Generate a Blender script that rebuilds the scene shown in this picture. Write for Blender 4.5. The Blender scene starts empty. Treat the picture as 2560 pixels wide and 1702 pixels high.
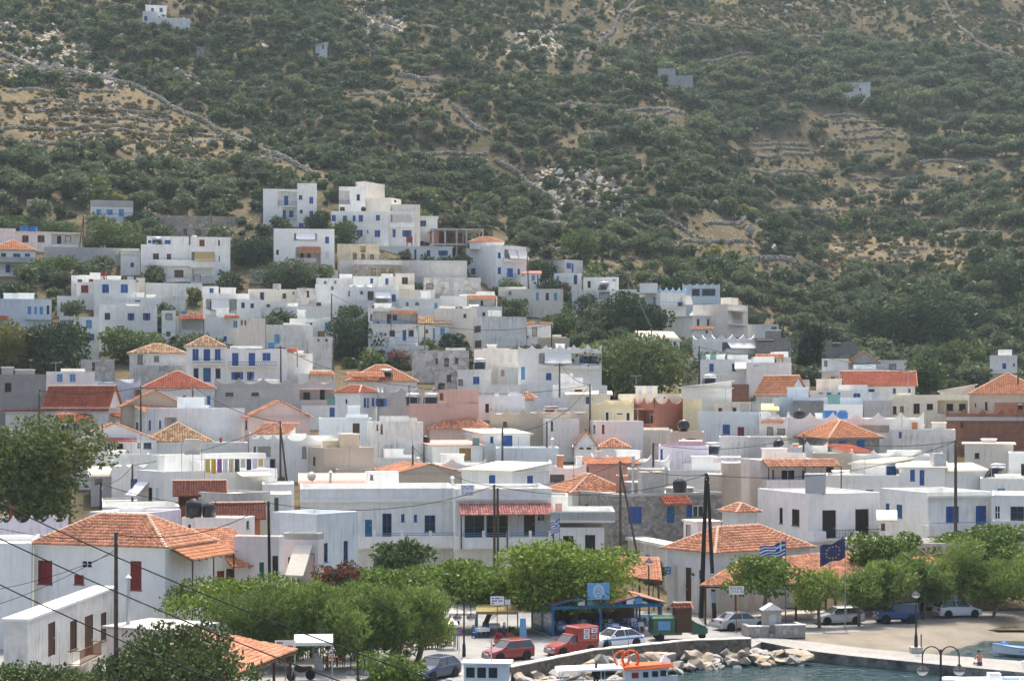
import bpy,math,random
import numpy as np
from mathutils import Vector,Matrix
random.seed(7); RNG=np.random.default_rng(11)
SC=bpy.context.scene
COL=SC.collection
# ------------------------------------------------------------------ camera, sky, sun, exposure
F=4600.0; CX=1280.0; HY=1000.0; H=18.6
cam_d=bpy.data.cameras.new('camera'); cam=bpy.data.objects.new('camera',cam_d); COL.objects.link(cam)
cam.location=(0,0,H); cam.rotation_euler=(math.radians(90),0,0)
cam_d.sensor_width=36.0; cam_d.lens=36.0*F/2560.0; cam_d.shift_y=(HY-851.0)/2560.0
cam_d.clip_start=1.0; cam_d.clip_end=4000.0
SC.camera=cam
SUN_EL=math.radians(66); SUN_AZ=math.radians(6)
w=bpy.data.worlds.new('World'); SC.world=w; w.use_nodes=True
nt=w.node_tree; nt.nodes.clear()
sky=nt.nodes.new('ShaderNodeTexSky'); sky.sky_type='NISHITA'; sky.sun_disc=False
sky.sun_elevation=SUN_EL; sky.sun_rotation=SUN_AZ; sky.air_density=.6; sky.dust_density=5.0; sky.ozone_density=.4
bg=nt.nodes.new('ShaderNodeBackground'); bg.inputs[1].default_value=0.15
wo=nt.nodes.new('ShaderNodeOutputWorld')
nt.links.new(sky.outputs[0],bg.inputs[0]); nt.links.new(bg.outputs[0],wo.inputs[0])
sd=bpy.data.lights.new('sun','SUN'); sd.energy=2.15; sd.angle=math.radians(0.53); sd.color=(1.0,0.96,0.88)
sun=bpy.data.objects.new('sun',sd); COL.objects.link(sun)
_to=Vector((math.sin(SUN_AZ)*math.cos(SUN_EL),math.cos(SUN_AZ)*math.cos(SUN_EL),math.sin(SUN_EL)))
sun.rotation_euler=_to.to_track_quat('Z','Y').to_euler(); sun.location=(0,200,300)
SC.view_settings.view_transform='Standard'; SC.view_settings.look='None'
SC.view_settings.gamma=1.0; SC.view_settings.use_curve_mapping=False
SC.view_settings.exposure=1.18
SC.cycles.use_denoising=True
SC.cycles.max_bounces=6; SC.cycles.diffuse_bounces=4; SC.cycles.glossy_bounces=2
SC.cycles.transmission_bounces=4; SC.cycles.transparent_max_bounces=6; SC.cycles.volume_bounces=1
SC.cycles.sample_clamp_indirect=6.0
# ------------------------------------------------------------------ pixel helpers (photo pixels, 2560 x 1702)
TILES={}
for _r,_y in (('A',1240),('B',880)):
 for _i,_x in enumerate((0,620,1240,1860)):TILES[_r+str(_i)]=(_x,_y,3.37)
TILES.update(C0=(0,440,3.37),C1=(620,440,3.37),C2=(1240,540,3.37),C3=(1860,540,3.37),D0=(0,0,2.621),D1=(830,0,2.621),D2=(1660,0,2.621),N=(0,0,1.0),E0=(1220,1560,4.718),E1=(820,1480,4.718),E2=(1360,1440,4.718),E3=(1880,1440,3.469))
def px(t,x,y):
 o=TILES[t]; return o[0]+x/o[2],o[1]+y/o[2]
def P(x,y,Y):return Vector(((x-CX)/F*Y,Y,H+(HY-y)/F*Y))
def PZ(x,y,z):
 Y=(H-z)*F/(y-HY); return P(x,y,Y)
def ray(x,y):return Vector(((x-CX)/F,1.0,(HY-y)/F))
def proj(p):return CX+F*p[0]/p[1],HY-F*(p[2]-H)/p[1]
# ------------------------------------------------------------------ terrain
LOW=[(60,-.5),(150,-.4),(160,-.3),(168,0.5),(185,4),(205,8),(230,13),(255,17.5)]
TCOLS=[(-900,LOW+[(277,22),(300,30),(325,42),(345,52),(380,70),(430,100),(480,118),(540,148),(700,222),(1000,345),(1500,430)]),(0,LOW+[(277,21.5),(300,28),(325,38.5),(345,47),(380,62),(430,90),(480,110),(540,140),(700,215),(1000,340),(1500,430)]),(400,LOW+[(277,21.5),(300,27),(325,35.5),(345,46),(365,56),(410,74),(470,101),(540,137),(700,215),(1000,340),(1500,430)]),(850,LOW+[(277,21.5),(300,27),(325,35),(345,44),(365,54),(400,68),(490,104),(570,142),(700,205),(1000,340),(1500,430)]),(1280,LOW+[(277,21),(300,25.5),(325,32),(345,39),(370,48),(420,66),(510,105),(600,150),(740,215),(1000,340),(1500,430)]),(1700,LOW+[(277,20),(300,24),(325,29),(345,34),(370,42),(420,60),(530,106),(640,160),(780,225),(1000,340),(1500,430)]),(2100,LOW+[(277,19),(320,22),(360,25),(400,31),(440,42),(500,65),(600,110),(700,172),(820,235),(1000,340),(1500,430)]),(2560,LOW+[(277,18),(320,19.5),(360,21),(400,28),(440,42),(500,68),(600,115),(720,178),(840,240),(1000,340),(1500,430)]),(3460,LOW+[(277,19),(320,21),(360,26),(400,38),(440,55),(500,82),(600,128),(720,190),(840,250),(1000,340),(1500,430)])]
_pxs=np.arange(-900,3461,20.0); _ys=np.arange(60,1501,3.0)
_tab=np.stack([np.interp(_ys,[q[0] for q in c[1]],[q[1] for q in c[1]]) for c in TCOLS])
_cx=np.array([c[0] for c in TCOLS],float)
TZ=np.stack([np.interp(_pxs,_cx,_tab[:,j]) for j in range(len(_ys))],1)
def _blur(a,n,ax):
 k=np.exp(-np.linspace(-2,2,2*n+1)**2); k /= k.sum()
 p=[(0,0),(0,0)]; p[ax]=(n,n)
 return np.apply_along_axis(lambda v:np.convolve(v,k,'valid'),ax,np.pad(a,p,mode='edge'))
TZ=_blur(_blur(TZ,9,0),3,1)
def vnoise(x,y,s,seed=0):
 x=np.asarray(x,float)/s; y=np.asarray(y,float)/s
 xi=np.floor(x); yi=np.floor(y); fx=x-xi; fy=y-yi
 fx=fx*fx*(3-2*fx); fy=fy*fy*(3-2*fy)
 def hsh(a,b):
  n=np.sin(a*127.1+b*311.7+seed*74.7)*43758.5453; return n-np.floor(n)
 return (hsh(xi,yi)*(1-fx)+hsh(xi+1,yi)*fx)*(1-fy)+(hsh(xi,yi+1)*(1-fx)+hsh(xi+1,yi+1)*fx)*fy
def terrain(X,Y):
 X=np.asarray(X,float); Y=np.maximum(np.asarray(Y,float),61.0)
 u=np.clip((CX+F*X/Y+900)/20.0,0,len(_pxs)-1.001); v=np.clip((Y-60)/3.0,0,len(_ys)-1.001)
 i=u.astype(int); j=v.astype(int); a=u-i; b=v-j
 z=(TZ[i,j]*(1-a)+TZ[i+1,j]*a)*(1-b)+(TZ[i,j+1]*(1-a)+TZ[i+1,j+1]*a)*b
 k=np.clip((Y-300)/150.0,0,1); k2=np.clip((Y-370)/120.0,0,1)
 z=z+k2*(vnoise(X+31,Y*.6,62,17)-.5)*15+k*((vnoise(X,Y,34,1)-.5)*9+(vnoise(X,Y,13,2)-.5)*3.2+(vnoise(X,Y,5,3)-.5)*1.1)
 return z
def tz(X,Y):return float(terrain(X,Y))
def hit(x,y,h=0.0,Y0=140.0,Y1=900.0):
 Ys=np.arange(Y0,Y1,0.5); r=ray(x,y)
 d=H+r.z*Ys-terrain(r.x*Ys,Ys)-h
 k=np.argmax(d<=0)
 return float(Ys[k]) if d[k]<=0 else float(Ys[-1])
# ------------------------------------------------------------------ object helpers
def link(o):COL.objects.link(o); return o
def tag(o,label=None,cat=None,group=None,kind=None):
 if label:o['label']=label
 if cat:o['category']=cat
 if group:o['group']=group
 if kind:o['kind']=kind
 return o
def empty(name,loc=(0,0,0),rz=0.0):
 o=bpy.data.objects.new(name,None); o.empty_display_size=0.3; o.location=loc; o.rotation_euler=(0,0,rz); return link(o)
def thing(name,label,cat,loc=(0,0,0),rz=0.0,group=None):return tag(empty(name,loc,rz),label,cat,group)
class MB:
 def __init__(s):s.v=[]; s.f=[]; s.m=[]
 def vert(s,p):s.v.append((p[0],p[1],p[2])); return len(s.v)-1
 def face(s,pts,mi=0):
  b=len(s.v); s.v.extend((p[0],p[1],p[2]) for p in pts); s.f.append(tuple(range(b,b+len(pts)))); s.m.append(mi)
 def box(s,x0,y0,z0,x1,y1,z1,mi=0):
  if x0>x1:x0,x1=x1,x0
  if y0>y1:y0,y1=y1,y0
  if z0>z1:z0,z1=z1,z0
  b=len(s.v)
  s.v+=[(x0,y0,z0),(x1,y0,z0),(x1,y1,z0),(x0,y1,z0),(x0,y0,z1),(x1,y0,z1),(x1,y1,z1),(x0,y1,z1)]
  for q in ((0,3,2,1),(4,5,6,7),(0,1,5,4),(1,2,6,5),(2,3,7,6),(3,0,4,7)):s.f.append(tuple(b+k for k in q)); s.m.append(mi)
 def tube(s,p0,p1,r0,r1=None,n=6,mi=0,cap=True):
  p0=Vector(p0); p1=Vector(p1); r1=r0 if r1 is None else r1
  d=(p1-p0)
  if d.length<1e-6:return
  d.normalize(); a=d.orthogonal().normalized(); c=d.cross(a); b=len(s.v)
  for p,r in ((p0,r0),(p1,r1)):
   for k in range(n):
    t=2*math.pi*k/n; q=p+(a*math.cos(t)+c*math.sin(t))*r; s.v.append((q.x,q.y,q.z))
  for k in range(n):s.f.append((b+k,b+(k+1)%n,b+n+(k+1)%n,b+n+k)); s.m.append(mi)
  if cap:
   s.f.append(tuple(b+n-1-k for k in range(n))); s.m.append(mi); s.f.append(tuple(b+n+k for k in range(n))); s.m.append(mi)
 def path(s,pts,r,n=5,mi=0):
  for a,b in zip(pts[:-1],pts[1:]):s.tube(a,b,r,r,n,mi)
 def lathe(s,prof,n=12,c=(0,0,0),mi=0,axis='z'):
  b=len(s.v)
  for r,z in prof:
   for k in range(n):
    t=2*math.pi*k/n; x,y=r*math.cos(t),r*math.sin(t)
    q=(x,y,z) if axis=='z' else ((z,x,y) if axis=='x' else (x,z,y))
    s.v.append((c[0]+q[0],c[1]+q[1],c[2]+q[2]))
  for j in range(len(prof)-1):
   for k in range(n):
    s.f.append((b+j*n+k,b+j*n+(k+1)%n,b+(j+1)*n+(k+1)%n,b+(j+1)*n+k)); s.m.append(mi)
  s.f.append(tuple(b+n-1-k for k in range(n))); s.m.append(mi)
  e=b+(len(prof)-1)*n; s.f.append(tuple(e+k for k in range(n))); s.m.append(mi)
 def prism(s,poly,y0,y1,mi=0,ax='y'):
  n=len(poly); b=len(s.v)
  for t in (y0,y1):
   for p in poly:s.v.append((p[0],t,p[1]) if ax=='y' else ((t,p[0],p[1]) if ax=='x' else (p[0],p[1],t)))
  s.f.append(tuple(b+k for k in range(n))); s.m.append(mi); s.f.append(tuple(b+2*n-1-k for k in range(n))); s.m.append(mi)
  for k in range(n):s.f.append((b+k,b+n+k,b+n+(k+1)%n,b+(k+1)%n)); s.m.append(mi)
 def loft(s,rings,mi=0,cap=True,close=True):
  n=len(rings[0]); b=len(s.v)
  for r in rings:
   for p in r:s.v.append(tuple(p))
  for j in range(len(rings)-1):
   for k in range(n if close else n-1):
    s.f.append((b+j*n+k,b+j*n+(k+1)%n,b+(j+1)*n+(k+1)%n,b+(j+1)*n+k)); s.m.append(mi)
  if cap:
   s.f.append(tuple(b+n-1-k for k in range(n))); s.m.append(mi)
   e=b+(len(rings)-1)*n; s.f.append(tuple(e+k for k in range(n))); s.m.append(mi)
 def mesh(s,name,mats,smooth=False):
  me=bpy.data.meshes.new(name); me.from_pydata(s.v,[],s.f)
  for m in (mats if isinstance(mats,(list,tuple)) else [mats]):me.materials.append(m)
  if any(s.m):me.polygons.foreach_set('material_index',s.m)
  if smooth:me.polygons.foreach_set('use_smooth',[True]*len(s.f))
  me.update(); return me
 def build(s,name,mats,parent=None,smooth=False):
  o=bpy.data.objects.new(name,s.mesh(name,mats,smooth)); link(o)
  if parent:o.parent=parent
  return o
def np_mesh(name,verts,faces,mats,smooth=False,mi=None):
 me=bpy.data.meshes.new(name); verts=np.asarray(verts,np.float32); faces=np.asarray(faces,np.int32)
 k=faces.shape[1]
 me.vertices.add(len(verts)); me.vertices.foreach_set('co',verts.ravel())
 me.loops.add(faces.size); me.loops.foreach_set('vertex_index',faces.ravel())
 me.polygons.add(len(faces)); me.polygons.foreach_set('loop_start',np.arange(0,faces.size,k,dtype=np.int32))
 me.polygons.foreach_set('loop_total',np.full(len(faces),k,np.int32))
 for m in (mats if isinstance(mats,(list,tuple)) else [mats]):me.materials.append(m)
 if mi is not None:me.polygons.foreach_set('material_index',np.asarray(mi,np.int32))
 if smooth:me.polygons.foreach_set('use_smooth',np.ones(len(faces),bool))
 me.update(calc_edges=True); return me
def obj(name,me,parent=None):
 o=bpy.data.objects.new(name,me); link(o)
 if parent:o.parent=parent
 return o
# ------------------------------------------------------------------ materials
MATS={}
def _n(t,k,**kw):
 n=t.nodes.new(k)
 for a,b in kw.items():setattr(n,a,b)
 return n
def newmat(name):
 m=bpy.data.materials.new(name); m.use_nodes=True; t=m.node_tree
 return m,t,t.nodes['Principled BSDF']
def paint(name,col,rough=0.6,var=0.08,scale=3.0,metal=0.0,bump=0.0,island=0.0,spec=0.3,stain=0.0,obj_rand=0.0):
 if name in MATS:return MATS[name]
 m,t,b=newmat(name); L=t.links.new
 b.inputs['Roughness'].default_value=rough; b.inputs['Metallic'].default_value=metal
 b.inputs['Specular IOR Level'].default_value=spec
 tc=_n(t,'ShaderNodeTexCoord')
 nz=_n(t,'ShaderNodeTexNoise'); nz.inputs['Scale'].default_value=scale; nz.inputs['Detail'].default_value=5; nz.inputs['Roughness'].default_value=.65
 L(tc.outputs['Object'],nz.inputs['Vector'])
 mr=_n(t,'ShaderNodeMapRange'); mr.inputs[1].default_value=.3; mr.inputs[2].default_value=.7
 mr.inputs[3].default_value=1-var; mr.inputs[4].default_value=1+var
 L(nz.outputs[0],mr.inputs[0]); val=mr.outputs[0]
 def mul(a,bb):
  x=_n(t,'ShaderNodeMath',operation='MULTIPLY'); L(a,x.inputs[0]); L(bb,x.inputs[1]); return x.outputs[0]
 if island:
  g=_n(t,'ShaderNodeNewGeometry'); r2=_n(t,'ShaderNodeMapRange'); r2.inputs[3].default_value=1-island; r2.inputs[4].default_value=1+island
  L(g.outputs['Random Per Island'],r2.inputs[0]); val=mul(val,r2.outputs[0])
 if obj_rand:
  oi=_n(t,'ShaderNodeObjectInfo'); r3=_n(t,'ShaderNodeMapRange'); r3.inputs[3].default_value=1-obj_rand; r3.inputs[4].default_value=1
  L(oi.outputs['Random'],r3.inputs[0]); val=mul(val,r3.outputs[0])
 mx=_n(t,'ShaderNodeMix',data_type='RGBA',blend_type='MULTIPLY'); mx.inputs[0].default_value=1
 mx.inputs[6].default_value=(*col,1); L(val,mx.inputs[7]); out=mx.outputs[2]
 if stain:
  mp=_n(t,'ShaderNodeMapping'); mp.inputs['Scale'].default_value=(2.2,2.2,.22); L(tc.outputs['Object'],mp.inputs[0])
  n2=_n(t,'ShaderNodeTexNoise'); n2.inputs['Scale'].default_value=1.3; n2.inputs['Detail'].default_value=6; L(mp.outputs[0],n2.inputs['Vector'])
  n3=_n(t,'ShaderNodeTexNoise'); n3.inputs['Scale'].default_value=.35; n3.inputs['Detail'].default_value=3; L(tc.outputs['Object'],n3.inputs['Vector'])
  r4=_n(t,'ShaderNodeMapRange'); r4.inputs[1].default_value=.47; r4.inputs[2].default_value=.70; L(n2.outputs[0],r4.inputs[0])
  r5=_n(t,'ShaderNodeMapRange'); r5.inputs[1].default_value=.38; r5.inputs[2].default_value=.66; L(n3.outputs[0],r5.inputs[0])
  ml=_n(t,'ShaderNodeMath',operation='MULTIPLY'); L(r4.outputs[0],ml.inputs[0]); L(r5.outputs[0],ml.inputs[1])
  m2=_n(t,'ShaderNodeMath',operation='MULTIPLY'); L(ml.outputs[0],m2.inputs[0]); m2.inputs[1].default_value=stain
  mm=_n(t,'ShaderNodeMix',data_type='RGBA'); L(m2.outputs[0],mm.inputs[0]); L(out,mm.inputs[6]); mm.inputs[7].default_value=(.30,.27,.22,1); out=mm.outputs[2]
 L(out,b.inputs['Base Color'])
 if bump:
  nb=_n(t,'ShaderNodeTexNoise'); nb.inputs['Scale'].default_value=scale*5; nb.inputs['Detail'].default_value=4; L(tc.outputs['Object'],nb.inputs['Vector'])
  bp=_n(t,'ShaderNodeBump'); bp.inputs['Strength'].default_value=bump; bp.inputs['Distance'].default_value=.05; L(nb.outputs[0],bp.inputs['Height']); L(bp.outputs[0],b.inputs['Normal'])
 MATS[name]=m; return m
def plaster(name,col,stain=.55,var=.06):return paint('plaster '+name,col,.9,var,.9,bump=.12,spec=.15,stain=stain,obj_rand=.07)
WALL=dict(white=plaster('white',(.81,.81,.755),.40,.09),clean=plaster('clean white',(.835,.84,.79),.30,.06),blue=plaster('blue white',(.68,.735,.74),.6,.08),cream=plaster('cream',(.77,.71,.60)),old=plaster('old white',(.69,.685,.63),1.0,.16),pink=plaster('pink',(.74,.56,.50)),palepink=plaster('pale pink',(.79,.72,.68)),lav=plaster('lavender',(.74,.70,.74)),salmon=plaster('salmon',(.62,.40,.33)),brick_red=plaster('brick red',(.42,.17,.12)),yellow=plaster('yellow',(.74,.64,.40)),pale_yellow=plaster('pale yellow',(.80,.74,.56)),tan=plaster('tan',(.55,.47,.36)),grey=plaster('grey',(.50,.49,.46),.6,.12),dark=plaster('dark grey',(.33,.32,.30),.6,.12),bluegrey=plaster('blue grey',(.55,.63,.70)),rust=plaster('rust',(.45,.22,.15)),ochre=plaster('ochre stained',(.66,.56,.38),1.0,.25),lightblue_wall=plaster('light blue',(.50,.66,.78)))
def stone_mat(name,cols,scale,mortar,msize=.04,bump=.6):
 m,t,b=newmat(name); L=t.links.new; b.inputs['Roughness'].default_value=.95; b.inputs['Specular IOR Level'].default_value=.15
 tc=_n(t,'ShaderNodeTexCoord')
 nz=_n(t,'ShaderNodeTexNoise'); nz.inputs['Scale'].default_value=scale*.8; L(tc.outputs['Object'],nz.inputs['Vector'])
 ad=_n(t,'ShaderNodeMix',data_type='RGBA',blend_type='LINEAR_LIGHT'); ad.inputs[0].default_value=.12/max(scale,.5); L(tc.outputs['Object'],ad.inputs[6]); L(nz.outputs[1],ad.inputs[7])
 v=_n(t,'ShaderNodeTexVoronoi'); v.inputs['Scale'].default_value=scale; L(ad.outputs[2],v.inputs['Vector'])
 v2=_n(t,'ShaderNodeTexVoronoi',feature='DISTANCE_TO_EDGE'); v2.inputs['Scale'].default_value=scale; L(ad.outputs[2],v2.inputs['Vector'])
 sp=_n(t,'ShaderNodeSeparateColor'); L(v.outputs['Color'],sp.inputs[0])
 cr=_n(t,'ShaderNodeValToRGB'); cr.color_ramp.interpolation='LINEAR'
 while len(cr.color_ramp.elements)<len(cols):cr.color_ramp.elements.new(.5)
 for i,c in enumerate(cols):cr.color_ramp.elements[i].position=i/(len(cols)-1); cr.color_ramp.elements[i].color=(*c,1)
 L(sp.outputs[0],cr.inputs[0])
 lt=_n(t,'ShaderNodeMapRange'); lt.inputs[1].default_value=0; lt.inputs[2].default_value=msize; L(v2.outputs['Distance'],lt.inputs[0])
 mx=_n(t,'ShaderNodeMix',data_type='RGBA'); L(lt.outputs[0],mx.inputs[0]); mx.inputs[6].default_value=(*mortar,1); L(cr.outputs[0],mx.inputs[7])
 n2=_n(t,'ShaderNodeTexNoise'); n2.inputs['Scale'].default_value=scale*3; n2.inputs['Detail'].default_value=5; L(tc.outputs['Object'],n2.inputs['Vector'])
 m2=_n(t,'ShaderNodeMix',data_type='RGBA',blend_type='MULTIPLY'); m2.inputs[0].default_value=.5; L(mx.outputs[2],m2.inputs[6]); L(n2.outputs[0],m2.inputs[7])
 L(m2.outputs[2],b.inputs['Base Color'])
 bp=_n(t,'ShaderNodeBump'); bp.inputs['Strength'].default_value=bump; bp.inputs['Distance'].default_value=.08; L(lt.outputs[0],bp.inputs['Height']); L(bp.outputs[0],b.inputs['Normal'])
 MATS[name]=m; return m
WALL['rubble']=stone_mat('rubble wall',[(.30,.26,.20),(.48,.43,.35),(.38,.34,.29),(.58,.54,.47)],2.4,(.30,.26,.21))
WALL['whiterubble']=stone_mat('whitewashed rubble',[(.72,.70,.65),(.80,.78,.74),(.50,.46,.40),(.76,.75,.72)],1.6,(.62,.60,.55),.06,.5)
def brick_mat(name,c1,c2,mortar,scale=4.0,bw=.5,rh=.25,ms=.02,bump=.5):
 m,t,b=newmat(name); L=t.links.new; b.inputs['Roughness'].default_value=.92; b.inputs['Specular IOR Level'].default_value=.15
 tc=_n(t,'ShaderNodeTexCoord'); sx=_n(t,'ShaderNodeSeparateXYZ'); L(tc.outputs['Object'],sx.inputs[0])
 ad=_n(t,'ShaderNodeMath',operation='ADD'); L(sx.outputs[0],ad.inputs[0]); L(sx.outputs[1],ad.inputs[1])
 cb=_n(t,'ShaderNodeCombineXYZ'); L(ad.outputs[0],cb.inputs[0]); L(sx.outputs[2],cb.inputs[1])
 br=_n(t,'ShaderNodeTexBrick'); br.inputs['Scale'].default_value=scale; br.inputs['Color1'].default_value=(*c1,1); br.inputs['Color2'].default_value=(*c2,1); br.inputs['Mortar'].default_value=(*mortar,1)
 br.inputs['Mortar Size'].default_value=ms; br.inputs['Brick Width'].default_value=bw; br.inputs['Row Height'].default_value=rh; br.inputs['Bias'].default_value=-.1
 L(cb.outputs[0],br.inputs['Vector'])
 nz=_n(t,'ShaderNodeTexNoise'); nz.inputs['Scale'].default_value=1.5; nz.inputs['Detail'].default_value=5; L(tc.outputs['Object'],nz.inputs['Vector'])
 mx=_n(t,'ShaderNodeMix',data_type='RGBA',blend_type='MULTIPLY'); mx.inputs[0].default_value=.55; L(br.outputs[0],mx.inputs[6]); L(nz.outputs[0],mx.inputs[7])
 L(mx.outputs[2],b.inputs['Base Color'])
 bp=_n(t,'ShaderNodeBump'); bp.inputs['Strength'].default_value=bump; bp.inputs['Distance'].default_value=.03; bp.invert=True; L(br.outputs['Fac'],bp.inputs['Height']); L(bp.outputs[0],b.inputs['Normal'])
 MATS[name]=m; return m
WALL['brick']=brick_mat('hollow clay block',(.46,.17,.09),(.36,.13,.07),(.36,.32,.28),2.0,.6,.42,.03)
WALL['ashlar']=brick_mat('grey stone cladding',(.27,.265,.25),(.50,.47,.41),(.24,.23,.22),1.6,.62,.48,.012,.7)
WALL['block']=brick_mat('grey concrete block',(.36,.35,.33),(.31,.30,.28),(.28,.27,.25),2.0,.8,.4,.02)
M=dict(blue=paint('blue paint',(.035,.115,.38),.55,.12,6,obj_rand=.35),lightblue=paint('light blue paint',(.14,.36,.62),.55,.1,6,obj_rand=.25),teal=paint('teal blue paint',(.016,.12,.25),.5,.15,3),navy=paint('navy paint',(.02,.035,.12),.5,.1,5),rail_blue=paint('rail blue',(.08,.25,.5),.5,.1,5),red=paint('dark red paint',(.20,.025,.02),.6,.12,6),brown=paint('brown wood',(.09,.045,.028),.65,.2,6),black=paint('dark stained wood',(.018,.015,.014),.6,.2,6),wood=paint('warm wood',(.30,.12,.045),.7,.25,5),grey=paint('grey paint',(.45,.46,.46),.6,.08,4),white=paint('white paint',(.80,.80,.79),.55,.05,4),green=paint('green paint',(.03,.13,.07),.55,.15,5),teal2=paint('faded green tank',(.16,.32,.30),.6,.1,4),orange=paint('ochre boards',(.36,.22,.07),.7,.25,4),pink=paint('faded pink shutter',(.55,.30,.26),.7,.1,4),pale=paint('pale shutter',(.62,.66,.62),.7,.08,4),void=paint('dark interior',(.03,.03,.032),.9,.2,2),concrete=paint('concrete',(.42,.41,.38),.9,.15,1.2,bump=.2,stain=.5),roofwhite=paint('whitewashed roof',(.78,.77,.73),.9,.06,.7,bump=.1,stain=.3),roofcream=paint('cream roof sheet',(.74,.69,.56),.8,.08,1.5,stain=.4),canvas=paint('cream canvas',(.66,.62,.52),.85,.06,3),canvas_grey=paint('grey canvas',(.62,.63,.60),.85,.06,3),canvas_tan=paint('tan canvas',(.42,.32,.13),.85,.1,3),canvas_white=paint('white canvas',(.80,.80,.80),.8,.05,3),canvas_blue=paint('blue canvas',(.35,.50,.66),.8,.1,3),metal=paint('galvanised metal',(.55,.57,.58),.38,.12,4,metal=.7),steel=paint('grey steel',(.34,.36,.37),.5,.15,4,metal=.4),rust=paint('rusty steel',(.22,.085,.04),.85,.3,5),iron=paint('black iron',(.03,.03,.032),.5,.1,5),black_plastic=paint('black plastic tank',(.012,.012,.014),.35,.1,3,spec=.5),blue_plastic=paint('blue plastic tank',(.03,.16,.42),.4,.1,3),panel=paint('solar glass',(.03,.04,.07),.12,.1,3,spec=.7),pole=paint('weathered pole wood',(.10,.075,.055),.85,.3,4,bump=.4),poledark=paint('tarred pole wood',(.028,.023,.02),.8,.3,4,bump=.4),trunk=paint('bark',(.15,.12,.09),.95,.35,5,bump=.6),whitewash=paint('whitewashed bark',(.62,.61,.58),.95,.15,5,bump=.5),wire=paint('black cable',(.012,.012,.013),.7,0,2),tyre=paint('tyre rubber',(.018,.018,.018),.8,.1,6),rim=paint('wheel rim',(.5,.5,.52),.3,.05,6,metal=.8),skin=paint('tanned skin',(.42,.22,.13),.6,.06,6),terracotta=paint('terracotta',(.42,.16,.08),.8,.15,4),beige=paint('beige sheet',(.55,.50,.40),.8,.15,2,stain=.6),ridge=paint('ridge mortar',(.48,.36,.27),.9,.2,5))
def glassmat():
 m,t,b=newmat('window glass'); b.inputs['Base Color'].default_value=(.025,.03,.035,1); b.inputs['Roughness'].default_value=.08; b.inputs['Specular IOR Level'].default_value=.6
 MATS['glass']=m; return m
M['glass']=glassmat(); M['lemon']=paint('lemon sheet',(.75,.70,.25),.7,.08,2)
def tile_mat(name,col,var=.30):
 return paint(name,col,.85,.24,.7,island=var,spec=.15,bump=.1)
TILE=dict(orange=tile_mat('terracotta tile',(.53,.255,.15)),fresh=tile_mat('bright terracotta tile',(.55,.245,.13),.14),red=tile_mat('red tile',(.42,.125,.075),.16),old=tile_mat('weathered tile',(.44,.29,.165),.42),brownred=tile_mat('brown shingle',(.17,.06,.045),.15),redsheet=paint('red roof sheet',(.38,.10,.09),.6,.12,2),pinksheet=paint('faded red sheet',(.62,.33,.27),.7,.15,1.5),striped=paint('red and cream tile',(.55,.24,.20),.7,.1,2,island=.35))
# ------------------------------------------------------------------ roof tiles: every tile a small tapered barrel, one mesh for a roof
def tile_verts(o,e,s,n,poly,W=.235,L=.40,lift=.03):
 """o origin, e eave direction, s up-slope direction, n normal; poly in (e,s) metres"""
 poly=np.array(poly,float); E0,E1=poly[:,0].min(),poly[:,0].max()
 N=len(poly); cols=np.arange(E0+W/2,E1,W); es=[]; ss=[]; ll=[]
 for c in cols:
  xs=[]
  for i in range(N):
   a,b=poly[i],poly[(i+1)%N]
   if (a[0]<=c)!=(b[0]<=c):xs.append(a[1]+(b[1]-a[1])*(c-a[0])/(b[0]-a[0]))
  if len(xs)<2:continue
  lo,hi=min(xs),max(xs); k=max(1,int(round((hi-lo)/L)))
  if hi-lo<.12:continue
  st=lo+(hi-lo)/k*np.arange(k)
  es.append(np.full(k,c)); ss.append(st); ll.append(np.full(k,(hi-lo)/k))
 if not es:return np.zeros((0,3)),np.zeros((0,4),int)
 es=np.concatenate(es); ss=np.concatenate(ss); ll=np.concatenate(ll); K=len(es)
 jit=RNG.normal(0,.008,K); jh=RNG.normal(0,.006,K)
 ang=np.radians([0,55,125,180]); V=np.zeros((K,8,3))
 o,e,s,n=(np.array(q,float) for q in (o,e,s,n))
 for j,(rr,so,up) in enumerate(((W*.52,-.03,lift+.045),(W*.42,None,lift))):
  sv=ss+(so if so is not None else 0) if j==0 else ss+ll*1.04
  for k,t in enumerate(ang):
   ee=es+jit-rr*math.cos(t); hh=up+jh+rr*.62*math.sin(t)-(.04 if k in (0,3) else 0)
   V[:,j*4+k]=o+ee[:,None]*e+sv[:,None]*s+hh[:,None]*n
 q=np.array([(0,1,5,4),(1,2,6,5),(2,3,7,6),(0,3,2,1)])
 Fc=(np.arange(K)[:,None,None]*8+q[None]).reshape(-1,4)
 return V.reshape(-1,3),Fc
def ridge_verts(pts,W=.30,L=.42):
 V=[]; Fc=[]
 for a,b in zip(pts[:-1],pts[1:]):
  a=np.array(a,float); b=np.array(b,float); d=b-a; ln=np.linalg.norm(d); d /= ln
  sd_=np.cross(d,(0,0,1)); sd_ /= np.linalg.norm(sd_); up=np.cross(sd_,d); k=max(1,int(ln/L))
  for i in range(k):
   c0=a+d*ln*i/k; c1=a+d*ln*(i+1.08)/k; base=len(V)
   for c,r,u in ((c0,W*.55,.06),(c1,W*.45,.03)):
    for t in np.radians([0,50,90,130,180]):V.append(c-sd_*r*math.cos(t)+up*(u-.05+r*.75*math.sin(t)))
   Fc+=[(base+q,base+q+1,base+q+6,base+q+5) for q in range(4)]
 return np.array(V).reshape(-1,3),np.array(Fc,int).reshape(-1,4)
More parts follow.
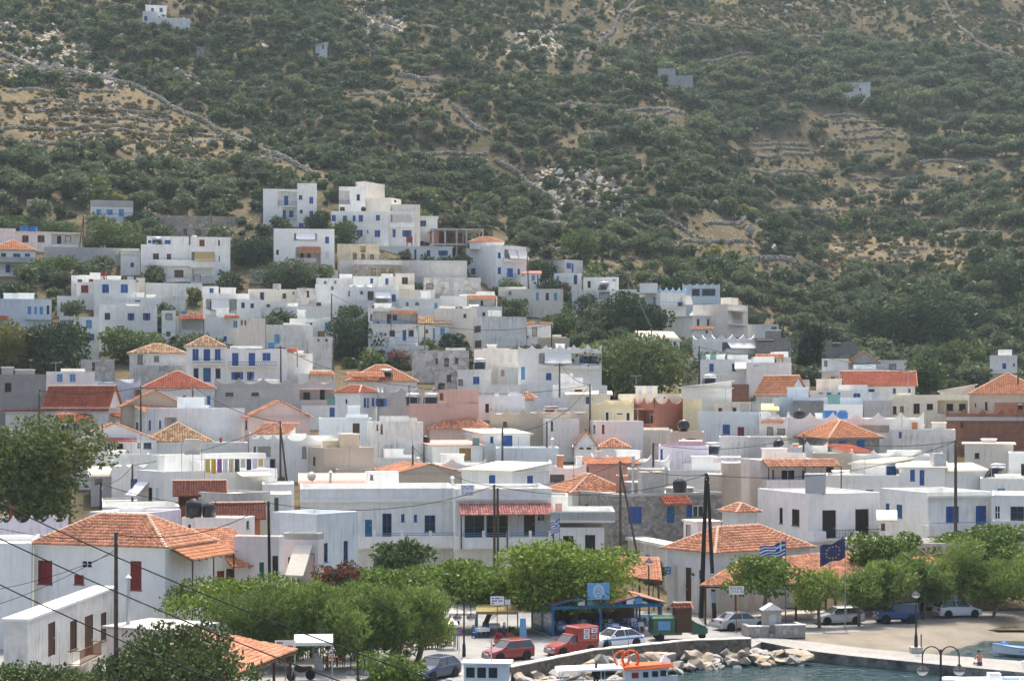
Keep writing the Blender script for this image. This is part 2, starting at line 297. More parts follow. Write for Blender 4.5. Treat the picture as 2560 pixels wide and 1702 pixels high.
def tiled(name,planes,ridges,mat,parent,W=.235,L=.40,under=None):
 """planes: list of 3-D polygons whose first edge is the eave, seen anticlockwise from outside"""
 Vs=[]; Fs=[]; off=0; mb=MB()
 for pl in planes:
  p=[Vector(q) for q in pl]; e=(p[1]-p[0]).normalized(); n=e.cross(p[-1]-p[0]).normalized(); s=n.cross(e)
  poly=[((q-p[0]).dot(e),(q-p[0]).dot(s)) for q in p]
  v,f=tile_verts(p[0],e,s,n,poly,W,L)
  Vs.append(v); Fs.append(f+off); off+=len(v); mb.face(p)
 r_off=sum(len(f) for f in Fs)
 for r in ridges:
  v,f=ridge_verts(r); Vs.append(v); Fs.append(f+off); off+=len(v)
 mi=np.zeros(sum(len(f) for f in Fs),int); mi[r_off:]=1
 base=mb.build(name,[under or M['terracotta']],parent)
 t=obj('roof_tiles',np_mesh('roof_tiles',np.concatenate(Vs),np.concatenate(Fs),[mat,M['ridge']],False,mi),base)
 t['kind']='stuff'; return base
def corrugated(name,p0,p1,p2,p3,mat,parent,pitch=.18,amp=.025,th=.02):
 """sheet from eave p0-p1 up to p3-p2, ribs run up the slope"""
 p0,p1,p2,p3=(Vector(q) for q in (p0,p1,p2,p3)); ln=(p1-p0).length; k=max(4,int(ln/pitch)*4)
 n=(p1-p0).cross(p3-p0).normalized(); V=[]; Fc=[]
 for i in range(k+1):
  t=i/k; h=amp*math.sin(2*math.pi*t*k/4); a=p0.lerp(p1,t); b=p3.lerp(p2,t)
  for q in (a+n*h,b+n*h,a+n*(h-th),b+n*(h-th)):V.append(q)
  if i:
   o=4*i; Fc+=[(o-4,o,o+1,o-3),(o-2,o-1,o+3,o+2),(o-4,o-2,o+2,o),(o-3,o+1,o+3,o-1)]
 return obj(name,np_mesh(name,np.array([tuple(v) for v in V]),np.array(Fc),mat),parent)
AUTO=random.Random(33)
FOOT=[]
HOUSES={}
STY={'b':('window','blue','blue','shut'),'B':('door','blue','blue','door'),'l':('window','lightblue','lightblue','shut'),'d':('window','glass','blue','glass'),'w':('window','glass','white','glass'),'n':('window','brown','brown','shut'),'r':('window','red','red','shut'),'k':('door','black','brown','door'),'K':('window','black','brown','shut'),'g':('window','pale','pale','shut'),'G':('window','green','green','shut'),'o':('window','void','brown','void'),'p':('window','pink','pink','shut'),'y':('window','orange','brown','shut'),'D':('door','brown','brown','door'),'W':('door','glass','white','glass'),'e':('window','glass','brown','glass'),'h':('window','blue','blue','open'),'H':('window','lightblue','white','open'),'R':('door','red','red','door'),'t':('door','teal','teal','door')}
class House:
 def __init__(s,tile,xa,xc,xb,yt,h=3.4,Y=None,th=0,dep=8.0,name='house',label='',cat='house',wall='white',roof='flat',par=.45,scallop=False,slab=0.0,rise=2.2,over=.35,tile_m='orange',roof_m=None,wins=(),lean=(),balc=(),group=None,sink=None,ridge=None,trim=None,eav=None,gdir='R',lobes=None,on=None,yb=None,dy=1.3):
  s.tile=tile; x,y=px(tile,xc,yt); xA,_=px(tile,xa,yt); xB,_=px(tile,xb,yt)
  if on:
   q=next(v for k,v in HOUSES.items() if k.startswith(on)); Y=q.Y+dy; sink=q.base.z+q.zr-.05
  if yb is not None:Y=hit(*px(tile,(xc+xb)/2 if xa==xc else xc,yb),0.0)
  if Y is None:Y=hit(x,y,h)
  C=P(x,y,Y); s.Y=Y
  th0=math.radians(th)-math.atan((x-CX)/F); c,sn=math.cos(th0),math.sin(th0)
  kb=(xB-CX)/F; ka=(xA-CX)/F
  W=(kb*C.y-C.x)/(c-kb*sn) if abs(xb-xc)>1 else None
  D=(C.x-ka*C.y)/(sn+ka*c) if abs(xc-xa)>1 and abs(sn+ka*c)>.02 else None
  s.w=min(max(W if W and W>0 else dep,1.2),26); s.d=min(max(D if D and D>0 else dep,1.2),26)
  s.u=Vector((c,sn,0)); s.v=Vector((-sn,c,0)); s.C=C; s.xc=xc; s.front=D is None
  cor=[C,C+s.u*s.w,C+s.u*s.w+s.v*s.d,C+s.v*s.d]
  zg=min(tz(q.x,q.y) for q in cor); s.hh=C.z-(zg if sink is None else sink); s.zb=-.6 if not on else 0.0
  s.base=Vector((C.x,C.y,C.z-s.hh)); s.top=s.hh
  if cat:s.e=thing(name,label,cat,s.base,th0,group)
  s.mat=WALL[wall] if wall in WALL else M[wall]; s.near=Y<215
  FOOT.append(([(q.x,q.y) for q in cor],min(s.base.z if not on else 1e9,tz(C.x,C.y))))
  s.ops={'R':[],'L':[]}
  for wn in wins:s._open(wn)
  if not wins and cat=='house' and roof=='flat' and 170<Y<330 and not on and s.w>3.5 and AUTO.random()<.7:
   for _ in range(AUTO.choice((1,1,2))):
    a=AUTO.uniform(.5,s.w-1.5); zt_=s.hh-par-AUTO.uniform(.5,1.1); wd,ht=AUTO.choice(((.8,1.1),(.5,.6),(.9,1.2),(.85,2.0))); ty=AUTO.choice('bbowKlen') if ht<1.5 else AUTO.choice('BDk')
    if zt_-ht>.3 and not any(o[0]-.4<a+wd and a<o[1]+.4 for o in s.ops['R']):s.ops['R'].append((a,a+wd,zt_-ht,zt_,ty,0.0))
  flat=roof in ('flat','none'); ph=par if flat else 0.0
  mb=MB(); zt=s.hh-ph
  s._wall(mb,'R',zt); s._wall(mb,'L',zt)
  z0=s.zb; w_,d_=s.w,s.d
  mb.face([(w_,0,z0),(w_,d_,z0),(w_,d_,zt),(w_,0,zt)]); mb.face([(w_,d_,z0),(0,d_,z0),(0,d_,zt),(w_,d_,zt)])
  s.wallo=mb.build('wall',s.mat,s.e)
  for f in 'RL':
   for op in s.ops[f]:s._fill(f,*op)
  rm=M[roof_m] if roof_m in M else (TILE.get(roof_m) or M['roofwhite'])
  pm=s.mat if trim is None else (WALL.get(trim) or M[trim])
  if flat:
   mb=MB(); mb.box(.01,.01,zt-.18,w_-.01,d_-.01,zt+.015 if not slab else zt+.004); mb.build('roof',rm,s.e)
   if slab:
    mb=MB(); mb.box(-slab,-slab,zt,w_+slab,d_+slab,zt+max(ph,.16)); mb.build('roof_slab',[pm],s.e)
   elif scallop:s._scallop(pm,zt,ph,lobes)
   else:
    t=.2; mb=MB(); mb.box(0,0,zt,w_,t,s.hh); mb.box(0,t,zt,t,d_,s.hh); mb.box(w_-t,t,zt,w_,d_,s.hh); mb.box(t,d_-t,zt,w_-t,d_,s.hh)
    mb.build('parapet',pm,s.e)
   s.zr=zt+.015
  else:
   s.zr=s.hh; s._roof(roof,rise,over,TILE.get(tile_m) or M[tile_m],rm,ridge,gdir,eav)
  for a in lean:s._lean(*a)
  for a in balc:s._balc(*a)
  if label:HOUSES[label]=s
 def loc(s,f,a,out,z):
  return (a,-out,z) if f=='R' else (-out,a,z)
 def un(s,f,x,y,out=0.0):
  X,Yp=px(s.tile,x,y); r=ray(X,Yp); n=s.v if f=='R' else s.u; p0=s.base-n*out
  o=Vector((0,0,H)); t=(p0-o).dot(n)/r.dot(n); q=o+r*t-s.base
  return (q.dot(s.u) if f=='R' else q.dot(s.v)),q.z
 def face_of(s,x):return 'L' if x<s.xc and not s.front else 'R'
 def _open(s,wn):
  x0,y0,x1,y1,ty=wn[:5]; f=s.face_of((x0+x1)/2); inner=0.0
  if ty[0]=='i':inner=1.5; ty=ty[1:]
  a0,za=s.un(f,x0,(y0+y1)/2,-inner); a1,_=s.un(f,x1,(y0+y1)/2,-inner)
  _,z1=s.un(f,(x0+x1)/2,y0,-inner); _,z0=s.un(f,(x0+x1)/2,y1,-inner)
  if a0>a1:a0,a1=a1,a0
  ln=s.w if f=='R' else s.d; a0=max(a0,.08); a1=min(a1,ln-.08); z1=min(z1,s.hh-.05)
  if a1-a0<.15 or z1-z0<.15:return
  s.ops[f].append((a0,a1,max(z0,s.zb+.02),z1,ty,inner))
 def _wall(s,mb,f,zt):
  ln=s.w if f=='R' else s.d; ops=[o for o in s.ops[f] if o[5]==0]; ops=[(o[0],o[1],o[2],min(o[3],zt-.03),o[4]) for o in ops]
  As=sorted({0.0,ln,*[o[0] for o in ops],*[o[1] for o in ops]}); Zs=sorted({s.zb,zt,*[o[2] for o in ops],*[o[3] for o in ops]})
  q=lambda a,z,o=0.0:s.loc(f,a,o,z)
  def quad(p):mb.face(p if f=='R' else p[::-1])
  for i in range(len(As)-1):
   for j in range(len(Zs)-1):
    a=(As[i]+As[i+1])/2; z=(Zs[j]+Zs[j+1])/2
    if any(o[0]<a<o[1] and o[2]<z<o[3] for o in ops):continue
    quad([q(As[i],Zs[j]),q(As[i+1],Zs[j]),q(As[i+1],Zs[j+1]),q(As[i],Zs[j+1])])
  for a0,a1,z0,z1,ty in ops:
   dp=1.5 if ty=='L' else (.7 if ty=='o' else .2)
   quad([q(a0,z0),q(a1,z0),q(a1,z0,-dp),q(a0,z0,-dp)]); quad([q(a0,z1,-dp),q(a1,z1,-dp),q(a1,z1),q(a0,z1)])
   quad([q(a0,z0),q(a0,z0,-dp),q(a0,z1,-dp),q(a0,z1)]); quad([q(a1,z0,-dp),q(a1,z0),q(a1,z1),q(a1,z1,-dp)])
   quad([q(a0,z0,-dp),q(a1,z0,-dp),q(a1,z1,-dp),q(a0,z1,-dp)])
 def fbox(s,mb,f,a0,a1,o0,o1,z0,z1,mi=0):
  p=s.loc(f,a0,o0,z0); q=s.loc(f,a1,o1,z1); mb.box(*p,*q,mi)
 def _fill(s,f,a0,a1,z0,z1,ty,inner):
  if ty=='L':return
  nm,leaf,frm,mode=STY[ty]; B=-inner; fr=.06 if s.near else .09
  z1-=.002; e0=B-.07; e1=B-.02
  mb=MB(); fb=lambda*k:s.fbox(mb,f,*k)
  if inner:e0,e1=B+.005,B+.05
  fb(a0,a0+fr,e0,e1,z0,z1); fb(a1-fr,a1,e0,e1,z0,z1); fb(a0+fr,a1-fr,e0,e1,z1-fr,z1)
  if nm=='window':fb(a0-.05,a1+.05,B-.02 if not inner else B+.005,B+.07,z0-.07,z0-.003)
  part=mb.build(nm,M[frm],s.e)
  b0,b1,w0,w1=a0+fr,a1-fr,z0+.01,z1-fr
  g0,g1=(e0-.03,e0+.02) if not inner else (B+.008,B+.03)
  if mode=='void':
   return
  if mode in ('glass','open'):
   mb=MB(); s.fbox(mb,f,b0,b1,g0-.01,g0+.01,w0,w1); mb.build('pane',M['glass'],part)
   if s.near or b1-b0>.9:
    mb=MB(); m_=(b0+b1)/2; s.fbox(mb,f,m_-.03,m_+.03,g0+.012,g1,w0,w1)
    if s.near and nm=='window':s.fbox(mb,f,b0,m_-.03,g0+.012,g1,(w0+w1)/2-.02,(w0+w1)/2+.02); s.fbox(mb,f,m_+.03,b1,g0+.012,g1,(w0+w1)/2-.02,(w0+w1)/2+.02)
    mb.build('glazing_bar',M[frm],part)
   if mode=='open':
    wd=(a1-a0)*.42
    for q0,q1 in ((a0-wd,a0-.01),(a1+.01,a1+wd)):s._leaf(f,q0,q1,B+.012,B+.05,z0,z1,leaf,part)
   return
  if mode=='shut':
   m_=(b0+b1)/2
   if b1-b0<.45:s._leaf(f,b0,b1,g0,g1,w0,w1,leaf,part)
   else:
    s._leaf(f,b0,m_-.012,g0,g1,w0,w1,leaf,part); s._leaf(f,m_+.012,b1,g0,g1,w0,w1,leaf,part)
  if mode=='door':
   mb=MB(); s.fbox(mb,f,b0,b1,g0-.01,g0+.02,w0,w1)
   st=.09
   if s.near or s.Y<320:
    for za,zc in ((w0+st,w0+(w1-w0)*.42),(w0+(w1-w0)*.48,w1-st)):
     m_=(b0+b1)/2
     for q0,q1 in ((b0+st,m_-st/2),(m_+st/2,b1-st)):
      if q1-q0>.05:s.fbox(mb,f,q0,q1,g0+.021,g0+.035,za,zc)
   lf=mb.build('door_leaf',M[leaf],part)
   if s.near:
    mb=MB(); s.fbox(mb,f,b1-.13,b1-.09,g0+.036,g0+.09,w0+1.0,w0+1.14)
    h_=mb.build('handle',M['metal'],part)
 def _leaf(s,f,a0,a1,o0,o1,z0,z1,leaf,part):
  mb=MB(); t=.05; fb=lambda*k:s.fbox(mb,f,*k); k=o0+(o1-o0)*.45
  if s.near and a1-a0>.25:
   fb(a0,a0+t,o0,o1,z0,z1); fb(a1-t,a1,o0,o1,z0,z1); fb(a0+t,a1-t,o0,o1,z0,z0+t); fb(a0+t,a1-t,o0,o1,z1-t,z1)
   nsl=max(3,min(22,int((z1-z0)/.085))); dz=(z1-z0-2*t)/nsl
   for i in range(nsl):fb(a0+t,a1-t,o0,k if i%2 else o1-.006,z0+t+i*dz,z0+t+(i+.96)*dz)
  else:
   fb(a0,a1,o0,k,z0,z1); fb(a0+.04,a1-.04,k+.001,o1,z0+.06,(z0+z1)/2-.03); fb(a0+.04,a1-.04,k+.001,o1,(z0+z1)/2+.03,z1-.06)
  mb.build('shutter',M[leaf],part)
 def _scallop(s,pm,zt,ph,lobes):
  mb=MB(); t=.2
  def run(f,ln,a_from):
   k=lobes or max(2,int(round(ln/2.3))); n=k*10; top=[]
   for i in range(n+1):
    uu=i/n*k; fr_=uu-math.floor(uu) if i<n else 1.0
    top.append(zt+ph*.5+ph*(abs(fr_-.5)*2)**2.6*.75)
   for i in range(n):
    q0=a_from+(ln-a_from)*i/n; q1=a_from+(ln-a_from)*(i+1)/n
    A=[s.loc(f,q0,0,zt),s.loc(f,q1,0,zt),s.loc(f,q1,0,top[i+1]),s.loc(f,q0,0,top[i])]
    Bk=[s.loc(f,q0,-t,zt),s.loc(f,q1,-t,zt),s.loc(f,q1,-t,top[i+1]),s.loc(f,q0,-t,top[i])]
    mb.face(A); mb.face(Bk[::-1]); mb.face([A[3],A[2],Bk[2],Bk[3]])
  run('R',s.w,0); run('L',s.d,t)
  mb.box(s.w-t,t,zt,s.w,s.d,zt+ph*.6); mb.box(t,s.d-t,zt,s.w-t,s.d,zt+ph*.6)
  mb.build('parapet',pm,s.e)
 def _roof(s,kind,rise,ov,tm,rm,ridge,gdir,eav):
  w,d,z=s.w,s.d,s.hh; rise=min(rise,.27*(min(w,d)+2*ov)) if kind=='hip' else rise; x0,x1,y0,y1=-ov,w+ov,-ov,d+ov; ze=z-.02
  W=.235 if s.Y<180 else (.29 if s.Y<260 else .36); L=W*1.7
  if kind in ('hip','gable','shed'):
   mb=MB(); mb.box(x0+.06,y0+.06,z-.12,x1-.06,y1-.06,z-.024)
   if kind=='hip' or ov>.1:mb.build('eaves',s.mat if s.mat else M['white'],s.e)
  if kind=='hip':
   if w>=d:a,b=Vector((x0+(y1-y0)/2,(y0+y1)/2,z+rise)),Vector((x1-(y1-y0)/2,(y0+y1)/2,z+rise))
   else:a,b=Vector(((x0+x1)/2,y0+(x1-x0)/2,z+rise)),Vector(((x0+x1)/2,y1-(x1-x0)/2,z+rise))
   c=[Vector((x0,y0,ze)),Vector((x1,y0,ze)),Vector((x1,y1,ze)),Vector((x0,y1,ze))]
   if w>=d:pls=[[c[0],c[1],b,a],[c[1],c[2],b],[c[2],c[3],a,b],[c[3],c[0],a]]; rg=[[c[0],a],[c[3],a],[a,b],[c[1],b],[c[2],b]]
   else:pls=[[c[0],c[1],a],[c[1],c[2],b,a],[c[2],c[3],b],[c[3],c[0],a,b]]; rg=[[c[0],a],[c[1],a],[a,b],[c[2],b],[c[3],b]]
   rg=[r for r in rg if (r[0]-r[1]).length>.3]
   tiled('roof',pls,rg,tm,s.e,W,L)
  elif kind=='gable':
   mb=MB()
   if gdir=='R':
    m_=d/2; mb.face([(0,d,z),(0,0,z),(0,m_,z+rise)]); mb.build('gable_wall',s.mat,s.e); mb=MB(); mb.face([(w,0,z),(w,d,z),(w,m_,z+rise)]); k=rise*(1+2*ov/d); zl=z+.03-rise*2*ov/d
    A,B=(x0,m_,z+.03+rise),(x1,m_,z+.03+rise)
    pls=[[(x0,y0,zl),(x1,y0,zl),B,A],[(x1,y1,zl),(x0,y1,zl),A,B]]
   else:
    m_=w/2; mb.face([(0,0,z),(w,0,z),(m_,0,z+rise)]); mb.build('gable_wall',s.mat,s.e); mb=MB(); mb.face([(w,d,z),(0,d,z),(m_,d,z+rise)]); zl=z+.03-rise*2*ov/w
    A,B=(m_,y0,z+.03+rise),(m_,y1,z+.03+rise)
    pls=[[(x0,y1,zl),(x0,y0,zl),A,B],[(x1,y0,zl),(x1,y1,zl),B,A]]
   mb.build('gable_wall',s.mat,s.e)
   if tm is rm or tm in (M['roofcream'],M['beige'],TILE['redsheet'],TILE['pinksheet']):
    for pl in pls:corrugated('roof_sheet',*pl,tm,s.e)
   else:tiled('roof',pls,[[A,B]],tm,s.e,W,L)
  elif kind=='shed':
   lo,hi=z+.03,z+.03+rise; cs={'F':[(x0,y0,lo),(x1,y0,lo),(x1,y1,hi),(x0,y1,hi)],'K':[(x1,y1,lo),(x0,y1,lo),(x0,y0,hi),(x1,y0,hi)],'L':[(x0,y1,lo),(x0,y0,lo),(x1,y0,hi),(x1,y1,hi)],'G':[(x1,y0,lo),(x1,y1,lo),(x0,y1,hi),(x0,y0,hi)]}[gdir]
   mb=MB(); q={'F':[(0,0,z),(w,0,z),(w,d,z+rise),(0,d,z+rise)],'K':[(0,0,z+rise),(w,0,z+rise),(w,d,z),(0,d,z)],'L':[(0,0,z),(w,0,z+rise),(w,d,z+rise),(0,d,z)],'G':[(0,0,z+rise),(w,0,z),(w,d,z),(0,d,z+rise)]}[gdir]
   bs=[(0,0,z),(w,0,z),(w,d,z),(0,d,z)]
   for i in range(4):
    j=(i+1)%4
    if q[i][2]>z+.01 or q[j][2]>z+.01:mb.face([bs[i],bs[j],q[j],q[i]])
   if rise>.05:mb.build('gable_wall',s.mat,s.e)
   if tm in (TILE['redsheet'],TILE['pinksheet']) or tm in M.values():corrugated('roof_sheet',*cs,tm,s.e)
   else:tiled('roof',[cs],[],tm,s.e,W,L)
 def _lean(s,x0,y0,x1,y1,pr=1.2,style='tile',post=0.0,col=None):
  f=s.face_of((x0+x1)/2); a0,zt=s.un(f,x0,y0); a1,_=s.un(f,x1,y0); _,zl=s.un(f,(x0+x1)/2,y1,pr)
  if a0>a1:a0,a1=a1,a0
  zl=min(zl,zt-.05); c=[s.loc(f,a0,pr,zl),s.loc(f,a1,pr,zl),s.loc(f,a1,.004,zt),s.loc(f,a0,.004,zt)]
  if f=='L':c=[c[1],c[0],c[3],c[2]]
  if style=='tile':
   W=.235 if s.Y<180 else .30; cn=tiled('canopy',[c],[],TILE[col or 'fresh'],s.e,W,W*1.7)
   for t in np.linspace(a0+.1,a1-.1,max(2,int((a1-a0)/.9))):
    mb=MB(); mb.tube(s.loc(f,t,.02,zt-.12),s.loc(f,t,pr-.05,zl-.1),.05,.05,4); mb.build('rafter',M['wood'],cn)
  elif style=='corr':
   corrugated('canopy',*c,TILE.get(col) or M[col or 'roofcream'],s.e)
  else:
   mb=MB(); n=max(3,int((a1-a0)/.5)); V=[Vector(q) for q in c]
   for i in range(n):
    t0,t1=i/n,(i+1)/n; sag=.03
    A,B,C_,D_=V[0].lerp(V[1],t0),V[0].lerp(V[1],t1),V[3].lerp(V[2],t1),V[3].lerp(V[2],t0)
    m0,m1=A.lerp(D_,.5)-Vector((0,0,sag)),B.lerp(C_,.5)-Vector((0,0,sag))
    mb.face([A,B,m1,m0]); mb.face([m0,m1,C_,D_]); dz=Vector((0,0,.16+.05*(i%2)))
    mb.face([A-dz,B-dz,B,A])
   aw=mb.build('awning',M[col or 'canvas'],s.e)
   mb=MB(); mb.tube(V[0],V[1],.03); mb.tube(V[3],V[2],.04); mb.tube(V[0],V[0].lerp(V[3],.97)-Vector((0,0,.5)),.02); mb.tube(V[1],V[1].lerp(V[2],.97)-Vector((0,0,.5)),.02); mb.build('awning_frame',M['metal'],aw)
  if post:
   for a in np.linspace(a0+.1,a1-.1,max(2,int((a1-a0)/3.2)+1)):
    mb=MB(); p=s.loc(f,a,pr-.1,zl-.02); mb.tube((p[0],p[1],zl-post),p,.06,n=5); mb.build('post',M['brown'],s.e)
 def _balc(s,x0,x1,y0,y1,pr=1.1,style='solid',col=None,z_thick=.16):
  f=s.face_of((x0+x1)/2); a0,zt=s.un(f,x0,y0,pr); a1,_=s.un(f,x1,y0,pr); _,zb=s.un(f,(x0+x1)/2,y1,pr)
  _,zt=s.un(f,(x0+x1)/2,y0,pr)
  if a0>a1:a0,a1=a1,a0
  mb=MB(); s.fbox(mb,f,a0,a1,.004,pr,zb,zb+z_thick)
  bo=mb.build('balcony',WALL.get(col) or s.mat if style=='solid' else s.mat,s.e)
  mb=MB(); t=.12; z0=zb+z_thick+.002
  if style=='solid':
   s.fbox(mb,f,a0,a1,pr-t,pr,z0,zt); s.fbox(mb,f,a0,a0+t,.004,pr-t,z0,zt); s.fbox(mb,f,a1-t,a1,.004,pr-t,z0,zt)
   mb.build('balustrade',WALL.get(col) or s.mat,bo)
  elif style=='wave':
   n=max(2,int((a1-a0)/2.0))*8; k=n//8
   for i in range(n):
    q0=a0+(a1-a0)*i/n; q1=a0+(a1-a0)*(i+1)/n; ff=abs((i%8+.5)/8-.5)*2; s.fbox(mb,f,q0,q1,pr-t,pr,z0,z0+(zt-z0)*(.62+.38*ff**2))
   s.fbox(mb,f,a0,a0+t,.004,pr-t,z0,zt); s.fbox(mb,f,a1-t,a1,.004,pr-t,z0,zt); mb.build('balustrade',WALL.get(col) or s.mat,bo)
  else:
   def bar(p,q,r=.02):mb.tube(p,q,r,n=4,cap=False)
   zr=max(zt,z0+.8) if s.near else zt; st=.16 if s.near else .3
   L_=lambda a,o,z:s.loc(f,a,o,z)
   for zz in (z0+.08,zr):bar(L_(a0,pr-.05,zz),L_(a1,pr-.05,zz),.03); bar(L_(a0,.02,zz),L_(a0,pr-.05,zz),.03); bar(L_(a1,.02,zz),L_(a1,pr-.05,zz),.03)
   for a in np.arange(a0,a1+.01,st):bar(L_(a,pr-.05,z0),L_(a,pr-.05,zr))
   mb.build('railing',M[col or 'iron'],bo)
# ------------------------------------------------------------------ houses of the front row (quay level)
def co(tile,xa,xc,xb,yt,label,**k):return House(tile,xa,xc,xb,yt,label=label,**k)
def fr(tile,x0,x1,yt,label,**k):return House(tile,x0,x0,x1,yt,label=label,**k)
co('A0',285,1390,1785,432,'white house with orange hipped tile roof and dark red shutters behind the wooden pole',Y=135,th=60,roof='hip',rise=2.3,over=.4,sink=0,wins=[(320,540,440,740,'r'),(688,540,778,598,'w'),(1098,545,1192,790,'r'),(625,662,707,742,'r')],lean=[(1425,432,1790,545,2.0,'tile',4.2)],wall='clean')
co('A0',1500,1720,2160,490,'low white wing with tiled roof and small tiled porch beside the hip roofed house',Y=143,th=27,roof='shed',gdir='F',rise=1.6,sink=0,wins=[(1828,628,1890,730,'R'),(1905,610,1975,730,'D'),(2040,610,2120,720,'D')],lean=[(1890,510,2180,600,1.4,'tile',0)])
co('A0',30,232,975,1030,'peeling white house with bright flat roof and tall brown windows in the bottom left corner',Y=113,th=72,sink=0,par=.16,wall='old',slab=.12,trim='clean',roof_m='roofwhite',wins=[(405,1062,466,1345,'D'),(590,1045,648,1292,'n'),(715,1002,785,1352,'D'),(850,978,897,1215,'n')],balc=[(680,860,1262,1400,.9,'rail','rust')])
fr('A0',-250,265,400,'white block with stepped parapet at the left edge beside the hip roofed house',Y=137,dep=9,th=-6,sink=0,par=.5,wall='clean')
fr('A0',-200,575,185,'pale lavender house with scalloped parapet at the left edge',Y=152,sink=.2,par=.9,scallop=True,wall='lav',lobes=5)
co('A0',900,1450,1810,1128,'low pink trimmed annex with flat concrete roof carrying a satellite dish',Y=121,th=52,sink=0,par=.18,slab=.25,wall='palepink',roof_m='concrete',trim='concrete')
co('A1',205,575,925,150,'pale blue house with sloping parapet and dark window left of the long balcony building',Y=151,th=45,sink=.2,par=.9,wall='blue',wins=[(610,395,672,553,'d'),(805,375,842,600,'d')])
co('A1',290,590,640,315,'pinkish house with a long slanting cream awning',Y=146,th=70,sink=.2,par=.5,wall='palepink',trim='concrete',roof_m='concrete',wins=[(330,505,400,760,'W'),(415,480,560,740,'o')],lean=[(395,400,545,668,2.2,'canvas',0,'canvas')])
co('A1',-120,262,298,340,'pink house with rounded parapet beside a wooden pole and green door',Y=143.5,th=70,sink=.2,par=.8,wall='palepink',wins=[(95,555,135,720,'G'),(205,500,260,700,'e')])
fr('A1',440,1765,-62,'long white two storey building with continuous balcony and blue doors',Y=168,dep=11,sink=.3,par=1.0,wall='white',wins=[(985,197,1045,345,'t'),(1132,145,1210,340,'d'),(1290,150,1318,213,'d'),(1398,155,1424,214,'d'),(1488,160,1578,298,'d')],balc=[(930,1780,338,440,1.7,'solid'),(440,1765,25,48,.35,'solid')])
fr('A2',-345,470,-62,'white building section with red striped canopy over the balcony and dark doors',Y=166.2,dep=10,sink=.3,par=1.0,wall='white',th=4,wins=[(-265,160,-100,365,'d'),(-80,155,100,365,'d'),(235,150,328,335,'D'),(345,130,410,205,'w')],balc=[(-330,480,345,440,1.8,'solid'),(-345,475,15,35,.3,'solid')],lean=[(-315,68,470,160,2.0,'tile',3.0,'striped')])
fr('A2',440,605,0,'small white upper room with pink shutter above the dark shuttered house',Y=172,dep=6,sink=.3,wins=[(500,60,556,130,'p')])
fr('A2',488,912,262,'white house with dark brown shutters under a broad concrete balcony slab',Y=165.5,dep=7,sink=.3,par=.1,wins=[(565,333,652,470,'K'),(750,325,836,470,'K')])
fr('A2',455,1003,138,'broad white roof terrace slab over the dark shuttered house',Y=165.0,dep=8,sink=9.25,par=.7,wall='clean')
co('B2',655,990,1905,1195,'grey stone clad two storey house with flat roof and bright blue shutters',Y=180,th=24,sink=.6,par=.25,wall='ashlar',roof_m='concrete',trim='concrete',wins=[(1115,1300,1228,1440,'b'),(1440,1300,1502,1440,'t'),(1605,1285,1655,1385,'b'),(1657,1292,1750,1385,'W'),(748,1280,776,1316,'d'),(850,1290,888,1340,'b')],lean=[(1380,1215,1600,1285,1.2,'tile',0,'red')])
co('A2',1062,1426,1560,405,'low whitewashed house with arched doorway on the lane beside the hip roofed tavern',Y=171,th=22,sink=.1,par=.3,wall='old',roof_m='concrete',slab=.2,trim='white',wins=[(1258,490,1300,790,'l'),(1165,520,1215,640,'w'),(1360,545,1400,640,'w')])
co('A2',1440,1846,2640,478,'white tavern with large orange hipped roof behind the two dark poles',Y=159,th=42,sink=0,roof='hip',rise=2.7,over=.45,wall='white',wins=[(1598,600,1645,890,'D'),(1705,615,1745,700,'w'),(1500,580,1535,870,'g')])
co('A2',1580,1700,1895,215,'small pinkish rooftop room with faded canopy behind the tavern roof',Y=173,th=25,sink=2,par=.12,slab=.15,wall='palepink',roof_m='roofcream',wins=[(1600,240,1640,350,'o')])
co('A3',115,540,1148,-22,'white flat roofed house with two tall black doors and black railings',Y=173,th=27,sink=.3,par=.14,wall='clean',roof_m='concrete',wins=[(298,97,326,228,'K'),(404,110,467,248,'K'),(660,117,774,365,'k'),(938,108,1050,360,'k')],balc=[(690,1165,298,368,1.0,'rail','iron'),(585,692,298,385,1.05,'solid'),(905,968,296,372,1.06,'solid')])
co('A3',1150,1548,2085,-32,'white house with wide balcony and bright blue shutters behind the seafront trees',Y=179,th=30,sink=.5,par=1.1,wall='white',wins=[(1195,60,1225,165,'b'),(1285,70,1333,180,'b'),(1702,85,1810,220,'b'),(1952,80,2040,240,'B')],balc=[(1560,2090,240,330,1.5,'solid'),(1550,2090,-8,12,.35,'solid')])
fr('A3',2090,2700,-10,'white house with blue framed glass door at the right edge',Y=178,dep=9,sink=.5,par=.9,wall='clean',wins=[(2112,75,2160,188,'w'),(2245,55,2360,215,'d')],balc=[(2100,2700,210,320,1.4,'solid')])
fr('A3',1148,1255,205,'small grey shed with pale corrugated roof between two white houses',Y=170,dep=4,sink=.3,wall='grey',roof='shed',gdir='F',rise=.7,tile_m='roofcream',wins=[(1150,228,1188,285,'n')])
fr('A3',850,1830,385,'pinkish terrace building behind the seafront tiled pergola',Y=166,dep=6,sink=.2,par=.9,wall='palepink')
co('B2',1905,2032,2205,1347,'small white house with orange hipped roof beside the grey stone house',Y=177,th=30,sink=.5,roof='hip',rise=2.6,dep=8)
co('B1',1800,2225,2529,1005,'white cube house with cream corrugated roof and blue door above the long balcony building',Y=181,th=52,sink=3,roof='shed',gdir='L',rise=.7,tile_m='roofcream',wall='clean',wins=[(2030,1035,2083,1130,'B'),(2352,1040,2400,1118,'b')])
co('B1',985,1130,1270,1008,'small white stairhead box on the roof of the long balcony building',Y=173,th=42,sink=10.5,par=.1,wall='clean',wins=[(1030,1033,1054,1073,'o')])
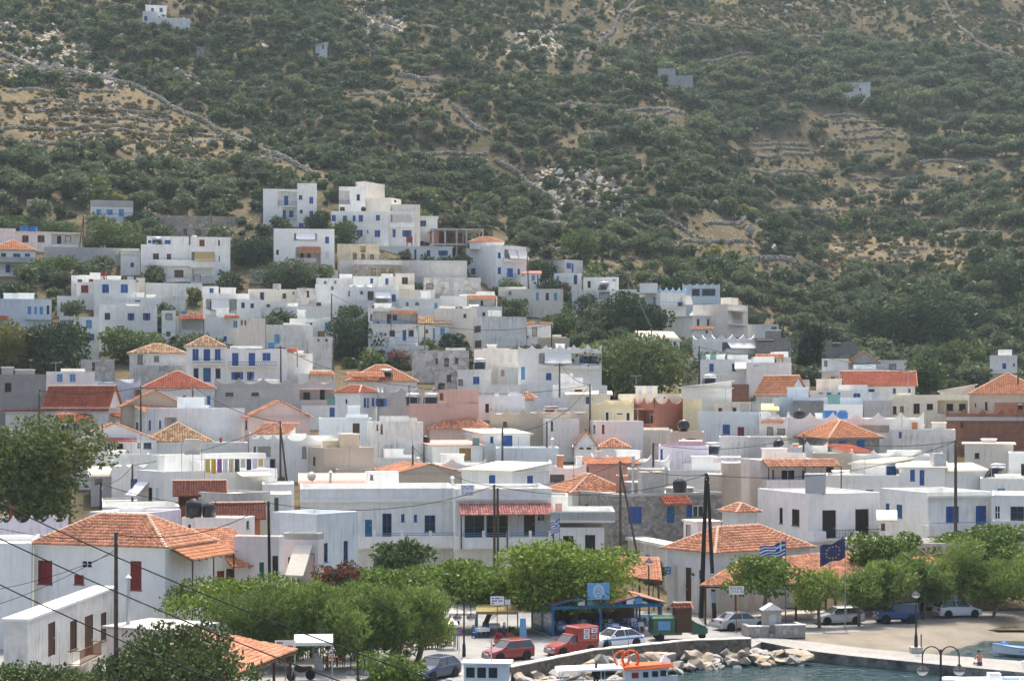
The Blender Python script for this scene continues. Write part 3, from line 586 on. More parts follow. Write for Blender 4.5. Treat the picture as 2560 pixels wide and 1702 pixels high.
co('A0',1530,2072,2145,182,'pink rooftop block with tiny green window and black water tanks',Y=152,th=75,sink=.2,par=.1,wall='palepink',wins=[(1585,237,1608,284,'K'),(2075,202,2098,272,'G')])
co('A0',750,1230,1525,142,'pale lavender wall building behind the hip roofed house',Y=158,th=60,sink=.3,par=.3,wall='lav')
co('B0',1670,1955,2280,1190,'white and grey block with corrugated roof edge behind the black water tanks',Y=166,th=40,sink=.5,par=.2,wall='grey',roof_m='beige')
fr('B1',190,365,1195,'narrow white stair tower with green door',Y=163,dep=5,sink=.4,par=.1,wins=[(222,1225,257,1362,'G')])
fr('B0',865,1512,1303,'white terrace with slatted balustrade behind the lavender wall',Y=164,dep=8,sink=.4,par=.6,wall='clean')
fr('B0',1500,1870,1196,'brown shingled wooden roof pavilion left of the black water tanks',Y=169,dep=4.5,sink=1,wall='wood',roof='gable',gdir='R',rise=1.1,over=.5,tile_m='brownred',wins=[(1510,1200,1690,1290,'L'),(1700,1200,1860,1290,'L')])
fr('B0',1830,2190,1392,'brown shingled pavilion roof behind the pink rooftop block',Y=158,dep=4.5,sink=1,wall='wood',roof='gable',gdir='R',rise=1.1,over=.5,tile_m='brownred')
def balcony_rail(start,xs,r0,r1,y0,y1,ys,out):
 h=next(v for k,v in HOUSES.items() if k.startswith(start))
 for x in xs:
  a,zt=h.un('R',x,y0,out); _,zb=h.un('R',x,y1,out); mb=MB(); h.fbox(mb,'R',a-.13,a+.13,out-.17,out+.02,zb,zt); mb.build('balcony_post',h.mat,h.e)
 for y in ys:
  a,z=h.un('R',r0,y,out-.08); b,z2=h.un('R',r1,y,out-.08); mb=MB(); mb.tube(h.loc('R',a,out-.08,(z+z2)/2),h.loc('R',b,out-.08,(z+z2)/2),.03,n=5); mb.build('handrail',M['rail_blue'],h.e)
balcony_rail('long white two storey',(1065,1298,1537,1770),990,1775,292,337,(312,328),1.7)
balcony_rail('white building section',(-300,-104,101,290,455),-300,460,290,344,(310,328),1.8)
balcony_rail('white house with wide balcony',(1562,2080),1565,2085,222,239,(222,),1.5)
# ------------------------------------------------------------------ houses of the middle of the village
co('B0',370,905,1020,465,'white house with steep red tiled roof and a small dormer',h=4.2,th=62,roof='gable',gdir='L',rise=2.7,tile_m='red',wins=[(948,385,966,465,'d')],lean=[(925,520,1015,560,1.6,'tile',2.6,'red')])
fr('B0',45,466,500,'low white house with shallow tiled roof left of the dormer house',h=3.2,roof='shed',gdir='F',rise=.9,tile_m='red',dep=7)
fr('B0',466,865,545,'white house with red tiled porch and blue door below the dormer house',h=3.0,dep=6,wins=[(515,582,546,660,'G'),(552,582,582,660,'d'),(617,592,667,662,'B')],lean=[(475,520,785,585,2.0,'tile',2.4,'red')])
co('B0',1015,1040,1560,455,'rough brown plastered house with long gable and orange tiles',h=4.5,th=14,roof='gable',gdir='L',rise=2.0,wall='tan',tile_m='orange')
co('B0',1082,1228,1540,515,'white house with tiled lean roofs below the brown gable',h=4.0,th=25,roof='shed',gdir='F',rise=1.5,wins=[(1145,590,1165,650,'G')])
co('B0',1232,1496,2062,472,'long plain pale blue wall house behind a wooden pole',h=6.5,th=24,wall='blue',par=.3,wins=[(1253,575,1271,655,'b'),(1295,575,1312,648,'g'),(1340,575,1357,640,'b'),(1385,548,1490,640,'L')])
fr('B0',390,800,163,'white house with two pale blue shutters and ribbed roof edge',h=6.5,dep=7,par=.12,roof_m='roofcream',wins=[(480,185,526,245,'l'),(588,185,636,246,'l')])
fr('B0',388,830,246,'white terrace house in front of the pale blue shutters',h=4.5,dep=5,par=.9,wall='white')
fr('B0',828,1185,235,'blue grey house with scalloped parapet beside the red hipped roof',h=5,wall='bluegrey',scallop=True,par=.8,lobes=2)
fr('B0',-90,386,186,'large dark grey concrete wall building at the left',h=8,wall='dark',dep=9,par=.2,roof_m='concrete')
fr('B0',-150,200,250,'pale pink house with horned parapet and dark door at the left edge',h=6.2,wall='palepink',scallop=True,par=1.0,lobes=3,wins=[(45,370,70,458,'k')],balc=[(-100,198,268,310,.8,'solid')])
fr('B0',1190,1806,305,'pale blue house with red hipped tile roof below the blue shuttered mansion',h=5.5,roof='hip',rise=2.3,tile_m='red',wall='blue',dep=9,wins=[(1540,365,1566,442,'b'),(1745,365,1772,446,'b')])
fr('B0',1140,1412,305,'raw brick lean building with pale coping beside the red hipped roof',h=3.8,wall='brick',dep=4,par=.15,slab=.1,trim='concrete')
fr('B0',1808,2822,232,'long pale grey house with waving parapet and shaded loggia',h=6.0,wall='grey',scallop=True,par=1.1,lobes=5,dep=9,wins=[(1900,340,1966,366,'o'),(2120,340,2180,366,'o'),(2524,305,2815,403,'L'),(2556,338,2612,402,'ie'),(2694,312,2735,402,'ik')])
fr('B0',1786,2445,366,'low white house with thin white roof and clothes on the wall',h=3.4,wall='white',par=.12,slab=.2,dep=6,wins=[(1850,385,1960,455,'o')],lean=[(2170,392,2370,465,2.0,'corr',0,'redsheet')])
co('B0',1780,1792,1908,632,'tiny white gable house with tiled roof and wide window',h=3.2,th=8,roof='gable',gdir='L',rise=1.3,tile_m='red',dep=5,wins=[(1790,640,1872,695,'e')])
co('B0',2060,2100,2612,545,'large pink gable house with stained side wall',h=5.0,th=14,roof='gable',gdir='L',rise=1.9,wall='pink',tile_m='orange',wins=[(2066,575,2084,650,'d')])
fr('B0',602,1320,742,'white house with low wide pediment and small red canopy',h=4.8,roof='gable',gdir='L',rise=1.9,wall='clean',dep=8,over=.25,wins=[(880,770,930,832,'d'),(936,770,978,832,'w'),(984,770,1036,836,'K'),(1155,760,1192,812,'w'),(1210,762,1276,812,'d')],lean=[(775,722,1150,755,1.2,'corr',0,'redsheet')])
fr('B0',1222,1780,757,'house with old mottled hipped tile roof behind the white pediment house',h=3.6,roof='hip',rise=2.7,tile_m='old',dep=8)
fr('B0',668,1262,862,'long white terrace wall under the pediment house',h=4.0,dep=5,par=.8,wall='white')
fr('B0',1320,2090,765,'white roof terrace wall with pale box beside the mottled roof',h=3.6,dep=6,par=.9,wall='white')
co('B0',1156,1386,2335,1006,'white house with rooftop laundry lines',h=7.2,th=28,par=.8,wall='clean',wins=[(1465,1115,1542,1166,'w'),(1250,1140,1282,1250,'K'),(1312,1140,1340,1260,'g')],lean=[(1165,1085,1255,1215,1.5,'canvas',0,'canvas_white'),(1990,1010,2250,1050,1.3,'corr',0,'roofcream')])
co('B0',1258,1388,2240,868,'white upper storey with long ribbed roof edge behind the laundry',on='white house with rooftop laundry',dy=5,th=28,par=.12,wall='clean',roof_m='roofcream')
fr('B0',940,1255,935,'white roof terrace with square stepped parapet left of the laundry house',h=5,scallop=True,par=.9,lobes=3,dep=6)
fr('B0',765,1005,1050,'small grey house with weathered ribbed roof beside the big left tree',h=3.2,roof='shed',gdir='F',rise=.9,tile_m='beige',wall='grey',dep=6,wins=[(800,1070,860,1110,'o')])
fr('B0',850,1200,1255,'low grey yard building below the big left tree',h=3,par=.2,wall='grey',dep=6,roof_m='concrete')
fr('B1',450,746,448,'low white house with bright blue door and ribbed pink roof edge',h=3.2,par=.12,dep=6,roof_m='pinksheet',wins=[(687,465,731,548,'B'),(440,500,482,520,'b')])
co('B1',735,940,1092,342,'white house with red hipped roof and blue shutters beside the grey loggia house',h=5.6,th=38,roof='hip',rise=2.7,tile_m='red',wall='clean',wins=[(815,390,839,436,'w'),(975,385,997,460,'b'),(1004,385,1018,462,'b'),(1045,385,1062,452,'b')])
co('B1',1088,1152,1572,308,'beige grey house with scalloped parapet behind the hung washing',h=6.5,th=15,scallop=True,par=.9,wall='grey',wins=[(1095,390,1146,456,'h')])
co('B1',1345,1396,1942,432,'brownish pink house with plain front wall',h=6.5,th=12,wall='salmon',par=.5,wins=[(1330,540,1340,570,'D')])
co('B1',1575,1686,1942,314,'brownish pink upper room with black tank on top',on='brownish pink house with plain',dy=1.0,th=20,wall='salmon',par=.1,roof_m='roofcream',dep=5,wins=[(1615,345,1646,400,'r')])
fr('B1',1528,2062,648,'pink house with faded orange hipped roof in the village middle',h=3.4,roof='hip',rise=2.4,tile_m='orange',wall='pink',dep=9)
fr('B1',598,1045,556,'long pale blue blank wall house in the village middle',h=5,wall='blue',par=.12,dep=7)
fr('B1',1045,1476,588,'tall streaky white wall building with two slit windows',h=6.6,wall='old',par=.12,dep=6,th=6,wins=[(1083,605,1096,656,'o'),(1118,610,1135,686,'o')])
fr('B1',312,896,712,'white house with horned parapet and brown mesh screen',h=5.2,scallop=True,par=1.0,lobes=3,wall='clean',dep=8,wins=[(455,795,490,890,'o')])
co('B1',510,640,1056,806,'beige plastered block with ribbed roof edge and white side',h=5.2,th=16,wall='tan',par=.1,roof_m='roofcream',wins=[(548,880,568,960,'k')])
fr('B1',12,315,700,'white house with horned parapet and shaded porch beside the thin double pole',h=5.0,scallop=True,par=.9,lobes=3,dep=7,wins=[(85,795,192,880,'L'),(48,795,66,850,'o')])
co('B1',70,330,400,695,'old house with sloping orange tiles behind the horned parapets',h=4.2,th=60,roof='shed',gdir='L',rise=1.3,tile_m='orange',dep=8)
co('B1',1430,1556,1976,790,'white cube house with flat pink roof and ochre boarded window',h=4.2,th=18,wall='clean',roof='shed',gdir='F',rise=.5,tile_m='pinksheet',wins=[(1780,808,1877,906,'y'),(1548,802,1566,870,'o')])
co('B1',1830,1985,2376,690,'white house with cream flat roof and bright blue window',h=4.6,th=20,wall='clean',roof='shed',gdir='F',rise=.5,tile_m='roofcream',wins=[(2040,712,2068,763,'b'),(2150,700,2227,798,'b')])
fr('B1',1430,2010,915,'white terrace with waving parapet below the ochre boarded window',h=4.4,scallop=True,par=1.0,lobes=2,dep=6)
co('B1',1062,1275,1795,1015,'grey brown gable end wall edged with orange tiles',h=5.0,th=20,roof='gable',gdir='L',rise=.8,wall='tan',tile_m='orange',over=.15)
fr('B1',450,985,1112,'low shed with faded red sheet roof behind the satellite dish',h=4.4,roof='shed',gdir='F',rise=.8,tile_m='pinksheet',dep=8)
fr('B1',120,388,1110,'white block with bluish shade left of the faded red sheet roof',h=5.5,wall='clean',par=.2,dep=6)
fr('B1',1055,1168,775,'small white annex with two dark openings',h=3.5,dep=4,par=.1,wins=[(1057,825,1080,868,'o'),(1115,830,1136,866,'o')])
fr('B1',1000,1440,890,'white low house under the tangle of aerials',h=3.4,par=.3,dep=6)
fr('B1',580,1040,985,'grey rendered yard wall below the beige block',h=2.4,par=.1,wall='grey',dep=4)
fr('B1',830,1422,248,'house with bright orange roof and tiled front canopy',h=4.0,roof='hip',rise=2.4,tile_m='fresh',dep=8,lean=[(830,170,1148,212,1.6,'tile',0,'fresh')])
fr('B1',420,735,182,'low white rooms with orange canopy and small blue opening',h=4.0,dep=6,par=.2,lean=[(515,160,720,190,1.4,'tile',2,'fresh')],wins=[(225,210,258,236,'b')])
fr('B1',30,420,150,'white house with vine covered roof terrace',h=3.6,dep=6,par=.2,wins=[(222,210,260,236,'b'),(335,212,370,238,'o'),(5,165,40,235,'l')])
fr('B1',1575,1765,165,'rough rubble walled ruin beside the small blue shuttered house',h=3.2,wall='whiterubble',dep=5,par=.1,wins=[(1675,190,1712,250,'o')])
fr('B1',1765,2045,152,'white house with small blue shutter and dark door below the rubble house',h=4.2,dep=6,par=.1,slab=.15,wins=[(1897,207,1949,265,'b'),(1772,230,1812,278,'o')])
fr('B1',2030,2302,272,'low white flat house with grey box on top',h=3.2,dep=5,par=.3)
fr('B1',1942,2332,368,'pale blue house with white shuttered window and water box',h=5.5,wall='blue',dep=7,par=.2,wins=[(1993,428,2036,510,'w'),(1945,575,2065,640,'o')])
fr('B1',2040,2870,492,'long brownish grey house with horned parapet and arched window',h=5.5,wall='tan',dep=8,scallop=True,par=1.0,lobes=6,wins=[(2150,585,2182,625,'o')])
fr('B2',298,745,508,'raw red brick shed with pale slab roof',h=4.6,wall='brick',dep=6,par=.15,slab=.15,trim='concrete')
co('B2',395,455,702,562,'white cube with narrow dark window in front of the brick shed',h=5.2,th=15,dep=6,par=.1,wins=[(462,585,481,660,'o')])
fr('B2',802,1160,402,'olive yellow house with scalloped parapet and arched white doors',h=6.0,wall='yellow',scallop=True,par=1.1,lobes=3,dep=8,wins=[(918,500,955,578,'W'),(1093,505,1132,578,'W'),(1010,508,1072,526,'w')])
co('B2',1162,1338,1574,402,'brick red house with curved parapet beside the olive yellow house',h=6.2,th=45,wall='brick_red',scallop=True,par=1.0,lobes=2,wins=[(1190,488,1330,600,'L'),(1215,508,1258,542,'iw'),(1298,522,1328,592,'iW')])
fr('B2',1574,1735,392,'pale yellow house end with small window right of the brick red house',h=6.2,wall='yellow',par=.3,dep=7,wins=[(1630,510,1646,546,'w')])
co('B2',790,850,1242,580,'white house with two dark narrow openings below the olive yellow house',h=4.8,th=12,wall='clean',par=.1,dep=6,wins=[(820,615,839,682,'o'),(893,612,913,682,'o')])
fr('B2',970,1490,655,'cream terrace wall with green netting',h=3.4,wall='cream',par=.8,dep=5)
co('B2',1700,1728,2312,502,'long weathered bluish white house with blue shutter and dark red door',h=5.4,th=8,wall='blue',par=.2,dep=8,wins=[(1910,610,1971,688,'b'),(2035,630,2091,708,'r')])
fr('B2',660,852,792,'white house front with dark windows under a small tiled pediment',h=3.8,roof='gable',gdir='L',rise=1.7,over=.3,dep=9,wins=[(705,770,735,812,'o'),(765,768,800,815,'o')])
fr('B2',862,1115,806,'house with small orange hipped roof and pale chimney',h=3.4,roof='hip',rise=2.3,dep=7,tile_m='orange')
co('B2',800,1002,1462,888,'white house with horned parapet and low roof walls',h=5.0,th=22,scallop=True,par=1.0,lobes=3,wall='clean')
fr('B2',1470,1756,670,'raw concrete block carrying a round black tank',h=5.0,wall='tan',par=.1,dep=5,roof_m='concrete')
fr('B2',1370,1792,788,'lavender house with red edged roof',h=5.4,wall='lav',par=.1,roof_m='redsheet',dep=7,wins=[(1385,815,1405,900,'d')])
fr('B2',1788,2062,884,'low lavender house right of the red edged roof',h=4.0,wall='lav',par=.15,dep=6)
co('B3',-28,135,690,908,'pale pink house with white sheet roof and tiled porch canopy',Y=192,th=20,sink=3,wall='palepink',par=.1,roof_m='roofcream',wins=[(312,990,430,1070,'W'),(490,992,506,1070,'k'),(238,992,252,1070,'k')],lean=[(150,905,770,968,1.9,'tile',2.6,'orange')],balc=[(190,690,1075,1135,1.9,'solid')])
fr('B2',1898,2062,932,'tall tan windowless block behind the grey stone house',Y=189,sink=2,wall='tan',par=.1,dep=6)
fr('B2',1780,1905,1030,'lower tan annex beside the tall tan block',Y=187,sink=2,wall='tan',par=.1,dep=5)
fr('B2',1108,1422,984,'stained beige roof room behind the rusty tank',Y=190,sink=3,wall='tan',par=.1,dep=5,roof_m='concrete')
co('B2',445,640,1105,1185,'house with big orange hipped roof behind the grey stone house',Y=188,th=20,sink=3,roof='hip',rise=3.4,dep=11,wall='white')
co('B2',722,782,1192,948,'salmon house with orange roof edge above the big hipped roof',h=5,th=12,wall='salmon',roof='shed',gdir='F',rise=.6,tile_m='fresh',dep=6)
fr('B2',445,762,945,'white house with brown framed windows and humped parapet',h=5.5,scallop=True,par=.9,lobes=1,wall='clean',dep=7,wins=[(455,1030,576,1092,'e'),(645,1040,740,1078,'e')])
fr('B2',0,530,806,'long pale blue parapet wall house behind the cube with cream roof',h=4.6,wall='blue',par=.9,dep=7)
fr('B2',1450,1932,990,'white low house with bright roof below the lavender house',h=3.8,wall='clean',par=.2,dep=7)
fr('B2',2128,2420,715,'grey beige rendered wall house with tiled coping',h=5.0,wall='grey',par=.1,dep=6)
fr('B2',1880,2130,712,'white wall with peeling blue paint',h=4.6,wall='old',par=.2,dep=5)
fr('B2',478,806,274,'white house with narrow red window left of the great plane tree',h=5.0,dep=6,par=.1,wins=[(665,315,724,332,'r')])
fr('B2',602,962,358,'white house with sheet roof and blue door below the great plane tree',h=4.4,dep=6,roof='shed',gdir='F',rise=.5,tile_m='roofcream',wins=[(757,375,791,438,'B')])
fr('B2',318,606,382,'low pale blue house beside the tall pole with crossarm',h=4.6,wall='blue',dep=6,par=.2)
fr('B2',150,372,405,'small house with loose orange hipped roof',h=3.4,roof='hip',rise=2.0,tile_m='orange',dep=6)
fr('B2',1562,1986,300,'white shed with sloping top right of the great plane tree',h=5.2,dep=6,roof='shed',gdir='L',rise=.9,tile_m='roofwhite')
fr('B2',1558,1832,348,'low white wall house below the sloping white shed',h=4.2,dep=4,par=.2,wall='cream')
fr('B2',1835,2150,420,'beige wall with junk on top right of the yellow house',h=4.2,dep=4,par=.2,wall='cream')
co('B2',1030,1200,1562,352,'pale yellow roof room with dormer behind the scalloped parapets',h=6.2,th=30,wall='pale_yellow',par=.2,dep=6,wins=[(1408,355,1434,392,'w'),(1335,350,1370,392,'g')])
co('B3',105,365,530,352,'bluish house with orange gable roof and small blue window',h=4.4,th=60,roof='gable',gdir='L',rise=2.4,wall='blue',tile_m='fresh',wins=[(337,335,362,372,'b')])
fr('B2',1720,2150,62,'white house with blue shutters right of the great plane tree',h=6.2,wall='white',par=.1,dep=8,wins=[(1797,97,1834,160,'b'),(1988,98,2018,158,'d')],lean=[(2010,75,2140,138,1.2,'canvas',0,'canvas_grey')])
fr('B2',1562,1708,30,'white house corner with two blue windows beside the great plane tree',h=6,scallop=True,par=.7,lobes=2,dep=7,wins=[(1612,103,1640,165,'b'),(1650,105,1706,150,'h')])
fr('B3',20,400,88,'white terraced house with round window and potted plants',h=6.6,wall='white',par=.2,dep=7,wins=[(85,65,120,110,'d')])
fr('B3',90,552,232,'grey beige wall house below the white terraced house',h=4.2,wall='grey',par=.3,dep=6)
fr('B3',796,1042,276,'white block left of the red striped roof',h=4.6,dep=6,par=.2,wall='clean')
fr('B3',832,1442,280,'white house with long red tiled roof banded with mortar',h=4.4,roof='gable',gdir='R',rise=1.9,tile_m='red',dep=8,wins=[(1255,305,1279,346,'b'),(1380,308,1403,348,'b'),(1050,312,1100,345,'d')])
fr('B3',555,906,322,'low cream house with small blue shutters and ragged roof',h=4.0,wall='cream',par=.1,dep=6,wins=[(700,335,735,370,'b'),(790,330,810,365,'b'),(630,335,660,345,'b')])
fr('B3',250,1010,382,'long blue grey house behind the concrete block ruin',h=4.4,wall='bluegrey',par=.3,dep=5)
fr('B3',412,672,408,'bare grey concrete block building',h=4.6,wall='block',par=.1,dep=6,roof_m='concrete')
fr('B3',670,1002,438,'white cube room right of the bare concrete block building',h=4.6,wall='clean',par=.1,dep=6)
fr('B3',1012,1235,408,'small grey rendered house with steel tank',h=4.6,wall='grey',par=.1,dep=6)
fr('B3',1230,1900,360,'long pale yellow house with dark framed windows and shaded porch',h=5.2,wall='pale_yellow',par=.4,dep=8,wins=[(1428,433,1480,515,'K'),(1540,435,1592,482,'K'),(1632,405,1885,520,'L'),(1705,435,1762,492,'ie'),(1812,435,1868,492,'ie'),(1255,455,1285,520,'e'),(1315,455,1345,505,'e')])
fr('B3',1900,2560,356,'pale yellow house with broad orange hipped roof at the right edge',h=5.2,roof='hip',rise=3.2,wall='pale_yellow',dep=11,tile_m='fresh',wins=[(2030,420,2051,486,'K'),(1945,430,1956,460,'K')])
fr('B3',1650,1945,330,'white shed with slanted roofs left of the broad orange roof',h=4.0,roof='shed',gdir='L',rise=.9,tile_m='roofwhite',dep=6)
fr('B3',1700,2480,492,'unfinished house of red brick and concrete beams at the right',h=5.2,wall='brick',scallop=True,par=1.0,lobes=5,dep=9,wins=[(1826,590,1848,632,'o')],roof_m='concrete',balc=[(1700,2480,545,578,.25,'solid','grey')])
fr('B3',368,1516,524,'long bright white house with horned parapet behind the blue tanks',h=5.4,wall='clean',scallop=True,par=1.1,lobes=6,dep=8,wins=[(945,605,1222,680,'L')])
fr('B3',128,368,528,'white house with pointed parapet and arched niche',h=5.6,scallop=True,par=.9,lobes=3,dep=7,wins=[(195,630,246,702,'o'),(280,645,345,690,'o')],lean=[(145,578,330,596,.8,'tile',0,'fresh')])
co('B3',462,722,1140,724,'stone house with bright orange tile roof and blue shutters',h=4.2,th=30,roof='hip',rise=2.3,tile_m='fresh',wall='ashlar',over=.5,wins=[(793,742,866,802,'b'),(948,740,1016,800,'b')])
fr('B3',1246,1782,650,'low whitewashed house with ribbed roof edge and blue door',h=4.4,par=.1,dep=6,roof_m='roofcream',wall='old',wins=[(1305,670,1329,726,'B')])
fr('B3',900,1672,838,'white terrace house with pointed parapet below the blue tank',h=4.8,scallop=True,par=.9,lobes=4,dep=7)
fr('B3',582,906,848,'tan rendered block with ribbed roof edge beside the tiled canopy',h=4.6,wall='tan',par=.1,dep=6,roof_m='roofcream')
co('B3',700,890,1080,852,'small dark tiled porch roof behind the tan block',h=4.2,th=30,roof='shed',gdir='F',rise=.8,tile_m='red',dep=4)
co('B3',905,1190,1402,948,'white house with patched cream sheet roof and violet blue shutter',h=4.6,th=50,roof='shed',gdir='L',rise=.7,tile_m='beige',wall='clean',wins=[(1200,960,1281,1038,'b')])
fr('B3',1305,1695,972,'white rooftop room with cream roof, blue door and leaning ladder',h=5.0,roof='shed',gdir='F',rise=.5,tile_m='roofcream',dep=6,wall='clean',wins=[(1400,990,1439,1083,'b'),(1480,992,1519,1122,'B')])
co('B3',1560,1700,2060,1010,'white room with steep cream sheet roof right of the leaning ladder',h=4.6,th=40,roof='shed',gdir='F',rise=.8,tile_m='roofcream',wall='clean',dep=7)
fr('B3',690,1312,1034,'long white terrace parapet left of the leaning ladder',h=4.2,par=.9,dep=6,wall='white')
fr('B3',1858,2270,768,'cream house with flat slab roof at the right',h=4.6,wall='cream',slab=.3,par=.15,dep=7)
fr('B3',2230,2520,850,'white house at the right edge below the brick building',h=5.4,dep=7,par=.3,wall='clean')
fr('B3',1990,2520,1062,'low white house with brick parapet at the right edge',h=4.4,dep=7,par=.3,wall='white')
fr('B3',0,165,618,'small white annex below the bluish white house',h=3.6,dep=4,par=.2,wall='clean')
fr('B3',30,362,712,'grey brown rendered building with broken tile coping',h=4.6,wall='tan',dep=6,par=.1)
fr('B3',190,705,768,'white terrace with curled parapet left of the tan block',h=4.6,scallop=True,par=.9,lobes=3,dep=6)
fr('B3',80,275,494,'little house with lemon yellow sheet roof',h=3.2,roof='shed',gdir='F',rise=.9,tile_m='lemon',dep=5)
co('B3',2110,2300,2480,425,'raw brick upper room on the unfinished house',on='unfinished house of red',th=60,wall='brick',par=.1,dep=4,wins=[(2308,430,2345,488,'o')])
# ------------------------------------------------------------------ houses of the upper village
fr('C0',1606,1940,512,'right block of the large white three storey house with tan awning',yb=915,dep=9,par=.3,wins=[(1680,537,1723,590,'r'),(1838,540,1853,584,'n'),(1838,667,1856,725,'w'),(1818,800,1857,853,'g'),(1612,640,1806,755,'L'),(1612,775,1790,885,'L'),(1632,830,1690,885,'io')],lean=[(1640,637,1800,708,.9,'canvas',0,'canvas_tan')],balc=[(1612,1806,715,768,.5,'solid'),(1612,1790,850,905,.5,'rail','iron')])
fr('C0',1186,1608,575,'left block of the large white three storey house with two balconies',yb=905,dep=8,par=.4,wins=[(1288,652,1339,706,'n'),(1405,655,1441,708,'n'),(1257,790,1308,850,'n'),(1345,790,1381,874,'D'),(1470,793,1546,850,'n')],balc=[(1225,1608,705,758,1.0,'solid'),(1225,1608,862,905,1.0,'solid')])
fr('C0',1236,1590,505,'recessed white top floor of the large three storey house',on='left block of the large',dep=5,par=.1,wins=[(1388,540,1438,571,'b'),(1248,540,1273,564,'b')])
fr('C0',1225,1705,900,'pale retaining wall below the large three storey house',h=3.2,dep=3,par=.1,cat='wall',name='retaining_wall')
fr('C0',1016,1182,655,'little white shed with sheet roof and one blue shutter',h=3.8,roof='shed',gdir='K',rise=.5,tile_m='roofcream',dep=5,wins=[(1100,730,1128,764,'b')])
fr('C0',130,692,466,'long low white house with brown shutters and blue tanks on the roof',h=3.8,dep=7,par=.15,slab=.2,wins=[(187,500,241,556,'n'),(317,500,376,556,'n'),(436,478,680,576,'L'),(480,505,516,572,'ik'),(548,505,596,549,'io')])
fr('C0',-70,131,438,'white house end at the left edge beside the long low house',h=4.4,dep=7,par=.15)
fr('C0',-80,300,622,'white house with orange hipped roof and grey balcony at the left edge',yb=850,roof='hip',rise=2.2,dep=8,tile_m='fresh',wins=[(10,650,51,682,'n'),(110,652,172,680,'d'),(210,653,253,677,'b'),(45,745,192,822,'L'),(50,748,82,818,'ib'),(118,748,150,818,'ib')],balc=[(-80,300,682,728,1.2,'solid','grey'),(-80,200,815,850,1.0,'solid')])
fr('C0',762,1122,202,'white house with grey top band and three blue shutters',h=6.0,dep=7,par=1.3,trim='grey',wins=[(812,280,851,326,'l'),(900,282,949,321,'l'),(1002,280,1043,339,'l')])
fr('C0',226,394,196,'abandoned tan shell with empty openings',h=4.6,dep=4,par=.1,wall='tan',wins=[(250,200,292,252,'o'),(250,285,310,322,'o'),(372,205,388,250,'o')])
fr('C0',790,1143,870,'white house with two blue shutters and stepped parapet',h=6.8,dep=8,par=.3,wins=[(860,912,918,982,'b'),(1018,912,1077,981,'b'),(775,1020,790,1150,'b')])
fr('C0',642,790,895,'white annex with red window above outside steps',h=4.6,dep=5,par=.15,slab=.15,wins=[(683,920,745,981,'r')])
fr('C0',600,872,836,'low white house behind the stepped parapet with dark red openings',h=4.6,dep=5,par=.15,wins=[(655,870,692,890,'r'),(750,868,785,888,'r')])
fr('C0',1146,1222,858,'small cream house end with rusty downpipe',h=4.2,dep=5,par=.1,wall='cream',wins=[(1146,868,1164,890,'o')])
fr('C0',940,1360,1020,'white roof terrace with washing above the blue windowed house',h=4.2,dep=5,par=.3,wins=[(1138,1028,1180,1055,'b')])
fr('C0',834,978,1082,'white stair block with one curtained window',h=7.6,dep=7,par=.3,wins=[(877,1148,933,1212,'w'),(885,1263,925,1302,'w')])
fr('C0',980,1325,1092,'white house with two open blue windows and bright cornice',h=7.6,dep=7,par=.9,wins=[(1088,1155,1118,1213,'h'),(1218,1155,1252,1213,'h'),(985,1262,1046,1312,'o')])
fr('C0',664,835,1186,'narrow white house with two blue windows beside the rubble',h=7.5,dep=6,par=.2,wins=[(725,1213,772,1278,'l'),(715,1330,770,1384,'h')])
fr('C0',-60,434,1032,'bluish white house with pale blue shutters at the left edge',h=7.0,dep=8,par=.4,wall='blue',wins=[(232,1098,263,1163,'l'),(290,1100,312,1168,'l'),(333,1100,363,1166,'l'),(388,1085,421,1166,'w')],balc=[(210,434,1165,1210,.8,'solid')],lean=[(-60,1178,76,1208,1.2,'tile',2.2,'red')])
fr('C0',1710,2100,988,'white house with grey awning and wavy balcony',h=6.2,dep=7,par=.5,wins=[(1735,1036,2000,1168,'L'),(1770,1055,1790,1118,'ib')],lean=[(1782,1038,1930,1120,.9,'canvas',0,'canvas_grey')],balc=[(1735,2000,1120,1172,.4,'wave')])
fr('C0',1700,1842,928,'small white upper room with blue shutter above the grey awning',on='white house with grey awning',dep=5,par=.15,wins=[(1765,937,1799,981,'b')])
fr('C0',1995,2200,1036,'white house with two small blue windows beside the wavy balcony',h=6.0,dep=6,par=.15,wins=[(2032,1065,2063,1109,'d'),(2110,1072,2139,1108,'d')])
fr('C1',0,410,952,'cream white house with pale shutters and blue rail terrace',h=4.8,dep=7,par=.2,wins=[(18,978,51,1034,'g'),(100,978,136,1041,'d'),(290,988,321,1029,'n'),(375,975,391,994,'b')],wall='cream')
fr('C1',96,752,1096,'long white terrace wall with ochre shutters below',h=4.2,dep=5,par=.3,wins=[(288,1165,340,1205,'y')])
fr('C0',1362,1480,1132,'narrow white house with ivy on its left wall',h=7.0,dep=6,par=.1,wins=[(1395,1157,1453,1206,'o'),(1400,1310,1436,1346,'G')])
fr('C0',1480,1725,1180,'white house with red tiled porch roof and drying rug',h=5.4,dep=7,par=.1,wins=[(1530,1208,1690,1295,'L')],lean=[(1510,1170,1722,1206,1.4,'tile',2.2,'red')])
fr('C0',1722,2015,1185,'white wall house with clipped tree and orange roof edge',h=6.2,dep=6,par=.1,wins=[(1883,1350,1910,1388,'b'),(1965,1220,2000,1275,'l')],lean=[(1890,1172,2012,1196,.9,'tile',0,'red')])
fr('C0',2016,2236,1198,'tall cream windowless house with two slits',h=7.5,dep=7,par=.1,wall='cream',wins=[(2030,1205,2044,1251,'o'),(2060,1203,2074,1251,'o')])
fr('C1',150,548,1252,'grey white house with pale blue door and blue tank',h=6.0,dep=7,par=.4,wall='old',wins=[(222,1332,266,1406,'l'),(430,1325,485,1385,'g'),(75,1335,135,1400,'g')])
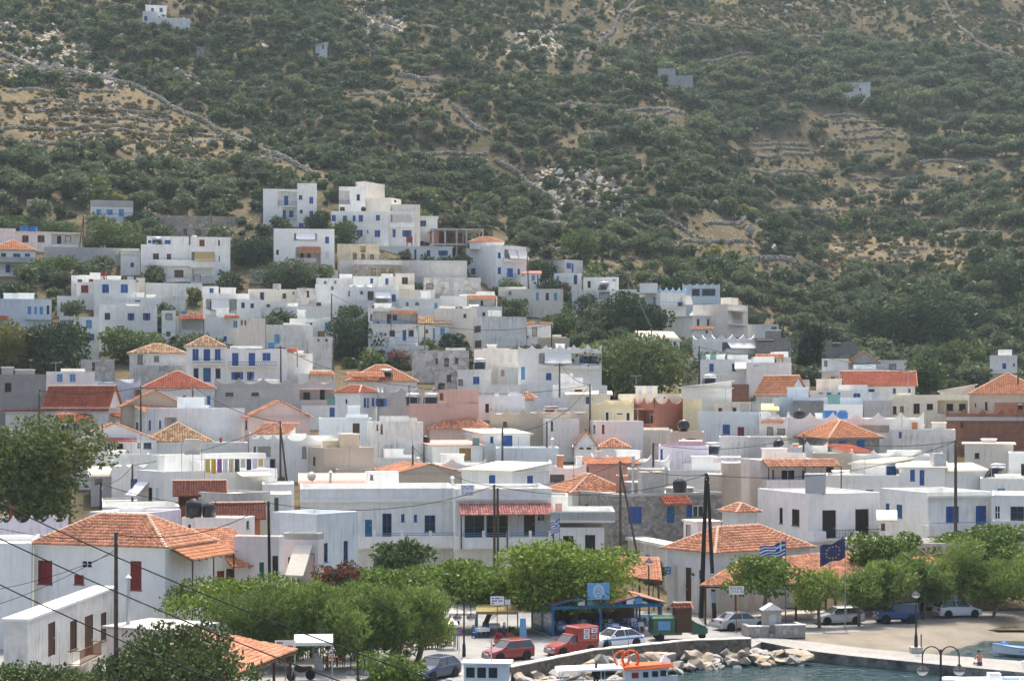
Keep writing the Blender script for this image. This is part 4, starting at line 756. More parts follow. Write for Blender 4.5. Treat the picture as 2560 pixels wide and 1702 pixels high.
fr('C1',350,760,1200,'white house with ochre shutter and blue window right of the grey white house',h=6.0,dep=7,par=.1,wins=[(648,1235,692,1294,'l'),(588,1308,645,1350,'y'),(484,1235,542,1255,'d'),(305,1238,350,1252,'d')])
fr('C1',545,722,1352,'small old white house with tiny windows beside the carob tree',h=5.2,dep=5,par=.1,wall='old',wins=[(650,1372,672,1392,'d'),(586,1370,602,1390,'o')])
fr('C0',1572,1896,1436,'two storey mansion with navy shutters and arched door',h=7.6,dep=9,roof='hip',rise=1.9,tile_m='old',wall='clean',wins=[(1622,1457,1673,1548,'b'),(1715,1457,1771,1556,'B'),(1810,1458,1859,1546,'b'),(1630,1618,1673,1704,'d'),(1712,1615,1776,1735,'t'),(1815,1620,1858,1703,'d')],balc=[(1625,1875,1540,1588,.8,'rail','iron')])
fr('C0',1896,2420,1452,'long two storey house with blue doors right of the navy shuttered mansion',h=7.2,dep=8,par=.15,wins=[(1955,1490,2009,1600,'B'),(2095,1490,2149,1600,'B'),(2213,1490,2279,1551,'b'),(1972,1650,2026,1713,'h'),(2095,1648,2127,1716,'h')],balc=[(1925,2330,1566,1608,.8,'rail','iron')])
fr('C1',250,545,1495,'white house with small red canopy right of the long blue doored house',h=6.0,dep=6,par=.1,wins=[(437,1478,485,1520,'p')],lean=[(255,1450,420,1482,1.3,'tile',2.2,'red')])
fr('C0',1090,1570,1492,'crumbling house with collapsing old tile roof',h=5.0,dep=7,roof='hip',rise=1.5,tile_m='old',wall='old',wins=[(1160,1505,1202,1582,'o'),(1297,1515,1339,1562,'o')])
fr('C1',127,415,108,'tall white house with recessed balconies on the hill',yb=425,dep=8,par=.15,wall='clean',wins=[(252,132,412,256,'L'),(290,262,412,376,'L'),(305,168,339,246,'iB'),(295,288,319,371,'iB'),(347,292,381,346,'ib')],balc=[(252,412,214,257,.25,'rail','iron'),(290,412,335,378,.25,'rail','iron')])
fr('C1',415,580,62,'taller right block of the recessed balcony house',yb=432,dep=8,par=.15,wall='clean',wins=[(428,163,457,198,'d'),(517,177,549,231,'b'),(435,285,461,312,'d'),(518,295,549,341,'b'),(428,397,469,433,'b')])
fr('C1',216,728,442,'white house with outside stair and small orange balcony roof',yb=788,dep=8,par=.25,wall='clean',wins=[(390,483,580,560,'L'),(402,605,610,788,'L'),(650,512,682,566,'b'),(650,637,683,693,'g'),(238,622,259,664,'k'),(440,640,470,700,'ik'),(500,650,525,700,'ik')],lean=[(405,484,565,530,.8,'canvas',0,'canvas_white'),(435,598,612,652,1.0,'tile',2.4,'fresh')],balc=[(400,575,690,725,.5,'solid','pink'),(388,580,545,590,.3,'solid')])
fr('C1',766,988,90,'white hilltop house with balcony and scaffold poles',h=7.0,dep=6,par=.15,wins=[(770,122,856,236,'L'),(915,155,943,206,'e'),(775,262,815,292,'n')],balc=[(768,858,205,245,.4,'rail','iron')])
co('C1',905,985,1152,45,'cream tower behind the scaffolded hilltop house',h=8.4,th=55,dep=6,par=.1,wall='cream',wins=[(902,45,918,80,'o')])
co('C1',960,1200,1290,182,'cream upper house with tiny window right of the scaffold',h=7.5,th=60,dep=6,par=.1,wall='cream',wins=[(1230,195,1253,226,'w')])
fr('C1',1215,1450,240,'cream projecting terrace above the blue windowed hilltop house',h=6.6,dep=5,par=.6,wall='cream')
fr('C1',700,1182,296,'large white hilltop house with many small blue shutters',yb=556,dep=8,par=.15,wins=[(705,330,739,379,'b'),(800,335,833,381,'b'),(882,333,906,379,'b'),(933,330,968,383,'b'),(1078,328,1111,373,'b'),(915,455,966,508,'b'),(1067,457,1113,511,'b'),(1003,455,1014,480,'d')])
fr('C1',1182,1402,294,'white hilltop block with wavy balcony and blue doors',yb=570,dep=8,par=.15,wins=[(1205,326,1378,388,'L'),(1210,330,1228,388,'ib'),(1240,330,1285,388,'ib'),(1300,332,1352,376,'ib'),(1218,450,1244,513,'b'),(1318,457,1360,511,'h')],balc=[(1185,1402,380,435,.7,'wave')])
fr('C1',1420,1596,340,'low white house with slab roof beside red bougainvillea',h=4.6,dep=6,par=.12,slab=.25,wins=[(1450,375,1501,421,'d')])
fr('C1',1112,1722,592,'low white house with four blue openings under the hilltop house',yb=705,dep=6,par=.12,slab=.2,wins=[(1328,615,1358,671,'b'),(1402,617,1419,705,'B'),(1505,625,1536,678,'b'),(1622,628,1665,669,'h')])
fr('C1',752,1106,572,'roofless ruin with ochre stained plaster',h=4.6,dep=5,par=.05,wall='ochre',wins=[(885,650,915,700,'o'),(950,570,990,640,'o'),(1030,660,1062,700,'o'),(955,655,985,695,'o')])
fr('C1',888,1302,745,'low rubble stone house with ochre boarded windows',h=3.6,dep=5,par=.1,wall='rubble',wins=[(1040,780,1076,832,'y'),(1120,783,1161,813,'y'),(1190,783,1229,811,'y')])
fr('C1',770,1846,706,'long grey retaining wall below the ruin',h=3.2,dep=2,par=.1,wall='grey',cat='wall',name='retaining_wall')
fr('C1',20,760,788,'grey retaining wall behind the carob trees',h=2.6,dep=2,par=.1,wall='grey',cat='wall',name='retaining_wall')
co('C1',1838,2088,2345,582,'tall white house with grey awnings and blue balcony',h=8.4,th=36,par=.4,wall='clean',wins=[(1880,777,1917,824,'b'),(2105,645,2129,691,'b'),(2105,770,2131,823,'b'),(2115,885,2139,916,'o'),(2160,622,2340,722,'L'),(2183,778,2232,862,'B'),(2272,782,2290,828,'n')],lean=[(2188,622,2258,692,.9,'canvas',0,'canvas_grey'),(2264,622,2345,696,.9,'canvas',0,'canvas_grey')],balc=[(2180,2266,822,862,.8,'rail','rail_blue'),(2160,2345,700,725,.6,'solid')])
fr('C1',1866,2146,556,'small tiled roof room on the tall house with grey awnings',on='tall white house with grey',dy=4,dep=5,roof='hip',rise=1.2,tile_m='fresh')
fr('C1',886,1242,845,'pale white house with two blue shutters above the wavy parapet',h=5.2,dep=6,par=.15,wins=[(1030,860,1054,901,'b'),(1157,862,1183,913,'b')])
fr('C1',1242,1402,820,'cream house end with brown window and small balcony',h=7.2,dep=6,par=.1,wall='cream',wins=[(1297,853,1346,911,'n')],balc=[(1295,1404,912,956,.8,'solid')])
fr('C1',800,1270,918,'bluish white house with wavy parapet and white awning',h=6.0,dep=7,scallop=True,par=.8,lobes=5,wall='white',wins=[(945,968,968,994,'d'),(845,968,857,1010,'o'),(1007,970,1058,1043,'e'),(1075,1005,1180,1085,'L'),(1213,998,1244,1054,'b')],lean=[(1070,975,1200,1025,.9,'canvas',0,'canvas_white')])
fr('C1',566,800,910,'plain white house left of the wavy parapet',h=5.8,dep=7,par=.15,wins=[(700,930,719,956,'o'),(575,1065,615,1090,'r')])
fr('C1',410,566,945,'rubble house end with flaking plaster',h=5.2,dep=5,par=.1,wall='whiterubble',wins=[(495,965,516,1020,'n')])
fr('C1',1012,1432,1098,'two storey house with orange canopy and blue railings',h=9.0,dep=8,scallop=True,par=.6,lobes=4,wins=[(1052,1140,1430,1252,'L'),(1170,1163,1201,1252,'ie'),(1218,1170,1256,1216,'id'),(1030,1163,1046,1216,'o'),(1192,1300,1238,1349,'e'),(1302,1297,1334,1386,'t'),(1352,1297,1396,1349,'e')],lean=[(1200,1135,1428,1162,.8,'tile',2.6,'fresh')],balc=[(1055,1432,1215,1256,.3,'rail','rail_blue'),(1240,1432,1362,1410,.5,'rail','rail_blue')])
fr('C1',1272,1642,1032,'long white house with stepped terrace and pale blue door',h=5.0,dep=6,par=.2,wins=[(1570,1068,1595,1120,'l'),(1332,1063,1351,1092,'o'),(1410,1063,1440,1085,'o')])
fr('C1',1478,1960,856,'old whitewashed rubble house with vine in front',h=4.6,dep=6,par=.1,wall='whiterubble',wins=[(1655,893,1691,936,'g'),(1735,893,1773,936,'g'),(1500,905,1560,950,'o')])
fr('C1',1620,2100,1010,'white house with orange porch roof and blue water tank',h=4.2,dep=6,par=.15,wins=[(1860,1040,2085,1100,'L'),(1955,1045,1985,1095,'iw')],lean=[(1845,1006,2090,1036,1.2,'tile',2.0,'fresh')])
fr('C1',1760,2140,1100,'low white terrace under the orange porch roof',h=3.8,dep=5,par=.4)
fr('C1',1436,1692,1248,'small cottage with straw coloured old tile roof',h=4.2,dep=6,roof='shed',gdir='F',rise=1.5,tile_m='old',wins=[(1497,1293,1518,1321,'r'),(1620,1278,1658,1336,'l'),(1557,1283,1576,1372,'l')])
co('C1',1893,1970,2346,1182,'large blank greyish white wall house with brown side shutters',h=7.4,th=14,wall='old',par=.15,wins=[(1905,1262,1961,1314,'n'),(1910,1385,1966,1441,'n')])
fr('C1',1576,1930,1115,'cream house behind the round clipped tree',h=6.5,dep=6,par=.1,wall='cream')
fr('C1',1380,1862,1468,'whitewashed rubble house with three small dark windows',h=4.8,dep=6,par=.1,wall='whiterubble',wins=[(1577,1535,1602,1578,'o'),(1655,1532,1692,1600,'o'),(1745,1532,1772,1576,'o')])
fr('C1',1210,1520,1425,'weathered white garden wall beside the pink bush',h=3.2,dep=2,par=.1,wall='old',cat='wall',name='garden_wall')
fr('C2',-185,186,1122,'cream house with three grey shutters left of the grey awning',h=6.0,dep=7,par=.1,wall='cream',wins=[(35,1160,62,1228,'g'),(105,1160,136,1228,'g'),(172,1160,186,1222,'g')])
fr('C2',186,890,1095,'long white house with horned parapet and wide grey awning',h=8.0,dep=8,scallop=True,par=.8,lobes=6,wall='clean',wins=[(362,1155,885,1245,'L'),(738,1180,820,1240,'ih'),(402,1180,425,1230,'ib'),(212,1270,244,1373,'l'),(420,1322,467,1383,'B'),(592,1322,626,1376,'d')],lean=[(410,1150,635,1235,1.0,'canvas',0,'canvas_grey')],balc=[(362,888,1238,1290,.5,'wave')])
fr('C2',885,1010,1090,'white wall end right of the wide grey awning',h=5.2,dep=5,par=.2)
co('C2',330,580,732,366,'grey and white house with slab roof and blue shutter on the upper right slope',h=5.2,th=35,dep=6,par=.12,wall='grey',wins=[(593,395,633,439,'b'),(637,400,653,476,'B')])
fr('C2',490,722,482,'white house with pale blue doors beside purple bougainvillea',h=4.2,dep=5,par=.12,wins=[(510,505,532,570,'l'),(585,510,610,545,'g'),(655,497,684,572,'d')])
fr('C2',230,370,487,'small white hut with red sheet roof',h=4.4,dep=5,roof='shed',gdir='F',rise=.9,tile_m='redsheet',wins=[(300,497,326,541,'l'),(347,495,359,586,'B')])
fr('C2',735,1034,516,'white flat roofed house with black door left of the power pole',h=4.4,dep=6,par=.12,wins=[(772,548,798,606,'k'),(880,540,921,582,'g'),(985,520,1005,545,'o')])
fr('C2',90,566,614,'long cream house with three pale blue shutters below the tall awning house',h=4.6,dep=7,par=.1,wall='cream',wins=[(337,645,361,706,'l'),(418,647,446,706,'d'),(488,647,514,706,'l'),(105,635,130,660,'o')])
fr('C2',640,962,628,'old white house with dark garage opening and pink oleander',h=5.6,dep=6,par=.1,wall='old',wins=[(870,640,956,692,'o'),(735,678,748,706,'o'),(820,650,841,706,'g')])
fr('C2',962,1185,620,'white house with narrow doors behind the dark garden trees',h=5.2,dep=6,par=.1,wins=[(1000,665,1010,735,'t'),(1065,650,1085,700,'o')])
co('C2',1168,1385,1600,608,'white house with pale blue scalloped parapet and blue railings',h=7.4,th=30,dep=7,scallop=True,par=.8,lobes=4,trim='lightblue_wall',wins=[(1235,683,1254,721,'d'),(1323,683,1346,756,'l'),(1530,725,1570,765,'d')],balc=[(1390,1600,725,768,.8,'rail','rail_blue')],lean=[(1560,670,1640,742,.9,'canvas',0,'canvas')])
fr('C2',1210,1360,566,'small white top room above the pale blue parapet',on='white house with pale blue scall',dep=4,par=.1)
fr('C2',1570,1886,572,'blue grey house with wide dark veranda on the right slope',h=5.8,dep=7,scallop=True,par=.5,lobes=5,wall='bluegrey',wins=[(1648,612,1720,674,'L'),(1732,612,1852,674,'L'),(1740,618,1845,672,'id'),(1655,618,1712,672,'id')])
co('C2',1660,1950,2122,740,'tan house with sloping roof line and white balconies',h=8.5,th=60,dep=8,par=.3,wall='cream',wins=[(1985,800,2078,906,'L')],balc=[(1990,2122,760,806,.8,'rail','white'),(1990,2122,880,920,.8,'rail','white')])
co('C2',1412,1656,1892,840,'white house with flat slab and two red shutters',h=5.2,th=40,dep=7,par=.12,slab=.3,wall='white',wins=[(1692,867,1714,921,'r'),(1777,868,1796,919,'r')])
fr('C2',1656,1820,958,'little white room with orange roof below the red shutters',h=4.0,dep=5,roof='shed',gdir='F',rise=.6,tile_m='fresh',wins=[(1765,955,1785,985,'n')])
co('C2',1655,1902,2178,1006,'white house with horned parapet and long grey awning on the right',h=6.8,th=40,dep=8,scallop=True,par=.9,lobes=3,wins=[(1905,1062,2170,1138,'L')],lean=[(1945,1056,2185,1112,1.0,'canvas',0,'canvas_grey')],balc=[(1960,2180,1120,1166,.8,'solid')])
co('C2',1115,1255,1548,1042,'white gable shed with grey ribbed roof above the great plane tree',h=4.6,th=30,dep=7,roof='gable',gdir='R',rise=1.5,tile_m='beige',wins=[(1497,1058,1518,1116,'d')])
fr('C3',100,395,1032,'grey block house with brick band under its roof',h=6.8,dep=7,par=.1,wall='block',slab=.15,wins=[(110,1030,250,1058,'n')])
fr('C3',20,290,916,'white house with small porch at the right end of the upper village',h=5.0,dep=7,par=.1,slab=.1,wins=[(230,930,275,985,'L')])
fr('C3',60,402,1190,'white house with orange tiled porch above the curled stair',h=5.6,dep=7,par=.1,wins=[(180,1200,271,1236,'e'),(85,1215,118,1262,'d')],lean=[(95,1165,330,1196,1.3,'tile',2.6,'fresh')])
fr('C3',655,880,1200,'white house with balustrade beside the cypress',h=5.4,dep=6,par=.15,wins=[(675,1210,702,1262,'o')],balc=[(632,760,1275,1312,.8,'rail','white')])
fr('C3',882,1132,1228,'grey house with open orange gable roof',h=4.4,dep=6,roof='gable',gdir='L',rise=1.7,tile_m='fresh',wall='grey',wins=[(1035,1200,1062,1280,'o')],lean=[(780,1218,905,1246,1.0,'tile',2.6,'fresh')])
fr('C3',800,1142,1292,'pale blue flat house in front of the open orange gable',h=4.8,dep=7,wall='blue',par=.3,slab=.1,wins=[(877,1355,908,1381,'b'),(975,1358,1036,1382,'p')])
fr('C3',1132,1368,1216,'low white house with arched opening right of the orange gable',h=4.2,dep=6,par=.12,slab=.15,wins=[(1222,1245,1281,1292,'o')])
fr('C3',2070,2302,1172,'tall white house with two balconies standing alone at the right',h=6.6,dep=7,par=.6,wins=[(2177,1240,2209,1300,'B'),(2267,1240,2281,1262,'d'),(2180,1350,2207,1395,'d'),(2262,1358,2276,1374,'d')],balc=[(2066,2302,1288,1328,.9,'solid')])
fr('C3',2140,2258,1124,'white stairhead on the lone tall house',on='tall white house with two bal',dep=4,par=.1)
fr('C3',690,950,1060,'concrete shell house with blue tank behind the cypress',h=4.6,dep=6,par=.1,wall='block',wins=[(745,1062,812,1100,'o')])
fr('C0',2230,2420,1060,'white terrace room left of the flaking rubble house',h=4.8,dep=5,par=.2,wins=[(2245,1080,2275,1100,'d')])
# ---- the few houses far up the hill
fr('D0',955,1092,35,'white hill house with two blue windows high on the left slope',h=3.2,dep=7,par=.12,slab=.2,wins=[(990,55,1008,75,'b'),(1045,55,1066,80,'b')])
fr('D0',935,1030,75,'bright white block below the high hill house',h=3.0,dep=5,par=.2,wins=[(945,108,965,136,'b')])
fr('D0',1030,1245,116,'long low white house beside the high hill house',h=2.6,dep=5,par=.12)
fr('D0',1286,1340,306,'small ruined stone hut on the left slope',h=4.5,dep=4,par=.1,wall='rubble')
fr('D0',2066,2145,292,'small white hut among shrubs on the upper slope',h=3.0,dep=4,roof='shed',gdir='L',rise=.7,tile_m='roofcream',wins=[(2112,298,2122,322,'b')])
fr('D2',-40,75,452,'square grey concrete cistern building on the hill',h=3.4,dep=5,par=.2,wall='grey')
fr('D2',10,190,498,'long grey concrete wall building on the hill',h=2.8,dep=5,par=.2,wall='grey')
fr('D2',1092,1352,548,'white house with long porch inside the olive grove',h=2.4,dep=4,par=.12,slab=.2,wins=[(1160,560,1205,582,'o'),(1225,560,1275,582,'o'),(1278,580,1292,595,'b')])
# ---- small buildings, ruins and rubble terraces that fill the gaps
fr('C0',1295,2000,330,'long rubble terrace wall above the large three storey house',h=3.0,dep=2,par=.1,wall='rubble',cat='wall',name='terrace_building')
fr('C0',1425,1885,402,'roofless rubble house ruin above the large three storey house',h=4.2,dep=4,par=.1,wall='rubble',wins=[(1545,445,1575,490,'o'),(1650,447,1692,498,'o')])
fr('C0',370,1175,596,'grey retaining wall under the long low white house',h=3.4,dep=2,par=.1,wall='grey',cat='wall',name='retaining_wall')
fr('C0',480,650,1010,'white wall with outside steps left of the stepped parapet house',h=3.6,dep=4,par=.1,wall='white')
fr('C0',1355,1560,1010,'blank whitish wall house beside the palm like bush',h=4.2,dep=5,par=.1,wall='old')
fr('C0',500,640,1180,'half collapsed house with open rooms and brick pier',h=4.2,dep=5,par=.1,wall='old',wins=[(505,1215,560,1280,'o'),(570,1215,615,1275,'o')])
fr('B0',1215,1572,112,'white flecked rubble wall below the crumbling tile roof',h=3.4,dep=3,par=.1,wall='whiterubble',cat='wall',name='garden_wall')
fr('B0',680,965,60,'old stone shed with pale door right of the dark leafy mass',h=3.6,dep=5,par=.1,wall='whiterubble',wins=[(775,85,800,150,'o')])
fr('C2',262,466,912,'little white hut with orange roof right of the blank wall house',h=4.0,dep=5,roof='shed',gdir='F',rise=.5,tile_m='fresh',wins=[(305,935,345,1010,'o')])
fr('C2',350,620,1025,'low brown stone house below the little orange roofed hut',h=3.2,dep=5,par=.1,wall='tan')
fr('C1',1400,1575,960,'small pale house behind the vine of the rubble house',h=3.8,dep=5,par=.1,wins=[(1458,955,1482,985,'e')])
fr('C1',2110,2345,935,'cream terrace house below the tall awning house',h=4.4,dep=5,par=.1,wall='cream',wins=[(2178,968,2215,1015,'o'),(2255,970,2275,1010,'g')])
fr('C1',575,900,860,'low white house row above the plain white house',h=3.8,dep=5,par=.15,wins=[(725,880,745,905,'l'),(640,885,660,905,'o')])
fr('B3',705,800,190,'narrow cream ruin with doorway left of the pale blue flat house',h=4.0,dep=4,par=.1,wall='ochre',wins=[(735,200,765,260,'o')])
fr('B2',200,312,232,'tiny blue framed kiosk house below the wide grey awning',h=3.0,dep=4,par=.1,wall='bluegrey',wins=[(235,240,300,278,'d')])
fr('B1',2105,2290,130,'small white house with pink door above the vine arbour',h=3.8,dep=5,par=.1,wins=[(2130,150,2160,200,'p')])
fr('B2',1985,2130,270,'raw brick lean to beside the blue tank',h=3.6,dep=4,par=.1,wall='brick')
fr('B2',1010,1110,1040,'dark red boarded shed beside the stained beige roof room',Y=187,sink=3,dep=3,par=.1,wall='rust')
fr('B1',740,1085,985,'low rough brown wall house behind the satellite dish',h=3.2,dep=4,par=.1,wall='tan')
# ------------------------------------------------------------------ ground, sea, road
def rgb_ramp(t,fac,stops):
 cr=_n(t,'ShaderNodeValToRGB')
 while len(cr.color_ramp.elements)<len(stops):cr.color_ramp.elements.new(.5)
 for i,(p,c) in enumerate(stops):cr.color_ramp.elements[i].position=p; cr.color_ramp.elements[i].color=(*c,1)
 t.links.new(fac,cr.inputs[0]); return cr.outputs[0]
def hill_mat():
 m,t,b=newmat('dry hillside'); L=t.links.new; b.inputs['Roughness'].default_value=1; b.inputs['Specular IOR Level'].default_value=.05
 tc=_n(t,'ShaderNodeTexCoord'); n1=_n(t,'ShaderNodeTexNoise'); n1.inputs['Scale'].default_value=.045; n1.inputs['Detail'].default_value=8; n1.inputs['Roughness'].default_value=.62; L(tc.outputs['Object'],n1.inputs['Vector'])
 n2=_n(t,'ShaderNodeTexNoise'); n2.inputs['Scale'].default_value=.8; n2.inputs['Detail'].default_value=8; n2.inputs['Roughness'].default_value=.7; L(tc.outputs['Object'],n2.inputs['Vector'])
 c1=rgb_ramp(t,n1.outputs[0],[(.32,(.065,.064,.038)),(.46,(.118,.10,.064)),(.56,(.155,.128,.08)),(.68,(.10,.09,.058))])
 c2=rgb_ramp(t,n2.outputs[0],[(.3,(.45,.42,.38)),(.5,(.9,.88,.84)),(.62,(1.1,1.05,.95)),(.75,(1.35,1.25,1.1))])
 mx=_n(t,'ShaderNodeMix',data_type='RGBA',blend_type='MULTIPLY'); mx.inputs[0].default_value=.85; L(c1,mx.inputs[6]); L(c2,mx.inputs[7])
 v=_n(t,'ShaderNodeTexVoronoi'); v.inputs['Scale'].default_value=.9; L(tc.outputs['Object'],v.inputs['Vector'])
 at=_n(t,'ShaderNodeAttribute',attribute_name='rock');
 lt=_n(t,'ShaderNodeMath',operation='LESS_THAN'); L(v.outputs['Distance'],lt.inputs[0]); ml=_n(t,'ShaderNodeMath',operation='MULTIPLY'); L(at.outputs['Fac'],ml.inputs[0]); ml.inputs[1].default_value=.4; L(ml.outputs[0],lt.inputs[1])
 rk=_n(t,'ShaderNodeMix',data_type='RGBA'); L(lt.outputs[0],rk.inputs[0]); L(mx.outputs[2],rk.inputs[6]); rk.inputs[7].default_value=(.40,.375,.33,1)
 gr=_n(t,'ShaderNodeAttribute',attribute_name='grass'); g2=_n(t,'ShaderNodeMix',data_type='RGBA',blend_type='MIX'); L(gr.outputs['Fac'],g2.inputs[0]); L(rk.outputs[2],g2.inputs[6])
 gg=rgb_ramp(t,n2.outputs[0],[(.3,(.11,.088,.048)),(.5,(.19,.148,.085)),(.7,(.255,.205,.12))]); L(gg,g2.inputs[7])
 L(g2.outputs[2],b.inputs['Base Color'])
 bp=_n(t,'ShaderNodeBump'); bp.inputs['Strength'].default_value=.9; bp.inputs['Distance'].default_value=.5; L(n2.outputs[0],bp.inputs['Height']); L(bp.outputs[0],b.inputs['Normal'])
 return m
def in_poly(x,y,poly):
 x=np.asarray(x); y=np.asarray(y); r=np.zeros(x.shape,bool); n=len(poly)
 for i in range(n):
  (x0,y0),(x1,y1)=poly[i],poly[(i+1)%n]
  c=((y0<=y)!=(y1<=y)); xs=x0+(x1-x0)*(y-y0)/((y1-y0) if y1!=y0 else 1e-9); r ^= c&(x<xs)
 return r
ROCKY=[[(0,60),(120,60),(330,190),(310,220),(0,190)],[(1330,420),(1440,400),(1570,470),(1600,560),(1430,570),(1340,520)],[(1250,90),(1420,50),(1380,130),(1280,150)],[(880,0),(1030,0),(1000,90),(890,90)],[(380,150),(520,200),(440,230)]]
GRASSY=[[(0,195),(330,205),(480,320),(740,425),(560,430),(330,380),(0,330)],[(1960,600),(2150,560),(2420,640),(2420,720),(2050,680)]]
def make_ground():
 t_=np.concatenate([np.arange(-900,-100,40.0),np.arange(-100,2660,9.0),np.arange(2660,3461,40.0)])
 Ys=np.concatenate([np.arange(152,345,1.5),np.arange(345,620,2.2),np.arange(620,820,5.0),np.arange(820,1500,25.0)])
 PXg,Yg=np.meshgrid(t_,Ys,indexing='ij'); X=(PXg-CX)/F*Yg; Z=terrain(X,Yg)
 for poly,zb in FOOT:
  xs=[p[0] for p in poly]; ys=[p[1] for p in poly]; m=(X>min(xs)-1)&(X<max(xs)+1)&(Yg>min(ys)-1)&(Yg<max(ys)+1)
  if not m.any():continue
  cx_,cy_=sum(xs)/4,sum(ys)/4; big=[(cx_+(p[0]-cx_)*.99,cy_+(p[1]-cy_)*.99) for p in poly]
  k=np.where(m); ins=in_poly(X[k],Yg[k],big); z=Z[k]; z[ins]=np.minimum(z[ins],zb-.1); Z[k]=z
 PY=HY-F*(Z-H)/Yg; rock=np.zeros(X.shape); grass=np.zeros(X.shape)
 wob=(vnoise(X,Yg,20,9)-.5)*60
 for p in ROCKY:rock=np.maximum(rock,in_poly(PXg+wob,PY+wob*.5,p)*1.0)
 for p in GRASSY:grass=np.maximum(grass,in_poly(PXg+wob*.5,PY+wob*.3,p)*.8)
 rock=np.maximum(rock,.38*(vnoise(X,Yg,25,5)>.62)*(Yg>350)); rock=np.maximum(rock,.12)
 n,q=X.shape; V=np.stack([X,Yg,Z],-1).reshape(-1,3); i,j=np.meshgrid(np.arange(n-1),np.arange(q-1),indexing='ij'); a=(i*q+j).ravel()
 me=np_mesh('hillside',V,np.stack([a,a+q,a+q+1,a+1],1),hill_mat(),True)
 for nm,arr in (('rock',rock),('grass',grass)):
  at=me.attributes.new(nm,'FLOAT','POINT'); at.data.foreach_set('value',arr.ravel().astype(np.float32))
 tag(obj('hillside',me),kind='structure')
# ------------------------------------------------------------------ foliage
def leaf_mat(name,col,var=.35,trans=.42,rough=.6,spec=.25,hue=(1,1,1),dry=None):
 m,t,b=newmat(name); L=t.links.new
 g=_n(t,'ShaderNodeNewGeometry'); oi=_n(t,'ShaderNodeObjectInfo')
 r=_n(t,'ShaderNodeMapRange'); r.inputs[3].default_value=1-var; r.inputs[4].default_value=1+var; L(g.outputs['Random Per Island'],r.inputs[0])
 r2=_n(t,'ShaderNodeMapRange'); r2.inputs[3].default_value=.72; r2.inputs[4].default_value=1.25; L(oi.outputs['Random'],r2.inputs[0])
 ml=_n(t,'ShaderNodeMath',operation='MULTIPLY'); L(r.outputs[0],ml.inputs[0]); L(r2.outputs[0],ml.inputs[1])
 c0=_n(t,'ShaderNodeMix',data_type='RGBA'); c0.inputs[6].default_value=(*col,1); c0.inputs[7].default_value=(*(dry or (col[0]*1.12,col[1]*.96,col[2]*.85)),1); L(oi.outputs['Random'],c0.inputs[0])
 mx=_n(t,'ShaderNodeMix',data_type='RGBA',blend_type='MULTIPLY'); mx.inputs[0].default_value=1; L(c0.outputs[2],mx.inputs[6]); L(ml.outputs[0],mx.inputs[7])
 L(mx.outputs[2],b.inputs['Base Color']); b.inputs['Roughness'].default_value=rough; b.inputs['Specular IOR Level'].default_value=spec
 tr=_n(t,'ShaderNodeBsdfTranslucent'); L(mx.outputs[2],tr.inputs[0]); ms=_n(t,'ShaderNodeMixShader'); ms.inputs[0].default_value=trans
 L(b.outputs[0],ms.inputs[1]); L(tr.outputs[0],ms.inputs[2]); L(ms.outputs[0],t.nodes['Material Output'].inputs[0]); MATS[name]=m; return m
LEAF=dict(olive=leaf_mat('olive leaf',(.092,.128,.068)),maquis=leaf_mat('maquis leaf',(.068,.099,.046)),green=leaf_mat('fresh leaf',(.09,.14,.045),.45,.3),dark=leaf_mat('dark leaf',(.042,.074,.03),.45,.28),tamarisk=leaf_mat('tamarisk leaf',(.155,.235,.06),.3,.45),ficus=leaf_mat('glossy leaf',(.13,.21,.038),.5,.34,.5,.25),plane=leaf_mat('plane leaf',(.085,.125,.04),.45,.3),cypress=leaf_mat('cypress leaf',(.022,.034,.018)),dry=leaf_mat('dry tuft',(.22,.165,.085),.35,.3),pink=leaf_mat('pink blossom',(.42,.06,.10),.3,.4),purple=leaf_mat('purple blossom',(.30,.03,.20),.3,.4),oleander=leaf_mat('pale pink blossom',(.50,.20,.22),.3,.4),yellow=leaf_mat('yellow green leaf',(.15,.165,.035),.35),shiny=leaf_mat('laurel leaf',(.055,.09,.03),.5,.25,.5,.25))
def leaves(rng,blobs,n,size,stretch=1.6,shell=.55,up=0.0,flat=0.0):
 """quads scattered through a set of ellipsoids [(cx,cy,cz,rx,ry,rz)]"""
 B=np.array(blobs,float); vol=B[:,3]*B[:,4]*B[:,5]; vol=vol**.75; k=rng.choice(len(B),n,p=vol/vol.sum())
 d=rng.normal(size=(n,3)); d /= np.linalg.norm(d,axis=1)[:,None]; r=rng.random(n)**(1/3.0); r=np.where(rng.random(n)<shell,.78+.26*rng.random(n),r)
 lump=1+.16*np.sin(d[:,0]*7+k)*np.sin(d[:,1]*6+2*k)+.10*np.sin(d[:,2]*9+k)
 c=B[k,:3]+d*(r*lump)[:,None]*B[k,3:]
 a=rng.normal(size=(n,3))+d*.9; a[:,2]+=up; a /= np.linalg.norm(a,axis=1)[:,None]
 q=rng.normal(size=(n,3)); q[:,2]*=(1-flat); b_=np.cross(a,q); b_ /= np.linalg.norm(b_,axis=1)[:,None]+1e-9
 s_=size*(.6+.8*rng.random(n)); a=a*(s_*stretch/2)[:,None]; b_=b_*(s_/2)[:,None]
 V=np.stack([c-a,c+b_*.9-a*.1,c+a,c-b_*.9-a*.1],1).reshape(-1,3)
 return V,np.arange(4*n).reshape(-1,4)
